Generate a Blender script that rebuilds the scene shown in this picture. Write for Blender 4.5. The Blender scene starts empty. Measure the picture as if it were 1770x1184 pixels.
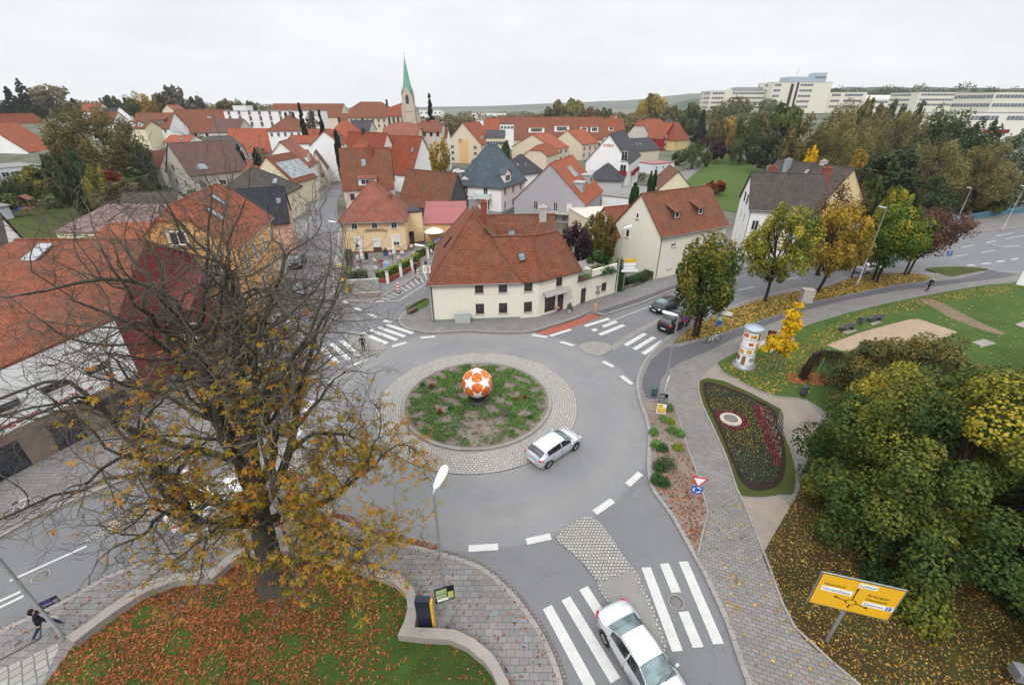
import bpy, bmesh, math, random
import numpy as np
from mathutils import Vector, Matrix
R = math.radians
SC = bpy.context.scene
COL = SC.collection
# ------------------------------------------------------------------ camera
CAM_H = 21.5; FPX = 768.0; PITCH = math.atan(409 / FPX)
cam = bpy.data.objects.new('camera', bpy.data.cameras.new('camera'))
COL.objects.link(cam)
cam.location = (0, 0, CAM_H)
cam.rotation_euler = (math.pi / 2 - PITCH, 0, 0)
cam.data.sensor_width = 36.0
cam.data.lens = 36.0 * FPX / 1770
cam.data.clip_start = 0.3; cam.data.clip_end = 9000
SC.camera = cam
# ------------------------------------------------------------------ sky and sun (overcast)
SUN_EL, SUN_AZ = 48.0, 200.0
world = bpy.data.worlds.new('World'); SC.world = world; world.use_nodes = True
def nd(t, typ, **kw):
    n = t.nodes.new(typ)
    for k, v in kw.items():
        if k in n.inputs: n.inputs[k].default_value = v
        else: setattr(n, k, v)
    return n
wt = world.node_tree; wt.nodes.clear()
w_out = nd(wt, 'ShaderNodeOutputWorld'); w_bg = nd(wt, 'ShaderNodeBackground', Strength=0.1)
w_sky = nd(wt, 'ShaderNodeTexSky', sky_type='NISHITA', sun_disc=False, sun_elevation=R(SUN_EL), sun_rotation=R(SUN_AZ))
w_tc = nd(wt, 'ShaderNodeTexCoord'); w_sep = nd(wt, 'ShaderNodeSeparateXYZ')
wt.links.new(w_tc.outputs['Generated'], w_sep.inputs[0])
w_ramp = nd(wt, 'ShaderNodeValToRGB')            # cloud deck: brighter overhead than at the horizon
e = w_ramp.color_ramp.elements
e[0].position = 0.0; e[0].color = (0.90, 0.92, 0.93, 1)
e[1].position = 1.0; e[1].color = (2.3, 2.34, 2.4, 1)
m = e.new(0.10); m.color = (0.92, 0.935, 0.95, 1)
m = e.new(0.26); m.color = (0.90, 0.92, 0.95, 1)
m = e.new(0.5); m.color = (1.6, 1.64, 1.7, 1)
wt.links.new(w_sep.outputs['Z'], w_ramp.inputs['Fac'])
w_map = nd(wt, 'ShaderNodeMapping'); w_map.inputs['Scale'].default_value = (1.6, 1.6, 6.0)
w_no = nd(wt, 'ShaderNodeTexNoise', Scale=1.3, Detail=6.0, Roughness=0.6)
wt.links.new(w_tc.outputs['Generated'], w_map.inputs[0]); wt.links.new(w_map.outputs[0], w_no.inputs['Vector'])
w_nr = nd(wt, 'ShaderNodeMapRange'); w_nr.inputs[1].default_value = 0.3; w_nr.inputs[2].default_value = 0.7
w_nr.inputs[3].default_value = 9.3; w_nr.inputs[4].default_value = 11.2
wt.links.new(w_no.outputs['Fac'], w_nr.inputs[0])
w_mul = nd(wt, 'ShaderNodeVectorMath', operation='SCALE')
wt.links.new(w_ramp.outputs[0], w_mul.inputs[0]); wt.links.new(w_nr.outputs[0], w_mul.inputs['Scale'])
w_mix = nd(wt, 'ShaderNodeMix', data_type='RGBA'); w_mix.inputs[0].default_value = 0.93
wt.links.new(w_sky.outputs[0], w_mix.inputs[6]); wt.links.new(w_mul.outputs[0], w_mix.inputs[7])
wt.links.new(w_mix.outputs[2], w_bg.inputs[0]); wt.links.new(w_bg.outputs[0], w_out.inputs[0])
sun = bpy.data.objects.new('sun', bpy.data.lights.new('sun', 'SUN')); COL.objects.link(sun)
sun.data.energy = 1.5; sun.data.angle = R(14); sun.data.color = (1.0, 0.97, 0.92)
az = R(SUN_AZ)                                    # compass bearing from +Y, clockwise
sd = Vector((math.sin(az) * math.cos(R(SUN_EL)), math.cos(az) * math.cos(R(SUN_EL)), math.sin(R(SUN_EL))))
sun.rotation_euler = (-sd).to_track_quat('-Z', 'Y').to_euler()
SC.view_settings.view_transform = 'Standard'; SC.view_settings.look = 'None'
SC.view_settings.exposure = 0.0; SC.view_settings.gamma = 1.0; SC.view_settings.use_curve_mapping = False
SC.cycles.max_bounces = 5; SC.cycles.diffuse_bounces = 3; SC.cycles.glossy_bounces = 2
SC.cycles.transmission_bounces = 2; SC.cycles.transparent_max_bounces = 6; SC.cycles.use_denoising = True
# ------------------------------------------------------------------ surveying: picture point -> place on the ground
cP, sP = math.cos(PITCH), math.sin(PITCH)
def g(px, py, z=0.0):
    u = (px - 885) / FPX; v = (py - 592) / FPX
    t = (z - CAM_H) / (-sP - v * cP)
    return (u * t, (cP - v * sP) * t)
def zat(Y, py):
    v = (py - 592) / FPX
    return CAM_H - (Y * sP + v * Y * cP) / (cP - v * sP)
def xat(px, Y, z):
    return (px - 885) * (Y * cP - (z - CAM_H) * sP) / FPX
def mpp(Y, z):                                    # metres per photograph pixel there
    return (Y * cP - (z - CAM_H) * sP) / FPX
def sstep(a, b, x):
    t = min(1, max(0, (x - a) / (b - a))); return t * t * (3 - 2 * t)
def terr(x, y):
    z = -0.05
    if y > 120: z += 12 * sstep(130, 265, y) * sstep(0.3, 0.6, -x / y)
    if y > 120: z += 16 * sstep(230, 420, y) * sstep(0.28, 0.5, x / y)
    return z
# ------------------------------------------------------------------ object helpers
def link(name, me, parent=None):
    o = bpy.data.objects.new(name, me); COL.objects.link(o)
    if parent is not None: o.parent = parent
    return o
def tag(o, label=None, cat=None, group=None, kind=None):
    if label: o['label'] = label
    if cat: o['category'] = cat
    if group: o['group'] = group
    if kind: o['kind'] = kind
    return o
def thing(name, label, cat, loc=(0, 0, 0), rz=0.0, group=None):
    o = link(name, None); o.location = loc; o.rotation_euler = (0, 0, rz); o.empty_display_size = .2
    return tag(o, label, cat, group)
def kids(o): return list(KIDS.get(o.name, []))
def copy_tree(o, parent=None):
    c = o.copy(); COL.objects.link(c); c.parent = parent
    for ch in list(o.children): copy_tree(ch, c)
    return c
def rot2(x, y, a): return (x * math.cos(a) - y * math.sin(a), x * math.sin(a) + y * math.cos(a))

class MB:
    def __init__(s): s.v = []; s.f = []; s.m = []; s.sm = []
    def add(s, vs, fs, mi=0, smooth=False):
        b = len(s.v); s.v += [tuple(p) for p in vs]
        for f in fs: s.f.append([b + i for i in f]); s.m.append(mi); s.sm.append(smooth)
        return s
    def face(s, vs, mi=0): return s.add(vs, [range(len(vs))], mi)
    def box(s, x0, y0, z0, x1, y1, z1, mi=0, M=None):
        vs = [(x0, y0, z0), (x1, y0, z0), (x1, y1, z0), (x0, y1, z0), (x0, y0, z1), (x1, y0, z1), (x1, y1, z1), (x0, y1, z1)]
        if M is not None: vs = [M @ Vector(p) for p in vs]
        return s.add(vs, [(3, 2, 1, 0), (4, 5, 6, 7), (0, 1, 5, 4), (1, 2, 6, 5), (2, 3, 7, 6), (3, 0, 4, 7)], mi)
    def prism(s, poly, z0, z1, mi=0, bottom=True, mside=None):
        n = len(poly); area = sum(poly[i][0] * poly[(i + 1) % n][1] - poly[(i + 1) % n][0] * poly[i][1] for i in range(n))
        if area < 0: poly = poly[::-1]
        vs = [(p[0], p[1], z0) for p in poly] + [(p[0], p[1], z1) for p in poly]
        s.add(vs, [[n + i for i in range(n)]], mi)
        s.add(vs, [(i, (i + 1) % n, n + (i + 1) % n, n + i) for i in range(n)], mi if mside is None else mside)
        if bottom: s.add(vs, [[n - 1 - i for i in range(n)]], mi)
        return s
    def slab(s, top, th, mi=0):                   # polygon in 3D thickened downwards
        n = len(top); top = [Vector(p) for p in top]
        nn = sum(((top[(i + 1) % n] - top[0]).cross(top[(i + 2) % n] - top[0]) for i in range(n - 2)), Vector())
        if nn.z < 0: top = top[::-1]
        low = [p - Vector((0, 0, th)) for p in top]
        s.add(top + low, [range(n), [2 * n - 1 - i for i in range(n)]] + [(i, n + i, n + (i + 1) % n, (i + 1) % n) for i in range(n)], mi)
        return s
    def tube(s, pts, rad, n=6, mi=0, caps=True):
        pts = [Vector(p) for p in pts]
        if not hasattr(rad, '__len__'): rad = [rad] * len(pts)
        rings = []; up = None
        for i, p in enumerate(pts):
            d = (pts[min(i + 1, len(pts) - 1)] - pts[max(i - 1, 0)])
            if d.length < 1e-9: d = Vector((0, 0, 1))
            d.normalize()
            if up is None: up = Vector((1, 0, 0)) if abs(d.x) < .9 else Vector((0, 1, 0))
            a = (up - d * up.dot(d))
            if a.length < 1e-6: a = d.orthogonal()
            a.normalize(); up = a; b = d.cross(a)
            rings.append([p + (a * math.cos(2 * math.pi * k / n) + b * math.sin(2 * math.pi * k / n)) * rad[i] for k in range(n)])
        vs = [q for r in rings for q in r]; fs = []
        for i in range(len(pts) - 1):
            for k in range(n): fs.append((i * n + k, i * n + (k + 1) % n, (i + 1) * n + (k + 1) % n, (i + 1) * n + k))
        s.add(vs, fs, mi, True)
        if caps: s.add(rings[0][::-1], [range(n)], mi); s.add(rings[-1], [range(n)], mi)
        return s
    def lathe(s, prof, n=16, mi=0, c=(0, 0, 0), M=None):  # prof: (r, z) list
        vs = []; fs = []
        for r, z in prof:
            for k in range(n):
                p = Vector((c[0] + r * math.cos(2 * math.pi * k / n), c[1] + r * math.sin(2 * math.pi * k / n), c[2] + z)); vs.append(M @ p if M is not None else p)
        for i in range(len(prof) - 1):
            for k in range(n): fs.append((i * n + k, i * n + (k + 1) % n, (i + 1) * n + (k + 1) % n, (i + 1) * n + k))
        s.add(vs, fs, mi, True)
        s.add(vs[:n][::-1], [range(n)], mi); s.add(vs[-n:], [range(n)], mi)
        return s
    def build(s, name, mats, parent=None, uv=True):
        return link(name, s.mesh(name, mats, uv), parent)
    def mesh(s, name, mats, uv=True):
        me = bpy.data.meshes.new(name); me.from_pydata(s.v, [], s.f); me.update()
        if not isinstance(mats, (list, tuple)): mats = [mats]
        for m in mats: me.materials.append(m)
        if len(mats) > 1: me.polygons.foreach_set('material_index', s.m)
        me.polygons.foreach_set('use_smooth', s.sm)
        if uv: planar_uv(me)
        return me
def planar_uv(me):
    lay = me.uv_layers.new(name='UVMap')
    nl = len(me.loops); uvs = np.zeros((nl, 2))
    co = np.zeros(len(me.vertices) * 3); me.vertices.foreach_get('co', co); co = co.reshape(-1, 3)
    vi = np.zeros(nl, int); me.loops.foreach_get('vertex_index', vi)
    npn = len(me.polygons); nr = np.zeros(npn * 3); me.polygons.foreach_get('normal', nr); nr = nr.reshape(-1, 3)
    lt = np.zeros(npn, int); me.polygons.foreach_get('loop_total', lt)
    pi = np.repeat(np.arange(npn), lt); n = nr[pi]; c = co[vi]
    hu = np.stack([-n[:, 1], n[:, 0], np.zeros(nl)], 1); L = np.linalg.norm(hu, axis=1)
    flat = L < 0.06; hu[flat] = (1, 0, 0); L[flat] = 1; hu /= L[:, None]
    vv = np.cross(n, hu); uvs[:, 0] = (c * hu).sum(1); uvs[:, 1] = (c * vv).sum(1)
    lay.data.foreach_set('uv', uvs.ravel())
def rawmesh(name, V, F4, mats, tint=None, mi=None, smooth=False):
    V = np.asarray(V, np.float32); F4 = np.asarray(F4, np.int32); k = F4.shape[1]
    me = bpy.data.meshes.new(name); me.vertices.add(len(V)); me.vertices.foreach_set('co', V.ravel())
    me.loops.add(F4.size); me.loops.foreach_set('vertex_index', F4.ravel())
    me.polygons.add(len(F4)); me.polygons.foreach_set('loop_start', np.arange(len(F4), dtype=np.int32) * k)
    me.polygons.foreach_set('loop_total', np.full(len(F4), k, np.int32))
    if mi is not None: me.polygons.foreach_set('material_index', np.asarray(mi, np.int32))
    if smooth: me.polygons.foreach_set('use_smooth', np.ones(len(F4), bool))
    me.update(calc_edges=True)
    for m in (mats if isinstance(mats, (list, tuple)) else [mats]): me.materials.append(m)
    if tint is not None:
        a = me.attributes.new('tint', 'FLOAT', 'POINT'); a.data.foreach_set('value', np.asarray(tint, np.float32))
    return me
# ------------------------------------------------------------------ materials
MATS = {}
def newmat(name):
    m = bpy.data.materials.new(name); m.use_nodes = True; t = m.node_tree; t.nodes.clear()
    out = nd(t, 'ShaderNodeOutputMaterial'); b = nd(t, 'ShaderNodeBsdfPrincipled'); b.inputs['Specular IOR Level'].default_value = .1; t.links.new(b.outputs[0], out.inputs[0])
    return m, t, b
def c4(c): return (c[0], c[1], c[2], 1.0)
def coords(t, kind='Object', scale=None):
    tc = nd(t, 'ShaderNodeTexCoord'); o = tc.outputs[kind]
    if scale is not None:
        mp = nd(t, 'ShaderNodeMapping'); mp.inputs['Scale'].default_value = scale; t.links.new(o, mp.inputs[0]); o = mp.outputs[0]
    return o
def noise(t, vec, scale, detail=3.0, rough=.55):
    n = nd(t, 'ShaderNodeTexNoise', Scale=scale, Detail=detail, Roughness=rough); t.links.new(vec, n.inputs['Vector']); return n.outputs['Fac']
def ramp(t, fac, stops):
    r = nd(t, 'ShaderNodeValToRGB'); el = r.color_ramp.elements
    el[0].position = stops[0][0]; el[0].color = c4(stops[0][1]); el[1].position = stops[-1][0]; el[1].color = c4(stops[-1][1])
    for p, c in stops[1:-1]:
        q = el.new(p); q.color = c4(c)
    t.links.new(fac, r.inputs['Fac']); return r.outputs[0]
def mixc(t, fac, a, b, mode='MIX'):
    n = nd(t, 'ShaderNodeMix', data_type='RGBA', blend_type=mode)
    for i, x in ((0, fac), (6, a), (7, b)):
        if hasattr(x, 'node'): t.links.new(x, n.inputs[i])
        elif i == 0: n.inputs[0].default_value = x
        else: n.inputs[i].default_value = c4(x)
    return n.outputs[2]
def rng(t, fac, a, b, c, d):
    n = nd(t, 'ShaderNodeMapRange'); t.links.new(fac, n.inputs[0])
    for i, x in enumerate((a, b, c, d)): n.inputs[i + 1].default_value = x
    return n.outputs[0]
def bump(t, b, h, s=.3, d=.02):
    n = nd(t, 'ShaderNodeBump', Strength=s, Distance=d); t.links.new(h, n.inputs['Height']); t.links.new(n.outputs[0], b.inputs['Normal'])
def sc(c, k): return tuple(min(1, x * k) for x in c)
def paint(name, col, rough=.5, metal=0.0, var=.12, scale=3.0, coat=0.0):
    key = ('p', name)
    if key in MATS: return MATS[key]
    m, t, b = newmat(name); v = coords(t)
    f = noise(t, v, scale, 4.0)
    t.links.new(mixc(t, rng(t, f, .3, .7, 0, 1), sc(col, 1 - var), sc(col, 1 + var)), b.inputs['Base Color'])
    b.inputs['Roughness'].default_value = rough; b.inputs['Metallic'].default_value = metal; b.inputs['Specular IOR Level'].default_value = .5 if rough < .5 else .15
    if coat: b.inputs['Coat Weight'].default_value = coat
    MATS[key] = m; return m
def tiles(name, col, var=.3, row=.34, colw=.24, moss=.25, mosscol=(.10, .085, .06), bs=.55):
    key = ('t', name)
    if key in MATS: return MATS[key]
    m, t, b = newmat(name); uv = coords(t, 'UV'); ob = coords(t, 'Object')
    br = nd(t, 'ShaderNodeTexBrick', Scale=1.0); br.offset = .5
    for k, x in (('Brick Width', colw), ('Row Height', row), ('Mortar Size', .022), ('Mortar Smooth', .35), ('Bias', 0.0)): br.inputs[k].default_value = x
    br.inputs['Color1'].default_value = c4(sc(col, 1 - var)); br.inputs['Color2'].default_value = c4(sc(col, 1 + var)); br.inputs['Mortar'].default_value = c4(sc(col, .42))
    t.links.new(uv, br.inputs['Vector'])
    f = noise(t, ob, .35, 5.0, .65); f2 = noise(t, ob, 3.0, 4.0, .7)
    c = mixc(t, rng(t, f, .38, .68, 0, moss * 1.6), br.outputs['Color'], mosscol)
    c = mixc(t, rng(t, f2, .5, .75, 0, moss), c, sc(mosscol, 1.6))
    f3 = noise(t, ob, .9, 3.0)
    c = mixc(t, .85, c, mixc(t, 1.0, c, ramp(t, f3, [(.3, (.66, .66, .66)), (.7, (1.0, 1.0, 1.0))]), 'MULTIPLY'))
    t.links.new(c, b.inputs['Base Color']); b.inputs['Roughness'].default_value = .75
    # each tile row steps down over the next: height rises along v inside a row
    sep = nd(t, 'ShaderNodeSeparateXYZ'); t.links.new(uv, sep.inputs[0])
    dv = nd(t, 'ShaderNodeMath', operation='DIVIDE'); t.links.new(sep.outputs[1], dv.inputs[0]); dv.inputs[1].default_value = row
    fr = nd(t, 'ShaderNodeMath', operation='FRACT'); t.links.new(dv.outputs[0], fr.inputs[0])
    du = nd(t, 'ShaderNodeMath', operation='MULTIPLY'); t.links.new(sep.outputs[0], du.inputs[0]); du.inputs[1].default_value = 2 * math.pi / colw
    sn = nd(t, 'ShaderNodeMath', operation='SINE'); t.links.new(du.outputs[0], sn.inputs[0])
    ad = nd(t, 'ShaderNodeMath', operation='MULTIPLY_ADD'); t.links.new(sn.outputs[0], ad.inputs[0]); ad.inputs[1].default_value = .25
    iv = nd(t, 'ShaderNodeMath', operation='SUBTRACT'); iv.inputs[0].default_value = 1.0; t.links.new(fr.outputs[0], iv.inputs[1])
    t.links.new(iv.outputs[0], ad.inputs[2]); bump(t, b, ad.outputs[0], bs, .05)
    MATS[key] = m; return m
def render_wall(name, col, var=.06, dirt=.25, bs=.12):
    key = ('w', name)
    if key in MATS: return MATS[key]
    m, t, b = newmat(name); ob = coords(t, 'Object'); st = coords(t, 'Object', (1.2, 1.2, .12))
    f = noise(t, ob, .6, 5.0, .6); s = noise(t, st, 2.2, 4.0, .6); fi = noise(t, ob, 26.0, 2.0)
    c = mixc(t, rng(t, f, .3, .7, 0, 1), sc(col, 1 - var), sc(col, 1 + var * .6))
    c = mixc(t, rng(t, s, .52, .8, 0, dirt), c, tuple(x * .55 for x in col))
    t.links.new(c, b.inputs['Base Color']); b.inputs['Roughness'].default_value = .85; bump(t, b, fi, bs, .02)
    MATS[key] = m; return m
def pavers(name, col, bw=.2, bh=.1, mortar=.012, var=.18, offset=.5, mcol=.45, stain=.3, kind='Object', rotz=0.0, wear=None):
    key = ('v', name)
    if key in MATS: return MATS[key]
    m, t, b = newmat(name); ob = coords(t, kind)
    mp = nd(t, 'ShaderNodeMapping'); mp.inputs['Rotation'].default_value = (0, 0, rotz); t.links.new(ob, mp.inputs[0])
    nz = nd(t, 'ShaderNodeTexNoise', Scale=1.3, Detail=2.0); t.links.new(ob, nz.inputs['Vector'])
    wob = nd(t, 'ShaderNodeVectorMath', operation='MULTIPLY_ADD'); t.links.new(nz.outputs['Color'], wob.inputs[0])
    wob.inputs[1].default_value = (.12, .12, 0); t.links.new(mp.outputs[0], wob.inputs[2])
    br = nd(t, 'ShaderNodeTexBrick', Scale=1.0); br.offset = offset
    for k, x in (('Brick Width', bw), ('Row Height', bh), ('Mortar Size', mortar), ('Mortar Smooth', .3), ('Bias', 0.0)): br.inputs[k].default_value = x
    br.inputs['Color1'].default_value = c4(sc(col, 1 - var)); br.inputs['Color2'].default_value = c4(sc(col, 1 + var)); br.inputs['Mortar'].default_value = c4(sc(col, mcol))
    t.links.new(wob.outputs[0], br.inputs['Vector'])
    f = noise(t, ob, .5, 5.0, .65); f2 = noise(t, ob, 7.0, 4.0, .7)
    c = mixc(t, rng(t, f, .35, .7, 0, stain), br.outputs['Color'], sc(col, .55)); c = mixc(t, rng(t, f2, .5, .8, 0, .35), c, sc(col, .6))
    t.links.new(c, b.inputs['Base Color']); b.inputs['Roughness'].default_value = .85
    inv = nd(t, 'ShaderNodeMath', operation='SUBTRACT'); inv.inputs[0].default_value = 1; t.links.new(br.outputs['Fac'], inv.inputs[1])
    bump(t, b, inv.outputs[0], .5, .02); MATS[key] = m; return m
def leafmat(name, stops, tr=.25, rough=.6):
    key = ('l', name)
    if key in MATS: return MATS[key]
    m = bpy.data.materials.new(name); m.use_nodes = True; t = m.node_tree; t.nodes.clear()
    out = nd(t, 'ShaderNodeOutputMaterial'); a = nd(t, 'ShaderNodeAttribute', attribute_name='tint'); ge = nd(t, 'ShaderNodeNewGeometry')
    ad = nd(t, 'ShaderNodeMath', operation='MULTIPLY_ADD'); t.links.new(ge.outputs['Random Per Island'], ad.inputs[0]); ad.inputs[1].default_value = .34
    sb = nd(t, 'ShaderNodeMath', operation='SUBTRACT'); t.links.new(a.outputs['Fac'], sb.inputs[0]); sb.inputs[1].default_value = .17; t.links.new(sb.outputs[0], ad.inputs[2])
    c = ramp(t, ad.outputs[0], stops)
    d = nd(t, 'ShaderNodeBsdfPrincipled', Roughness=rough); d.inputs['Specular IOR Level'].default_value = .1
    t.links.new(c, d.inputs['Base Color'])
    if tr:
        tl = nd(t, 'ShaderNodeBsdfTranslucent'); t.links.new(c, tl.inputs[0]); mx = nd(t, 'ShaderNodeMixShader'); mx.inputs[0].default_value = tr
        t.links.new(d.outputs[0], mx.inputs[1]); t.links.new(tl.outputs[0], mx.inputs[2]); t.links.new(mx.outputs[0], out.inputs[0])
    else: t.links.new(d.outputs[0], out.inputs[0])
    MATS[key] = m; return m
def asphalt(name, col=(.186, .185, .187), patch=.11):
    key = ('a', name)
    if key in MATS: return MATS[key]
    m, t, b = newmat(name); ob = coords(t, 'Object')
    f = noise(t, ob, .16, 6.0, .6); f1 = noise(t, ob, 1.3, 5.0, .65); f2 = noise(t, ob, 45.0, 2.0, .8)
    c = mixc(t, rng(t, f, .3, .7, 0, 1), sc(col, 1 - patch), sc(col, 1 + patch)); c = mixc(t, rng(t, f1, .45, .75, 0, .4), c, sc(col, .72))
    c = mixc(t, rng(t, f2, .35, .65, 0, .5), c, sc(col, 1.3))
    vo = nd(t, 'ShaderNodeTexVoronoi', feature='DISTANCE_TO_EDGE', Scale=.11); nz = nd(t, 'ShaderNodeTexNoise', Scale=.8, Detail=4.0); t.links.new(ob, nz.inputs['Vector'])
    vm = nd(t, 'ShaderNodeVectorMath', operation='MULTIPLY_ADD'); t.links.new(nz.outputs['Color'], vm.inputs[0]); vm.inputs[1].default_value = (2.2, 2.2, 0); t.links.new(ob, vm.inputs[2])
    t.links.new(vm.outputs[0], vo.inputs['Vector']); c = mixc(t, rng(t, vo.outputs['Distance'], 0, .004, .24, 0), c, (.05, .05, .05))
    sp = nd(t, 'ShaderNodeVectorMath', operation='DISTANCE'); t.links.new(ob, sp.inputs[0]); sp.inputs[1].default_value = (-2.85, 29.95, 0)   # the newer ring of asphalt, its wheel tracks
    rr = ramp(t, rng(t, sp.outputs['Value'], 8, 18, 0, 1), [(.0, (1.06, 1.05, 1.03)), (.22, (.96, .96, .96)), (.4, (1.06, 1.05, 1.03)), (.56, (.97, .97, .97)), (.588, (.92, .92, .92)), (.592, (.78, .78, .81)), (1, (.80, .80, .83))])
    c = mixc(t, 1.0, c, rr, 'MULTIPLY'); f5 = noise(t, coords(t, 'Object', (.25, .25, 1)), 1.0, 3.0); c = mixc(t, rng(t, f5, .53, .60, 0, .2), c, sc(col, .7))
    t.links.new(c, b.inputs['Base Color']); b.inputs['Roughness'].default_value = .8; bump(t, b, f2, .25, .01); MATS[key] = m; return m
def soil(name, stops, s1=.5, s2=9.0, bs=.5, mixf=.5, rough=.95):
    key = ('s', name)
    if key in MATS: return MATS[key]
    m, t, b = newmat(name); ob = coords(t, 'Object')
    f = noise(t, ob, s1, 6.0, .65); f2 = noise(t, ob, s2, 5.0, .75)
    mx = nd(t, 'ShaderNodeMix', data_type='FLOAT'); mx.inputs[0].default_value = mixf; t.links.new(f, mx.inputs[2]); t.links.new(f2, mx.inputs[3])
    t.links.new(ramp(t, mx.outputs[0], stops), b.inputs['Base Color']); b.inputs['Roughness'].default_value = rough; bump(t, b, f2, bs, .05)
    MATS[key] = m; return m
ASPH = asphalt('asphalt')
ASPH2 = asphalt('cycle_asphalt', (.115, .112, .118))
PAVE = pavers('grey_paving', (.205, .198, .192), .40, .30, .014, .12, stain=.45)
PAVE2 = pavers('park_paving', (.215, .203, .19), .34, .20, .016, .13, stain=.45, rotz=.35)
PAVE3 = pavers('large_light_pavers', (.30, .295, .27), .4, .4, .03, .12, rotz=.75, stain=.25)
SLABS = pavers('kerb_stones', (.27, .252, .235), 1.0, .5, .012, .08, stain=.35)
CONC = render_wall('concrete', (.27, .245, .22), .12, .45)
GRASS = soil('lawn_grass', [(.30, (.028, .035, .014)), (.43, (.042, .075, .018)), (.54, (.058, .105, .024)), (.64, (.085, .095, .032)), (.74, (.12, .095, .045))], .35, 14.0, .7, .6)
GRASSL = soil('leafy_grass', [(.30, (.03, .02, .012)), (.42, (.05, .045, .014)), (.52, (.045, .075, .018)), (.62, (.10, .06, .02)), (.74, (.16, .085, .025))], .5, 16.0, .7, .6)
SANDM = soil('sand', [(.3, (.27, .20, .14)), (.7, (.36, .28, .20))], .7, 20.0, .3, .5)
GRAV = soil('gravel', [(.3, (.17, .14, .115)), (.5, (.25, .21, .175)), (.7, (.32, .275, .23))], .6, 22.0, .4, .6)
EARTH = soil('garden_soil', [(.3, (.09, .068, .052)), (.5, (.18, .145, .12)), (.7, (.29, .245, .215))], .7, 12.0, .6, .5)
PEAT = soil('dark_bed_soil', [(.3, (.014, .010, .008)), (.7, (.045, .030, .024))], 1.0, 18.0, .7, .6)
GROUNDM = soil('town_ground', [(.3, (.04, .06, .025)), (.45, (.075, .085, .045)), (.58, (.16, .155, .14)), (.72, (.05, .085, .025))], .05, .9, .2, .5)
MARK = soil('road_paint', [(.28, (.22, .22, .215)), (.40, (.42, .42, .405)), (.55, (.50, .495, .48)), (.7, (.54, .535, .52))], 2.0, 14.0, .15, .6, .7)
STEEL = paint('galvanised_steel', (.42, .43, .44), .42, .75)
LAMPW = paint('lamp_white', (.72, .76, .76), .35)
DARK = paint('dark_metal', (.02, .022, .026), .45)
GLASS = None
def glassmat(name, col, rough=.06, spec=.8):
    key = ('g', name)
    if key in MATS: return MATS[key]
    m, t, b = newmat(name); v = coords(t); f = noise(t, v, .9, 2.0)
    t.links.new(mixc(t, rng(t, f, .4, .6, 0, 1), sc(col, .5), sc(col, 1.5)), b.inputs['Base Color'])
    b.inputs['Roughness'].default_value = rough; b.inputs['Specular IOR Level'].default_value = spec; MATS[key] = m; return m
GLASS = glassmat('window_glass', (.03, .035, .042)); SKYG = glassmat('roof_window_glass', (.14, .17, .19), .08, 1.0)
FRW = paint('white_frame', (.74, .74, .72), .4); FRB = paint('brown_frame', (.09, .05, .035), .5); SILL = paint('stone_sill', (.35, .34, .31), .8)
SHUT = paint('white_shutter', (.66, .65, .62), .55, var=.05)
# ================================================================== the ground, roads and pavements
def W(px_list, z=0.0): return [g(x, y, z) for x, y in px_list]
def smooth(pts, n=4, closed=False):
    pts = [Vector((p[0], p[1])) for p in pts]; out = []; L = len(pts)
    for i in range(L if closed else L - 1):
        if closed: p0, p1, p2, p3 = pts[(i - 1) % L], pts[i], pts[(i + 1) % L], pts[(i + 2) % L]
        else: p0, p1, p2, p3 = pts[max(i - 1, 0)], pts[i], pts[i + 1], pts[min(i + 2, L - 1)]
        for k in range(n):
            t = k / n
            q = .5 * ((2 * p1) + (-p0 + p2) * t + (2 * p0 - 5 * p1 + 4 * p2 - p3) * t * t + (-p0 + 3 * p1 - 3 * p2 + p3) * t ** 3)
            out.append((q.x, q.y))
    if not closed: out.append((pts[-1].x, pts[-1].y))
    return out
def ribbon_faces(mb, ch, w0, w1, z, mi=0, zt=None):
    ch = [Vector((p[0], p[1])) for p in ch]; a = []; b = []
    for i, p in enumerate(ch):
        d = ch[min(i + 1, len(ch) - 1)] - ch[max(i - 1, 0)]; d.normalize(); nrm = Vector((-d.y, d.x))
        q = p + nrm * w0; r = p + nrm * w1; a.append((q.x, q.y)); b.append((r.x, r.y))
    for i in range(len(ch) - 1):
        if zt is None: mb.face([(*a[i], z), (*a[i + 1], z), (*b[i + 1], z), (*b[i], z)][::(-1 if w1 < w0 else 1)], mi)
        else: mb.prism([a[i], a[i + 1], b[i + 1], b[i]], z, zt, mi)
def sheet(name, pts, z, mat, kind='structure', z0=None, thick_mat=None):
    mb = MB()
    if z0 is None:
        n = len(pts); area = sum(pts[i][0] * pts[(i + 1) % n][1] - pts[(i + 1) % n][0] * pts[i][1] for i in range(n))
        mb.face([(x, y, z) for x, y in (pts if area > 0 else pts[::-1])])
    else: mb.prism(pts, z0, z, 0, False)
    return tag(mb.build(name, mat), kind=kind)
# base terrain: one sheet to the horizon
xs = np.concatenate([np.linspace(-6000, -700, 8), np.linspace(-600, 600, 61), np.linspace(700, 6000, 8)])
ys = np.concatenate([np.linspace(-300, 0, 3), np.linspace(20, 700, 69), np.linspace(800, 7500, 12)])
V = [(x, y, terr(x, y) - .02) for y in ys for x in xs]; nx = len(xs)
F = [(j * nx + i, j * nx + i + 1, (j + 1) * nx + i + 1, (j + 1) * nx + i) for j in range(len(ys) - 1) for i in range(nx - 1)]
tag(link('ground', rawmesh('ground', V, F, GROUNDM, smooth=True)), kind='structure')
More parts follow.
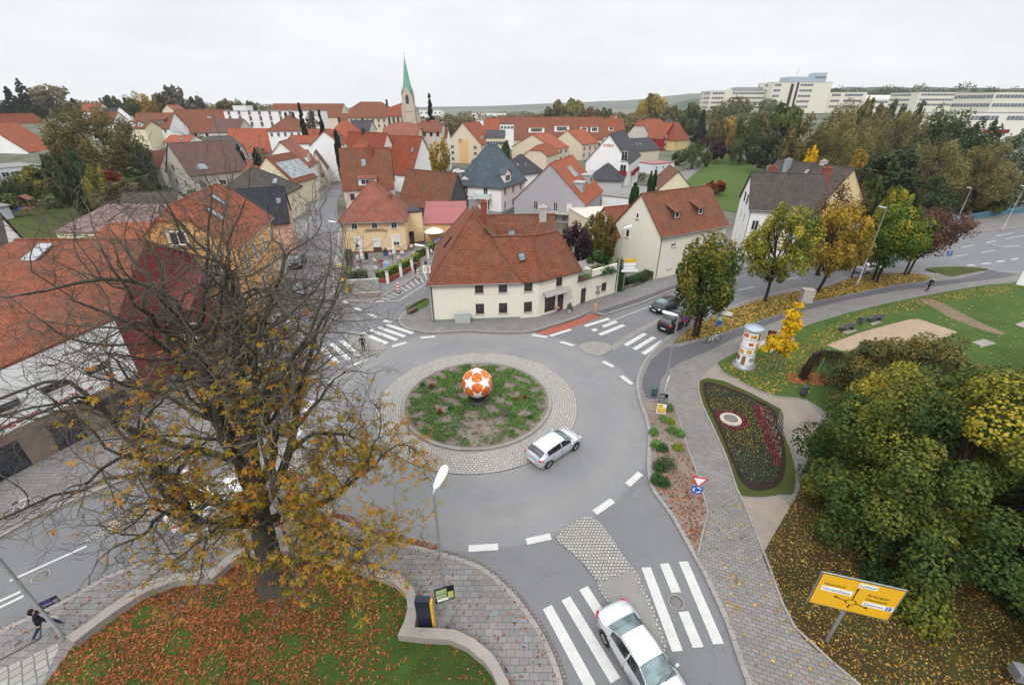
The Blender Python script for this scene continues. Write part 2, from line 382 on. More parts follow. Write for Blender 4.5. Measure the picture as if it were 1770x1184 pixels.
# far wooded hills on the horizon
HILLM = soil('wooded_hill', [(.3, (.025, .04, .03)), (.5, (.045, .06, .035)), (.7, (.08, .08, .04))], .008, .06, .6, .6)
def hills(name, x0, x1, y, prof, depth, seed):
    rr = random.Random(seed); n = 60; Vh = []; rows = [0, .35, .7, 1.0, 1.4]
    zz = [0, .55, .9, 1.0, .5]
    for j, t in enumerate(rows):
        for i in range(n):
            u = i / (n - 1); h = np.interp(u, [p[0] for p in prof], [p[1] for p in prof]) * (1 + rr.uniform(-.03, .03))
            Vh.append((x0 + (x1 - x0) * u, y + depth * t, h * zz[j] - .5))
    Fh = [(j * n + i, j * n + i + 1, (j + 1) * n + i + 1, (j + 1) * n + i) for j in range(len(rows) - 1) for i in range(n - 1)]
    return tag(link(name, rawmesh(name, Vh, Fh, HILLM, smooth=True)), kind='structure')
hills('hills', -900, 2600, 3000, [(0, 10), (.22, 20), (.33, 36), (.45, 50), (.52, 60), (.6, 90), (.75, 130), (1, 120)], 700, 1)
hills('hills', 400, 1700, 1250, [(0, 8), (.12, 40), (.3, 66), (.55, 72), (1, 66)], 300, 2)
# asphalt
RC = (-2.85, 29.95); R_OUT, R_IN = 8.15, 5.85
sheet('road', [(-62, 1), (32, 1), (32, 58), (12, 70), (-8, 66), (-20, 62), (-34, 66), (-62, 60)], 0.0, ASPH)
E_low = W([(2150, 520), (1770, 472), (1612, 474), (1579, 468), (1513, 470), (1475, 476), (1422, 495), (1381, 499), (1320, 513), (1264, 531), (1193, 562), (1165, 581), (1151.7, 588)])
E_up = W([(930, 571.7), (970.7, 558.5), (1001, 548), (1043, 545), (1112, 524), (1165, 503), (1269, 475), (1400, 450), (1520, 431), (1649, 412), (1693, 402), (1770, 394), (2150, 372)])
sheet('road', E_up + E_low, 0.004, ASPH)
NWc = [(583, 452), (586, 420), (590, 395), (583, 372), (584, 345), (600, 318), (608, 300), (600, 285), (588, 276)]
NWl = [(560, 276), (575, 290), (582, 306), (570, 322), (553, 344), (542, 365), (530, 390), (520, 410), (505, 440), (495, 470)]
sheet('road', W(NWc[::-1]) [::-1] + W(NWl) , 0.008, ASPH)
sheet('road', W([(640, 530), (700, 500), (722, 478), (745, 452), (770, 425), (800, 395), (835, 372), (880, 392), (760, 470), (735, 520), (700, 545)]), 0.006, ASPH)
sheet('road', W([(1170, 335), (1200, 300), (1235, 285), (1165, 300), (1130, 335), (1080, 372), (1120, 380)]), 0.01, PAVE)
# raised pavements
def raised(name, ch, back, mat=PAVE, z=.12, kerb=.22, sm=4, flip=False):
    c = smooth(W(ch), sm); tag(sheet(name, c + W(back), z, mat, z0=-.1))
    mb = MB(); s = -1 if flip else 1
    ribbon_faces(mb, c, -.02 * s, kerb * s, -.05, 0, z + .006)
    if kerb: tag(mb.build('kerb', SLABS), kind='structure')
    mb = MB(); ribbon_faces(mb, c, -.03 * s, -.27 * s, .012)      # gutter row of small setts
    tag(mb.build('gutter', COBG), kind='structure')
    return c
COBG = pavers('gutter_setts', (.20, .185, .165), .17, .17, .025, .2, stain=.5)
COB = pavers('light_setts', (.35, .335, .305), .19, .19, .03, .14, mcol=.32, stain=.25)
k1 = raised('pavement', [(736, 518), (722, 525), (710, 533), (694, 545), (688.6, 554), (693, 563), (705, 570), (720, 573), (738, 576), (775, 575), (809, 573), (840, 575), (872.5, 576), (900, 575.5), (923.4, 573), (949, 565), (974, 557.7), (1001, 548), (1021.5, 540), (1043, 545), (1078, 535), (1112, 524), (1165, 503), (1269, 475), (1400, 450), (1520, 431), (1649, 412), (1693, 402), (1770, 394), (1900, 384)],
   [(1900, 340), (1640, 352), (1500, 368), (1260, 400), (1140, 440), (1040, 440), (905, 470), (770, 450), (760, 480)], flip=False)
k2 = raised('pavement', [(590, 395), (584, 420), (582, 452), (580.5, 487), (578, 505), (584, 515.6), (603, 521), (641, 522), (660, 514), (677, 505.4), (700, 492), (720, 478), (745, 455), (770, 430), (800, 400)], [(790, 360), (690, 370), (600, 375)], flip=False)
k3 = raised('pavement', [(586, 290), (579, 314), (553, 344), (542, 365), (530, 390), (520, 410), (505, 440), (495, 470), (482, 505), (472, 535), (478, 565), (505, 595), (535, 620), (549, 640), (547, 655), (530, 670), (507, 686), (466, 712), (380, 757), (267, 808), (152, 857), (76, 889), (0, 931), (-150, 1012), (-400, 1150)],
   [(-700, 1000), (-500, 700), (0, 600), (300, 520), (400, 420), (470, 340), (540, 290)], flip=True)
k4 = raised('pavement', [(-420, 1290), (-100, 1141), (0, 1092), (122, 1034), (178, 1002), (254, 969), (330, 933), (420, 905), (460, 900), (499, 898), (563, 895.4), (598, 904), (629, 920), (680, 937), (718, 945), (756, 955), (800, 968), (838, 984), (876, 1016), (902, 1044), (932, 1087), (952.5, 1125.5), (965, 1158.6), (973, 1190), (978, 1260)],
   [(900, 1700), (-100, 1700), (-600, 1400)], flip=True)
k5 = raised('park_pavement', [(2150, 520), (1770, 473), (1612, 475), (1579, 469), (1513, 471), (1475, 477), (1422, 496), (1381, 500), (1320, 514), (1264, 532), (1215, 553), (1180, 572), (1151.7, 588), (1126, 613.6), (1111, 636.5), (1103.4, 662), (1106, 685), (1112, 705), (1118.6, 723), (1125, 753), (1123.7, 799), (1129, 842), (1163.5, 891), (1202.4, 959), (1231.6, 1014), (1261, 1079), (1283.5, 1144), (1300, 1190), (1316, 1260)],
   [(1400, 1700), (2600, 1700), (2600, 700)], mat=PAVE2, flip=True)
# smaller coverings laid on the pavements
Z1 = .126
sheet('lawn', W([(700, 531), (736, 515), (746, 520), (738, 530), (722, 537), (706, 541)], .12), Z1, GRASS)
sheet('cycle_path', W([(1030, 539), (1112, 513), (1165, 493), (1269, 466), (1400, 442), (1520, 423), (1600, 412), (1600, 417), (1520, 428), (1400, 447.5), (1269, 472), (1165, 499.5), (1112, 520), (1046, 542)], .12), Z1, ASPH2)
tri = smooth(W([(544, 655), (528, 668), (507, 683), (475, 703), (440, 722), (462, 700), (485, 683), (515, 662)], .12), 3, True); sheet('lawn', tri, Z1, GRASSL)
sheet('light_paving', W([(107, 1108), (0, 1157), (-260, 1285), (-60, 1420), (72, 1184)], .12), Z1, PAVE3)
lawn1 = W([(127, 1110), (163, 1080), (206, 1050), (254, 1021), (305, 1003.5), (366, 999), (397, 975), (433, 955), (500, 950), (552, 963), (590, 976), (641, 992), (680, 1006), (700, 1024), (706, 1046), (700, 1070), (688, 1097), (730, 1102), (776, 1105), (807, 1118), (837, 1143), (861, 1186), (868, 1290), (500, 1600), (-100, 1500), (72, 1186)], .3)
sheet('lawn', lawn1, .20, soil('front_lawn', [(.3, (.02, .025, .010)), (.45, (.035, .055, .014)), (.58, (.055, .115, .02)), (.74, (.075, .085, .028))], .45, 15.0, .8, .6), z0=.0)
cyc = [(1118, 690), (1109, 668), (1112, 650), (1126, 622), (1151.7, 600), (1180, 598), (1231, 583), (1281, 566.6), (1332, 550), (1389, 527), (1472.6, 509.6), (1549, 494), (1607, 487), (1660, 482), (1712, 468), (1760, 474), (1737, 480), (1625, 494), (1549, 503), (1462, 519), (1383.6, 539), (1279, 580.5), (1215, 611), (1177, 626), (1155, 640), (1143, 655), (1137, 690)]
sheet('cycle_path', W(cyc, .12), Z1, ASPH2)
strip_g = W([(1164, 594), (1231, 581), (1281, 564.6), (1332, 548), (1389, 525), (1472.6, 507.6), (1549, 492), (1600, 486), (1608, 480), (1590, 474), (1560, 472), (1513, 474), (1475, 480), (1422, 499), (1381, 503), (1320, 516), (1264, 535), (1218, 556), (1183, 575)], .12)
sheet('lawn', strip_g, .14, GRASSL, z0=.1)
sheet('lawn', smooth(W([(1600, 464), (1655, 461), (1708, 465), (1690, 470), (1663, 475), (1643, 478), (1620, 472)], .12), 3, True), .14, GRASSL, z0=.1)
park = W([(1239, 627), (1271, 610), (1300, 600), (1330, 610), (1375, 592), (1371, 572), (1411.5, 557), (1472.6, 539), (1549, 521), (1625, 506), (1701, 493), (1762, 488), (1900, 470), (2500, 640), (2300, 900), (1800, 900), (1500, 760), (1395, 690), (1342, 686), (1304, 673), (1279, 660), (1250, 645)], .12)
sheet('lawn', park, .14, GRASS, z0=.1)
sheet('gravel_path', W([(1206, 664), (1214, 651), (1238, 629), (1250, 646), (1279, 661), (1304, 674), (1342, 687), (1395, 692), (1420, 720), (1390, 790), (1352, 760), (1350, 707.6), (1304, 682), (1253, 659), (1223, 653)], .12), Z1, GRAV)
bedl = [(1208, 661), (1223, 654), (1253, 660), (1304, 683), (1350, 708), (1354, 746), (1372, 800), (1372, 850), (1348, 854), (1316, 858), (1281, 856), (1274, 847), (1254, 787), (1234, 743), (1213, 698), (1207, 675)]
sheet('lawn', smooth(W(bedl, .12), 3, True), .15, GRASSL, z0=.1)
bedp0 = smooth(W([(1219, 669), (1230, 664), (1279, 680), (1304, 692), (1333, 708), (1343, 730), (1353, 779), (1352, 815), (1337, 836), (1306, 841), (1286, 830), (1269, 797), (1243, 735), (1223, 692)], .16), 3, True)
bcx, bcy = sum(p[0] for p in bedp0) / len(bedp0), sum(p[1] for p in bedp0) / len(bedp0); bedp = [(bcx + (x - bcx) * 1.07, bcy + (y - bcy) * 1.05) for x, y in bedp0]
sheet('flower_bed', bedp, .18, PEAT, z0=.1)
sheet('gravel_path', W([(1281, 859), (1316, 861), (1348, 857), (1368, 880), (1348, 912), (1322, 950), (1300, 905)], .12), Z1, GRAV)
litter = smooth(W([(1345, 912), (1322, 952), (1321, 968), (1346, 1024), (1374, 1086), (1423, 1133), (1484, 1182), (1530, 1250)], .12), 3) + W([(2000, 1500), (2500, 1000), (1900, 820), (1500, 770), (1410, 740), (1380, 850)], .12)
LITM = soil('leaf_litter_ground', [(.3, (.018, .012, .008)), (.45, (.05, .03, .014)), (.55, (.04, .05, .015)), (.7, (.12, .07, .022))], .6, 13.0, .8, .6)
sheet('leafy_ground', litter, .15, LITM, z0=.1)
sheet('sand_pit', W([(1429, 596.6), (1483, 576), (1530, 563), (1574, 552), (1589.5, 552), (1655.6, 574), (1620, 590), (1592, 599), (1549, 614), (1500, 612), (1452, 605.5)], .14), .152, SANDM)
sheet('light_paving', W([(1301.6, 597), (1333, 581), (1374, 591), (1332, 609)], .12), .152, pavers('white_slabs', (.44, .43, .41), .5, .5, .02, .08, rotz=.4), z0=.1)
for q in ([(1680, 591.5), (1701, 586.5), (1722, 594), (1699, 600)], [(1720.5, 674.6), (1737, 669.5), (1760, 682), (1742, 687)], [(1754, 561), (1775, 553), (1800, 562), (1775, 569)], [(1456, 574), (1474, 568), (1482, 572), (1463, 578)], [(1504, 559), (1520, 554), (1526, 557), (1508, 563)]):
    sheet('concrete_slab', W(q, .14), .17, CONC, z0=.1)
sheet('worn_track', smooth(W([(1590, 517), (1620, 520), (1660, 540), (1700, 560), (1735, 575), (1728, 578), (1690, 568), (1640, 548), (1610, 530)], .14), 3, True), .146, soil('trodden_earth', [(.35, (.05, .07, .02)), (.5, (.17, .13, .09)), (.7, (.26, .21, .15))], .9, 6.0, .6, .7))
bed2 = W([(1114, 692), (1159, 697.5), (1172, 723), (1187, 774), (1200, 809), (1212, 848.6), (1222, 884), (1212, 923), (1205, 957), (1166, 890), (1133, 842), (1128, 800), (1129, 753), (1123, 723)], .12)
sheet('planting_bed', bed2, .15, EARTH, z0=.1)
mb = MB(); ribbon_faces(mb, W([(1114, 691), (1159, 697), (1172, 723), (1187, 774), (1200, 809), (1212, 848.6), (1222, 884), (1212, 923), (1204, 960)], .12), 0, .1, .1, 0, .19)
ribbon_faces(mb, W([(1207, 659), (1207, 675), (1213, 698), (1234, 743), (1254, 787), (1274, 847), (1281, 860), (1319, 952), (1352, 1043), (1374, 1085), (1434, 1140.6), (1483, 1182), (1525, 1240)], .12), -.06, .06, .1, 0, .185)
ribbon_faces(mb, W([(1238, 629), (1250, 645), (1279, 660), (1304, 673), (1342, 686), (1385, 690)], .12), -.06, .06, .1, 0, .185)
ribbon_faces(mb, W([(1223, 653), (1253, 659), (1304, 682), (1350, 707)], .12), -.06, .06, .1, 0, .185)
tag(mb.build('kerb', SLABS), kind='structure')
# the red cycle lane, islands
RED = pavers('red_lane', (.33, .115, .085), .2, .1, .006, .1, stain=.35)
sheet('cycle_lane', W([(925, 574), (943, 580), (987, 568), (1043, 546.5), (1022, 541.5), (1001, 549.5), (971, 560)]), .012, RED)
def island(name, px, mat, z=.05, kerb=True):
    p = smooth(W(px), 3, True); sheet(name, p, z, mat, z0=-.05)
    if kerb:
        mb = MB(); ribbon_faces(mb, p + [p[0]], -.02, .16, -.04, 0, z + .004); tag(mb.build('kerb', COB), kind='structure')
FLAT = render_wall('island_concrete', (.225, .215, .20), .12, .4)
island('traffic_island', [(963, 927), (978, 912), (1003, 897), (1019, 894), (1034, 902), (1047, 917), (1070, 950), (1090, 983), (1065, 995), (1036, 1006), (1019, 988), (993, 960), (965, 937)], COB, .07, False)
island('traffic_island', [(1036, 1007), (1065, 997), (1091, 985), (1105, 1011), (1126, 1057), (1138, 1092), (1145, 1113), (1141, 1123), (1125, 1113), (1090, 1080), (1058, 1042)], FLAT, .05)
island('traffic_island', [(1001, 598), (1020, 591), (1038, 592), (1053, 596), (1056, 605), (1038, 615), (1017, 612), (1004, 605)], COB, .06, False)
sheet('traffic_island', W([(1056, 598), (1085, 578), (1125, 557), (1160, 541), (1150, 550), (1090, 585), (1060, 606)]), .012, FLAT)
island('traffic_island', [(628, 612), (640, 604), (654, 597), (666, 597), (669, 601), (660, 608), (640, 616), (631, 617)], COB, .06, False)
island('traffic_island', [(596, 575), (606, 574), (618, 577), (640, 587), (660, 597), (640, 604), (627, 611), (612, 598), (602, 586)], FLAT, .04)
island('traffic_island', [(525, 787), (505, 772), (482, 774), (465, 786), (470, 805), (490, 819), (515, 812)], COB, .06, False)
island('traffic_island', [(460, 790), (400, 812), (345, 838), (300, 855), (225, 880), (160, 925), (147, 937), (160, 935), (215, 905), (300, 878), (400, 846), (466, 812)], COB, .04, False)
# roundabout: sett apron, kerb ring and planted middle
def annulus(name, r0, r1, z0, z1, zi, mat, n=96):
    vs = []; fs = []
    for k in range(n):
        c, s = math.cos(2 * math.pi * k / n), math.sin(2 * math.pi * k / n)
        for r, z in ((r1, z0), (r1, z1), (r0, zi), (r0, z0)): vs.append((RC[0] + r * c, RC[1] + r * s, z))
    for k in range(n):
        a, b = 4 * k, 4 * ((k + 1) % n)
        for j in range(3): fs.append((a + j, b + j, b + j + 1, a + j + 1))
    mb = MB().add(vs, fs); me = mb.mesh(name, mat)
    for p in me.polygons:                                   # polar coordinates so the setts run in rings
        for li in p.loop_indices:
            v = me.vertices[me.loops[li].vertex_index].co; an = math.atan2(v.y - RC[1], v.x - RC[0]); r = math.hypot(v.x - RC[0], v.y - RC[1])
            if an < -math.pi + .001 + 2 * math.pi / n and p.center.y > RC[1]: an += 2 * math.pi
            me.uv_layers[0].data[li].uv = (an * 7.0, r)
    return tag(link(name, me), kind='structure')
annulus('apron', R_IN + .2, R_OUT, -.05, .05, .13, pavers('ring_setts', (.36, .34, .31), .25, .2, .022, .13, mcol=.30, stain=.3, kind='UV'))
annulus('kerb', R_IN - .02, R_IN + .2, -.05, .27, .27, SLABS)
sheet('roundabout_soil', [(RC[0] + (R_IN - .02) * math.cos(a), RC[1] + (R_IN - .02) * math.sin(a)) for a in np.linspace(0, 2 * math.pi, 73)[:-1]], .22, EARTH, z0=-.05)
# painted markings: each a flat sheet
mk = MB()
def line(a, b, w=.5, z=.02):
    a = Vector(g(*a)); b = Vector(g(*b)); d = (b - a).normalized(); n = Vector((-d.y, d.x)) * w / 2
    mk.face([(*(a - n), z), (*(b - n), z), (*(b + n), z), (*(a + n), z)])
def flush_marks(): 
    global mk
    o = tag(mk.build('road_markings', MARK), kind='structure'); mk = MB()
for a, b in [((810, 948), (861, 945)), ((910, 936), (952, 927)), ((1028, 886), (1059, 865)), ((1085, 838), (1107, 818)), ((1042, 625), (1060, 634)), ((1074, 650), (1092, 664)), ((969, 591), (991.5, 597.6)), ((919.6, 579), (946, 583)), ((951, 581), (987, 569.7)), ((727, 584), (752, 582)), ((678, 599), (702.6, 592)), ((612, 631), (634, 621)), ((570, 662), (591, 647)), ((527, 712), (540, 693)), ((512, 756), (522, 735)), ((544, 863), (573, 888)), ((592, 520.5), (601, 524)), ((613.6, 532), (625, 536.5)), ((636.5, 543), (650.5, 548)), ((663, 554), (676, 557.6)), ((481, 543.6), (502, 559)), ((516, 575), (526, 583))]: line(a, b, .42)
flush_marks()
for a, b in [((625, 575.4), (669.5, 594)), ((640, 570), (686, 588)), ((654, 566), (700, 582)), ((668, 561), (714, 576.6)), ((557, 602), (583, 627)), ((573, 594), (603, 622)), ((591, 589), (621, 615)), ((1011, 564), (1053, 551)), ((1024, 572), (1031, 569)), ((1042, 565), (1066, 556)), ((1036.5, 579), (1078.5, 562)), ((1081, 597), (1115, 577)), ((1096, 604), (1131, 583)), ((1111.6, 612), (1146, 589.5)), ((946, 1049), (1021, 1187)), ((978, 1034), (1064, 1176)), ((1008.5, 1016), (1085, 1135)), ((1116.6, 980.6), (1171, 1125.6)), ((1148, 974), (1169, 1024)), ((1181, 1057), (1207, 1119)), ((1181, 970.5), (1242, 1113)), ((305, 890), (342, 871)), ((306, 908), (347, 892)), ((321, 930), (358, 910.6)), ((308, 800), (339, 790)), ((300, 837), (334, 827)), ((338, 782), (371, 774)), ((303, 818), (337, 808))]: line(a, b, .5)
flush_marks()
for a, b, w in [((17, 1004), (150, 944), .15), ((-60, 1066), (36, 1022.6), .18), ((-60, 1079), (41, 1030), .18), ((1274.6, 502), (1304, 496), .14), ((1361, 483), (1384, 479), .14), ((1142, 543), (1163, 535), .14), ((1195, 524), (1218, 516), .14), ((1662, 428), (1684, 424), .15), ((1696, 437), (1720, 433), .15), ((1647, 444), (1672, 440.5), .15), ((1721, 408), (1751, 403), .18), ((1738, 413), (1772, 407), .15), ((1671, 459.5), (1685, 458), .3), ((1697, 456.5), (1712, 455), .3), ((1723, 453), (1736, 451), .3), ((1748, 449), (1760, 447), .3), ((1704, 420), (1721, 416.4), .2), ((1704, 420), (1713, 421), .2), ((1715, 422), (1723, 423), .2), ((1724, 424.6), (1732, 425.7), .2), ((1735, 427), (1762, 425), .2), ((1052, 557), (1120, 531), .1), ((560, 330), (532, 388.5), .12), ((532, 388.5), (520, 412), .12), ((587, 395), (580, 452), .1), ((578, 452), (576, 505), .1)]: line(a, b, w)
flush_marks()
for a, b in [((641, 523), (745, 462)), ((641, 523), (690, 520)), ((690, 520), (740, 488)), ((740, 488), (752, 470))]: line(a, b, .12)
for i in range(12):
    t = i / 11; a = (650 + 92 * t, 520 - 52 * t); b = (668 + 78 * t, 521.5 - 40 * t); line(a, b, .14)
flush_marks()
# low concrete wall round the front lawn
wo = [(112, 1100), (152.6, 1074.7), (188, 1046.7), (229, 1018.8), (274.6, 998.4), (318, 987), (366, 983), (396.6, 957.7), (422, 946), (484, 944), (542, 946), (578, 957.7), (616, 973), (654, 982), (692.4, 993), (713, 1011), (721.6, 1036.5), (720, 1062), (716.6, 1083.6), (756, 1085), (786.5, 1087.4), (819.5, 1103), (850, 1128), (864, 1150), (878, 1176), (888, 1210), (893, 1260)]
wi = [(127, 1110), (163, 1082), (206, 1051), (254, 1021), (305, 1003.5), (366, 999.7), (396.6, 973), (433, 955), (500, 952), (552.6, 963), (590.7, 975.5), (641.5, 992), (680, 1006), (700, 1024), (705, 1046.7), (700, 1069.6), (687, 1097.6), (730.5, 1102.7), (776, 1105), (807, 1118), (837, 1143), (850, 1160), (862, 1188), (866, 1215), (868, 1262)]
WZ = .62; po = [Vector(p) for p in W(wo, WZ)]; pi_ = [Vector(p) for p in W(wi, WZ)]
def resample(p, n):
    d = [0]
    for i in range(1, len(p)): d.append(d[-1] + (p[i] - p[i - 1]).length)
    return [Vector((np.interp(t, d, [q.x for q in p]), np.interp(t, d, [q.y for q in p]))) for t in np.linspace(0, d[-1], n)]
wall_mb = MB(); corner_o, corner_i = 18, 16
for s, (o_, i_) in enumerate(((po[:19], pi_[:17]), (po[18:], pi_[16:]))):
    a, b = resample(o_, 60), resample(i_, 60)
    for k in range(59):
        ring = [a[k], a[k + 1], b[k + 1], b[k]]
        for z0, z1, q in ((.1, WZ, ring),): wall_mb.prism([(p.x, p.y) for p in q], z0, z1, 0, False)
o = wall_mb.build('garden_wall', CONC); tag(o, 'low curved concrete wall round the leaf covered lawn', 'wall')
# manhole covers and drains set in the road
MAN = paint('cast_iron', (.17, .16, .15), .7, .3, .3, 18)
def manhole(px, py, r, label, z=.024):
    x, y = g(px, py); t = thing('manhole_cover', label, 'manhole cover', (x, y, z - .02))
    mb = MB(); mb.lathe([(r * 1.25, 0), (r * 1.25, .02), (r * 1.03, .02), (r * 1.03, .012), (r * .96, .012)], 24); mb.build('rim', SLABS, t)
    mb = MB(); mb.lathe([(r * .96, .0), (r * .96, .024), (r * .3, .028), (0.01, .028)], 24); mb.build('lid', MAN, t)
manhole(1169, 1040, .33, 'round manhole cover between the zebra stripes beside the silver saloon')
manhole(71, 996, .32, 'round manhole cover in the road near the black haired woman')
manhole(1036, 567, .3, 'round manhole cover on the zebra crossing by the red cycle lane')
manhole(720, 493, .3, 'round manhole cover in the hatched side street')
t = thing('drain_cover', 'rectangular metal drain cover in the pavement near the walking woman', 'drain cover', (*g(32, 1112, .12), .125), R(44))
MB().box(-.75, -.42, -.02, .75, .42, .012).build('frame', DARK, t); MB().box(-.7, -.37, 0, .7, .37, .018).build('lid', PAVE, t)
MB().box(-.12, -.05, .018, .12, .05, .024).build('badge', DARK, t)
# ================================================================== houses
def wallface(mb, O, D, width, h, holes, N, z0=-.3, dep=.14, mi=0):
    O = Vector((O[0], O[1], 0)); D = Vector((D[0], D[1], 0)); N = Vector((N[0], N[1], 0))
    hs = [q for q in holes if q[1] + q[3] < h - .02 and q[0] > .05 and q[0] + q[2] < width - .05 and q[1] > z0]
    us = sorted({0.0, width, *[q[0] for q in hs], *[q[0] + q[2] for q in hs]}); zs = sorted({z0, h, *[q[1] for q in hs], *[q[1] + q[3] for q in hs]})
    P = lambda u, z, d=0: O + D * u + Vector((0, 0, z)) - N * d
    for i in range(len(us) - 1):
        run = None
        for j in range(len(zs) - 1):
            uc, zc = (us[i] + us[i + 1]) / 2, (zs[j] + zs[j + 1]) / 2
            inside = any(q[0] < uc < q[0] + q[2] and q[1] < zc < q[1] + q[3] for q in hs)
            if not inside and run is None: run = zs[j]
            if run is not None and (inside or j == len(zs) - 2):
                top = zs[j] if inside else zs[j + 1]
                mb.face([P(us[i], run), P(us[i + 1], run), P(us[i + 1], top), P(us[i], top)], mi); run = None
    for u, z, w, hh in hs:
        a, b, c, d = (u, z), (u + w, z), (u + w, z + hh), (u, z + hh)
        for p, q in ((a, b), (b, c), (c, d), (d, a)): mb.face([P(*p), P(*q), P(*q, dep), P(*p, dep)][::-1], mi)
    return hs
WMESH = {}
def winmesh(w, h, kind):
    key = (round(w, 2), round(h, 2), kind)
    if key in WMESH: return WMESH[key]
    fm = {'w': FRW, 'b': FRB, 'd': FRB, 's': FRW, 'c': FRW, 'g': DARK, 'r': FRB}[kind[0]]
    mb = MB(); f = .07
    for x0, z0, x1, z1 in ((0, 0, w, f), (0, h - f, w, h), (0, f, f, h - f), (w - f, f, w, h - f)): mb.box(x0, .05, z0, x1, .12, z1)
    if kind[0] not in 'dg' and w > .75: mb.box(w / 2 - .03, .055, f, w / 2 + .03, .115, h - f)
    if kind[0] == 'b': mb.box(f, .06, h * .62, w - f, .11, h * .62 + .04)
    if kind[0] == 'c':                                     # white surround boards proud of the wall
        for x0, z0, x1, z1 in ((-.14, -.1, 0, h + .14), (w, -.1, w + .14, h + .14), (0, h, w, h + .14), (0, -.1, w, 0)): mb.box(x0, -.03, z0, x1, .05, z1)
    if kind[0] == 'd':
        mb.box(f, .085, f * .2, w - f, .115, h * .55)
    fr = mb.mesh('window', fm)
    mb = MB(); mb.face([(f * .5, .1, f * .5), (w - f * .5, .1, f * .5), (w - f * .5, .1, h - f * .5), (f * .5, .1, h - f * .5)]); pn = mb.mesh('pane', GLASS)
    mb = MB(); mb.box(-.08, -.1, -.07, w + .08, .05, -.005); sl = mb.mesh('sill', SILL)
    sh = None
    if kind.endswith('h'): sh = MB().box(.02, .02, h * .35, w - .02, .045, h - .01).mesh('shutter', SHUT)
    if kind.endswith('f'): sh = MB().box(.02, .02, .02, w - .02, .045, h - .01).mesh('shutter', SHUT)
    WMESH[key] = (fr, pn, sl, sh); return WMESH[key]
def add_window(root, O, D, N, u, z, w, h, kind, proud=0.0, name=None):
    fr, pn, sl, sh = winmesh(w, h, kind)
    nm = name or ('door' if kind[0] == 'd' else 'window')
    o = link(nm, fr, root); D3 = Vector((D[0], D[1], 0)); N3 = Vector((N[0], N[1], 0))
    p = Vector((O[0], O[1], 0)) + D3 * u + Vector((0, 0, z)) + N3 * proud
    o.matrix_local = Matrix(((D3.x, -N3.x, 0, p.x), (D3.y, -N3.y, 0, p.y), (0, 0, 1, p.z), (0, 0, 0, 1)))
    link('pane', pn, o)
    if kind[0] not in 'dg': link('sill', sl, o)
    if sh: link('shutter', sh, o)
    return o
class House: pass
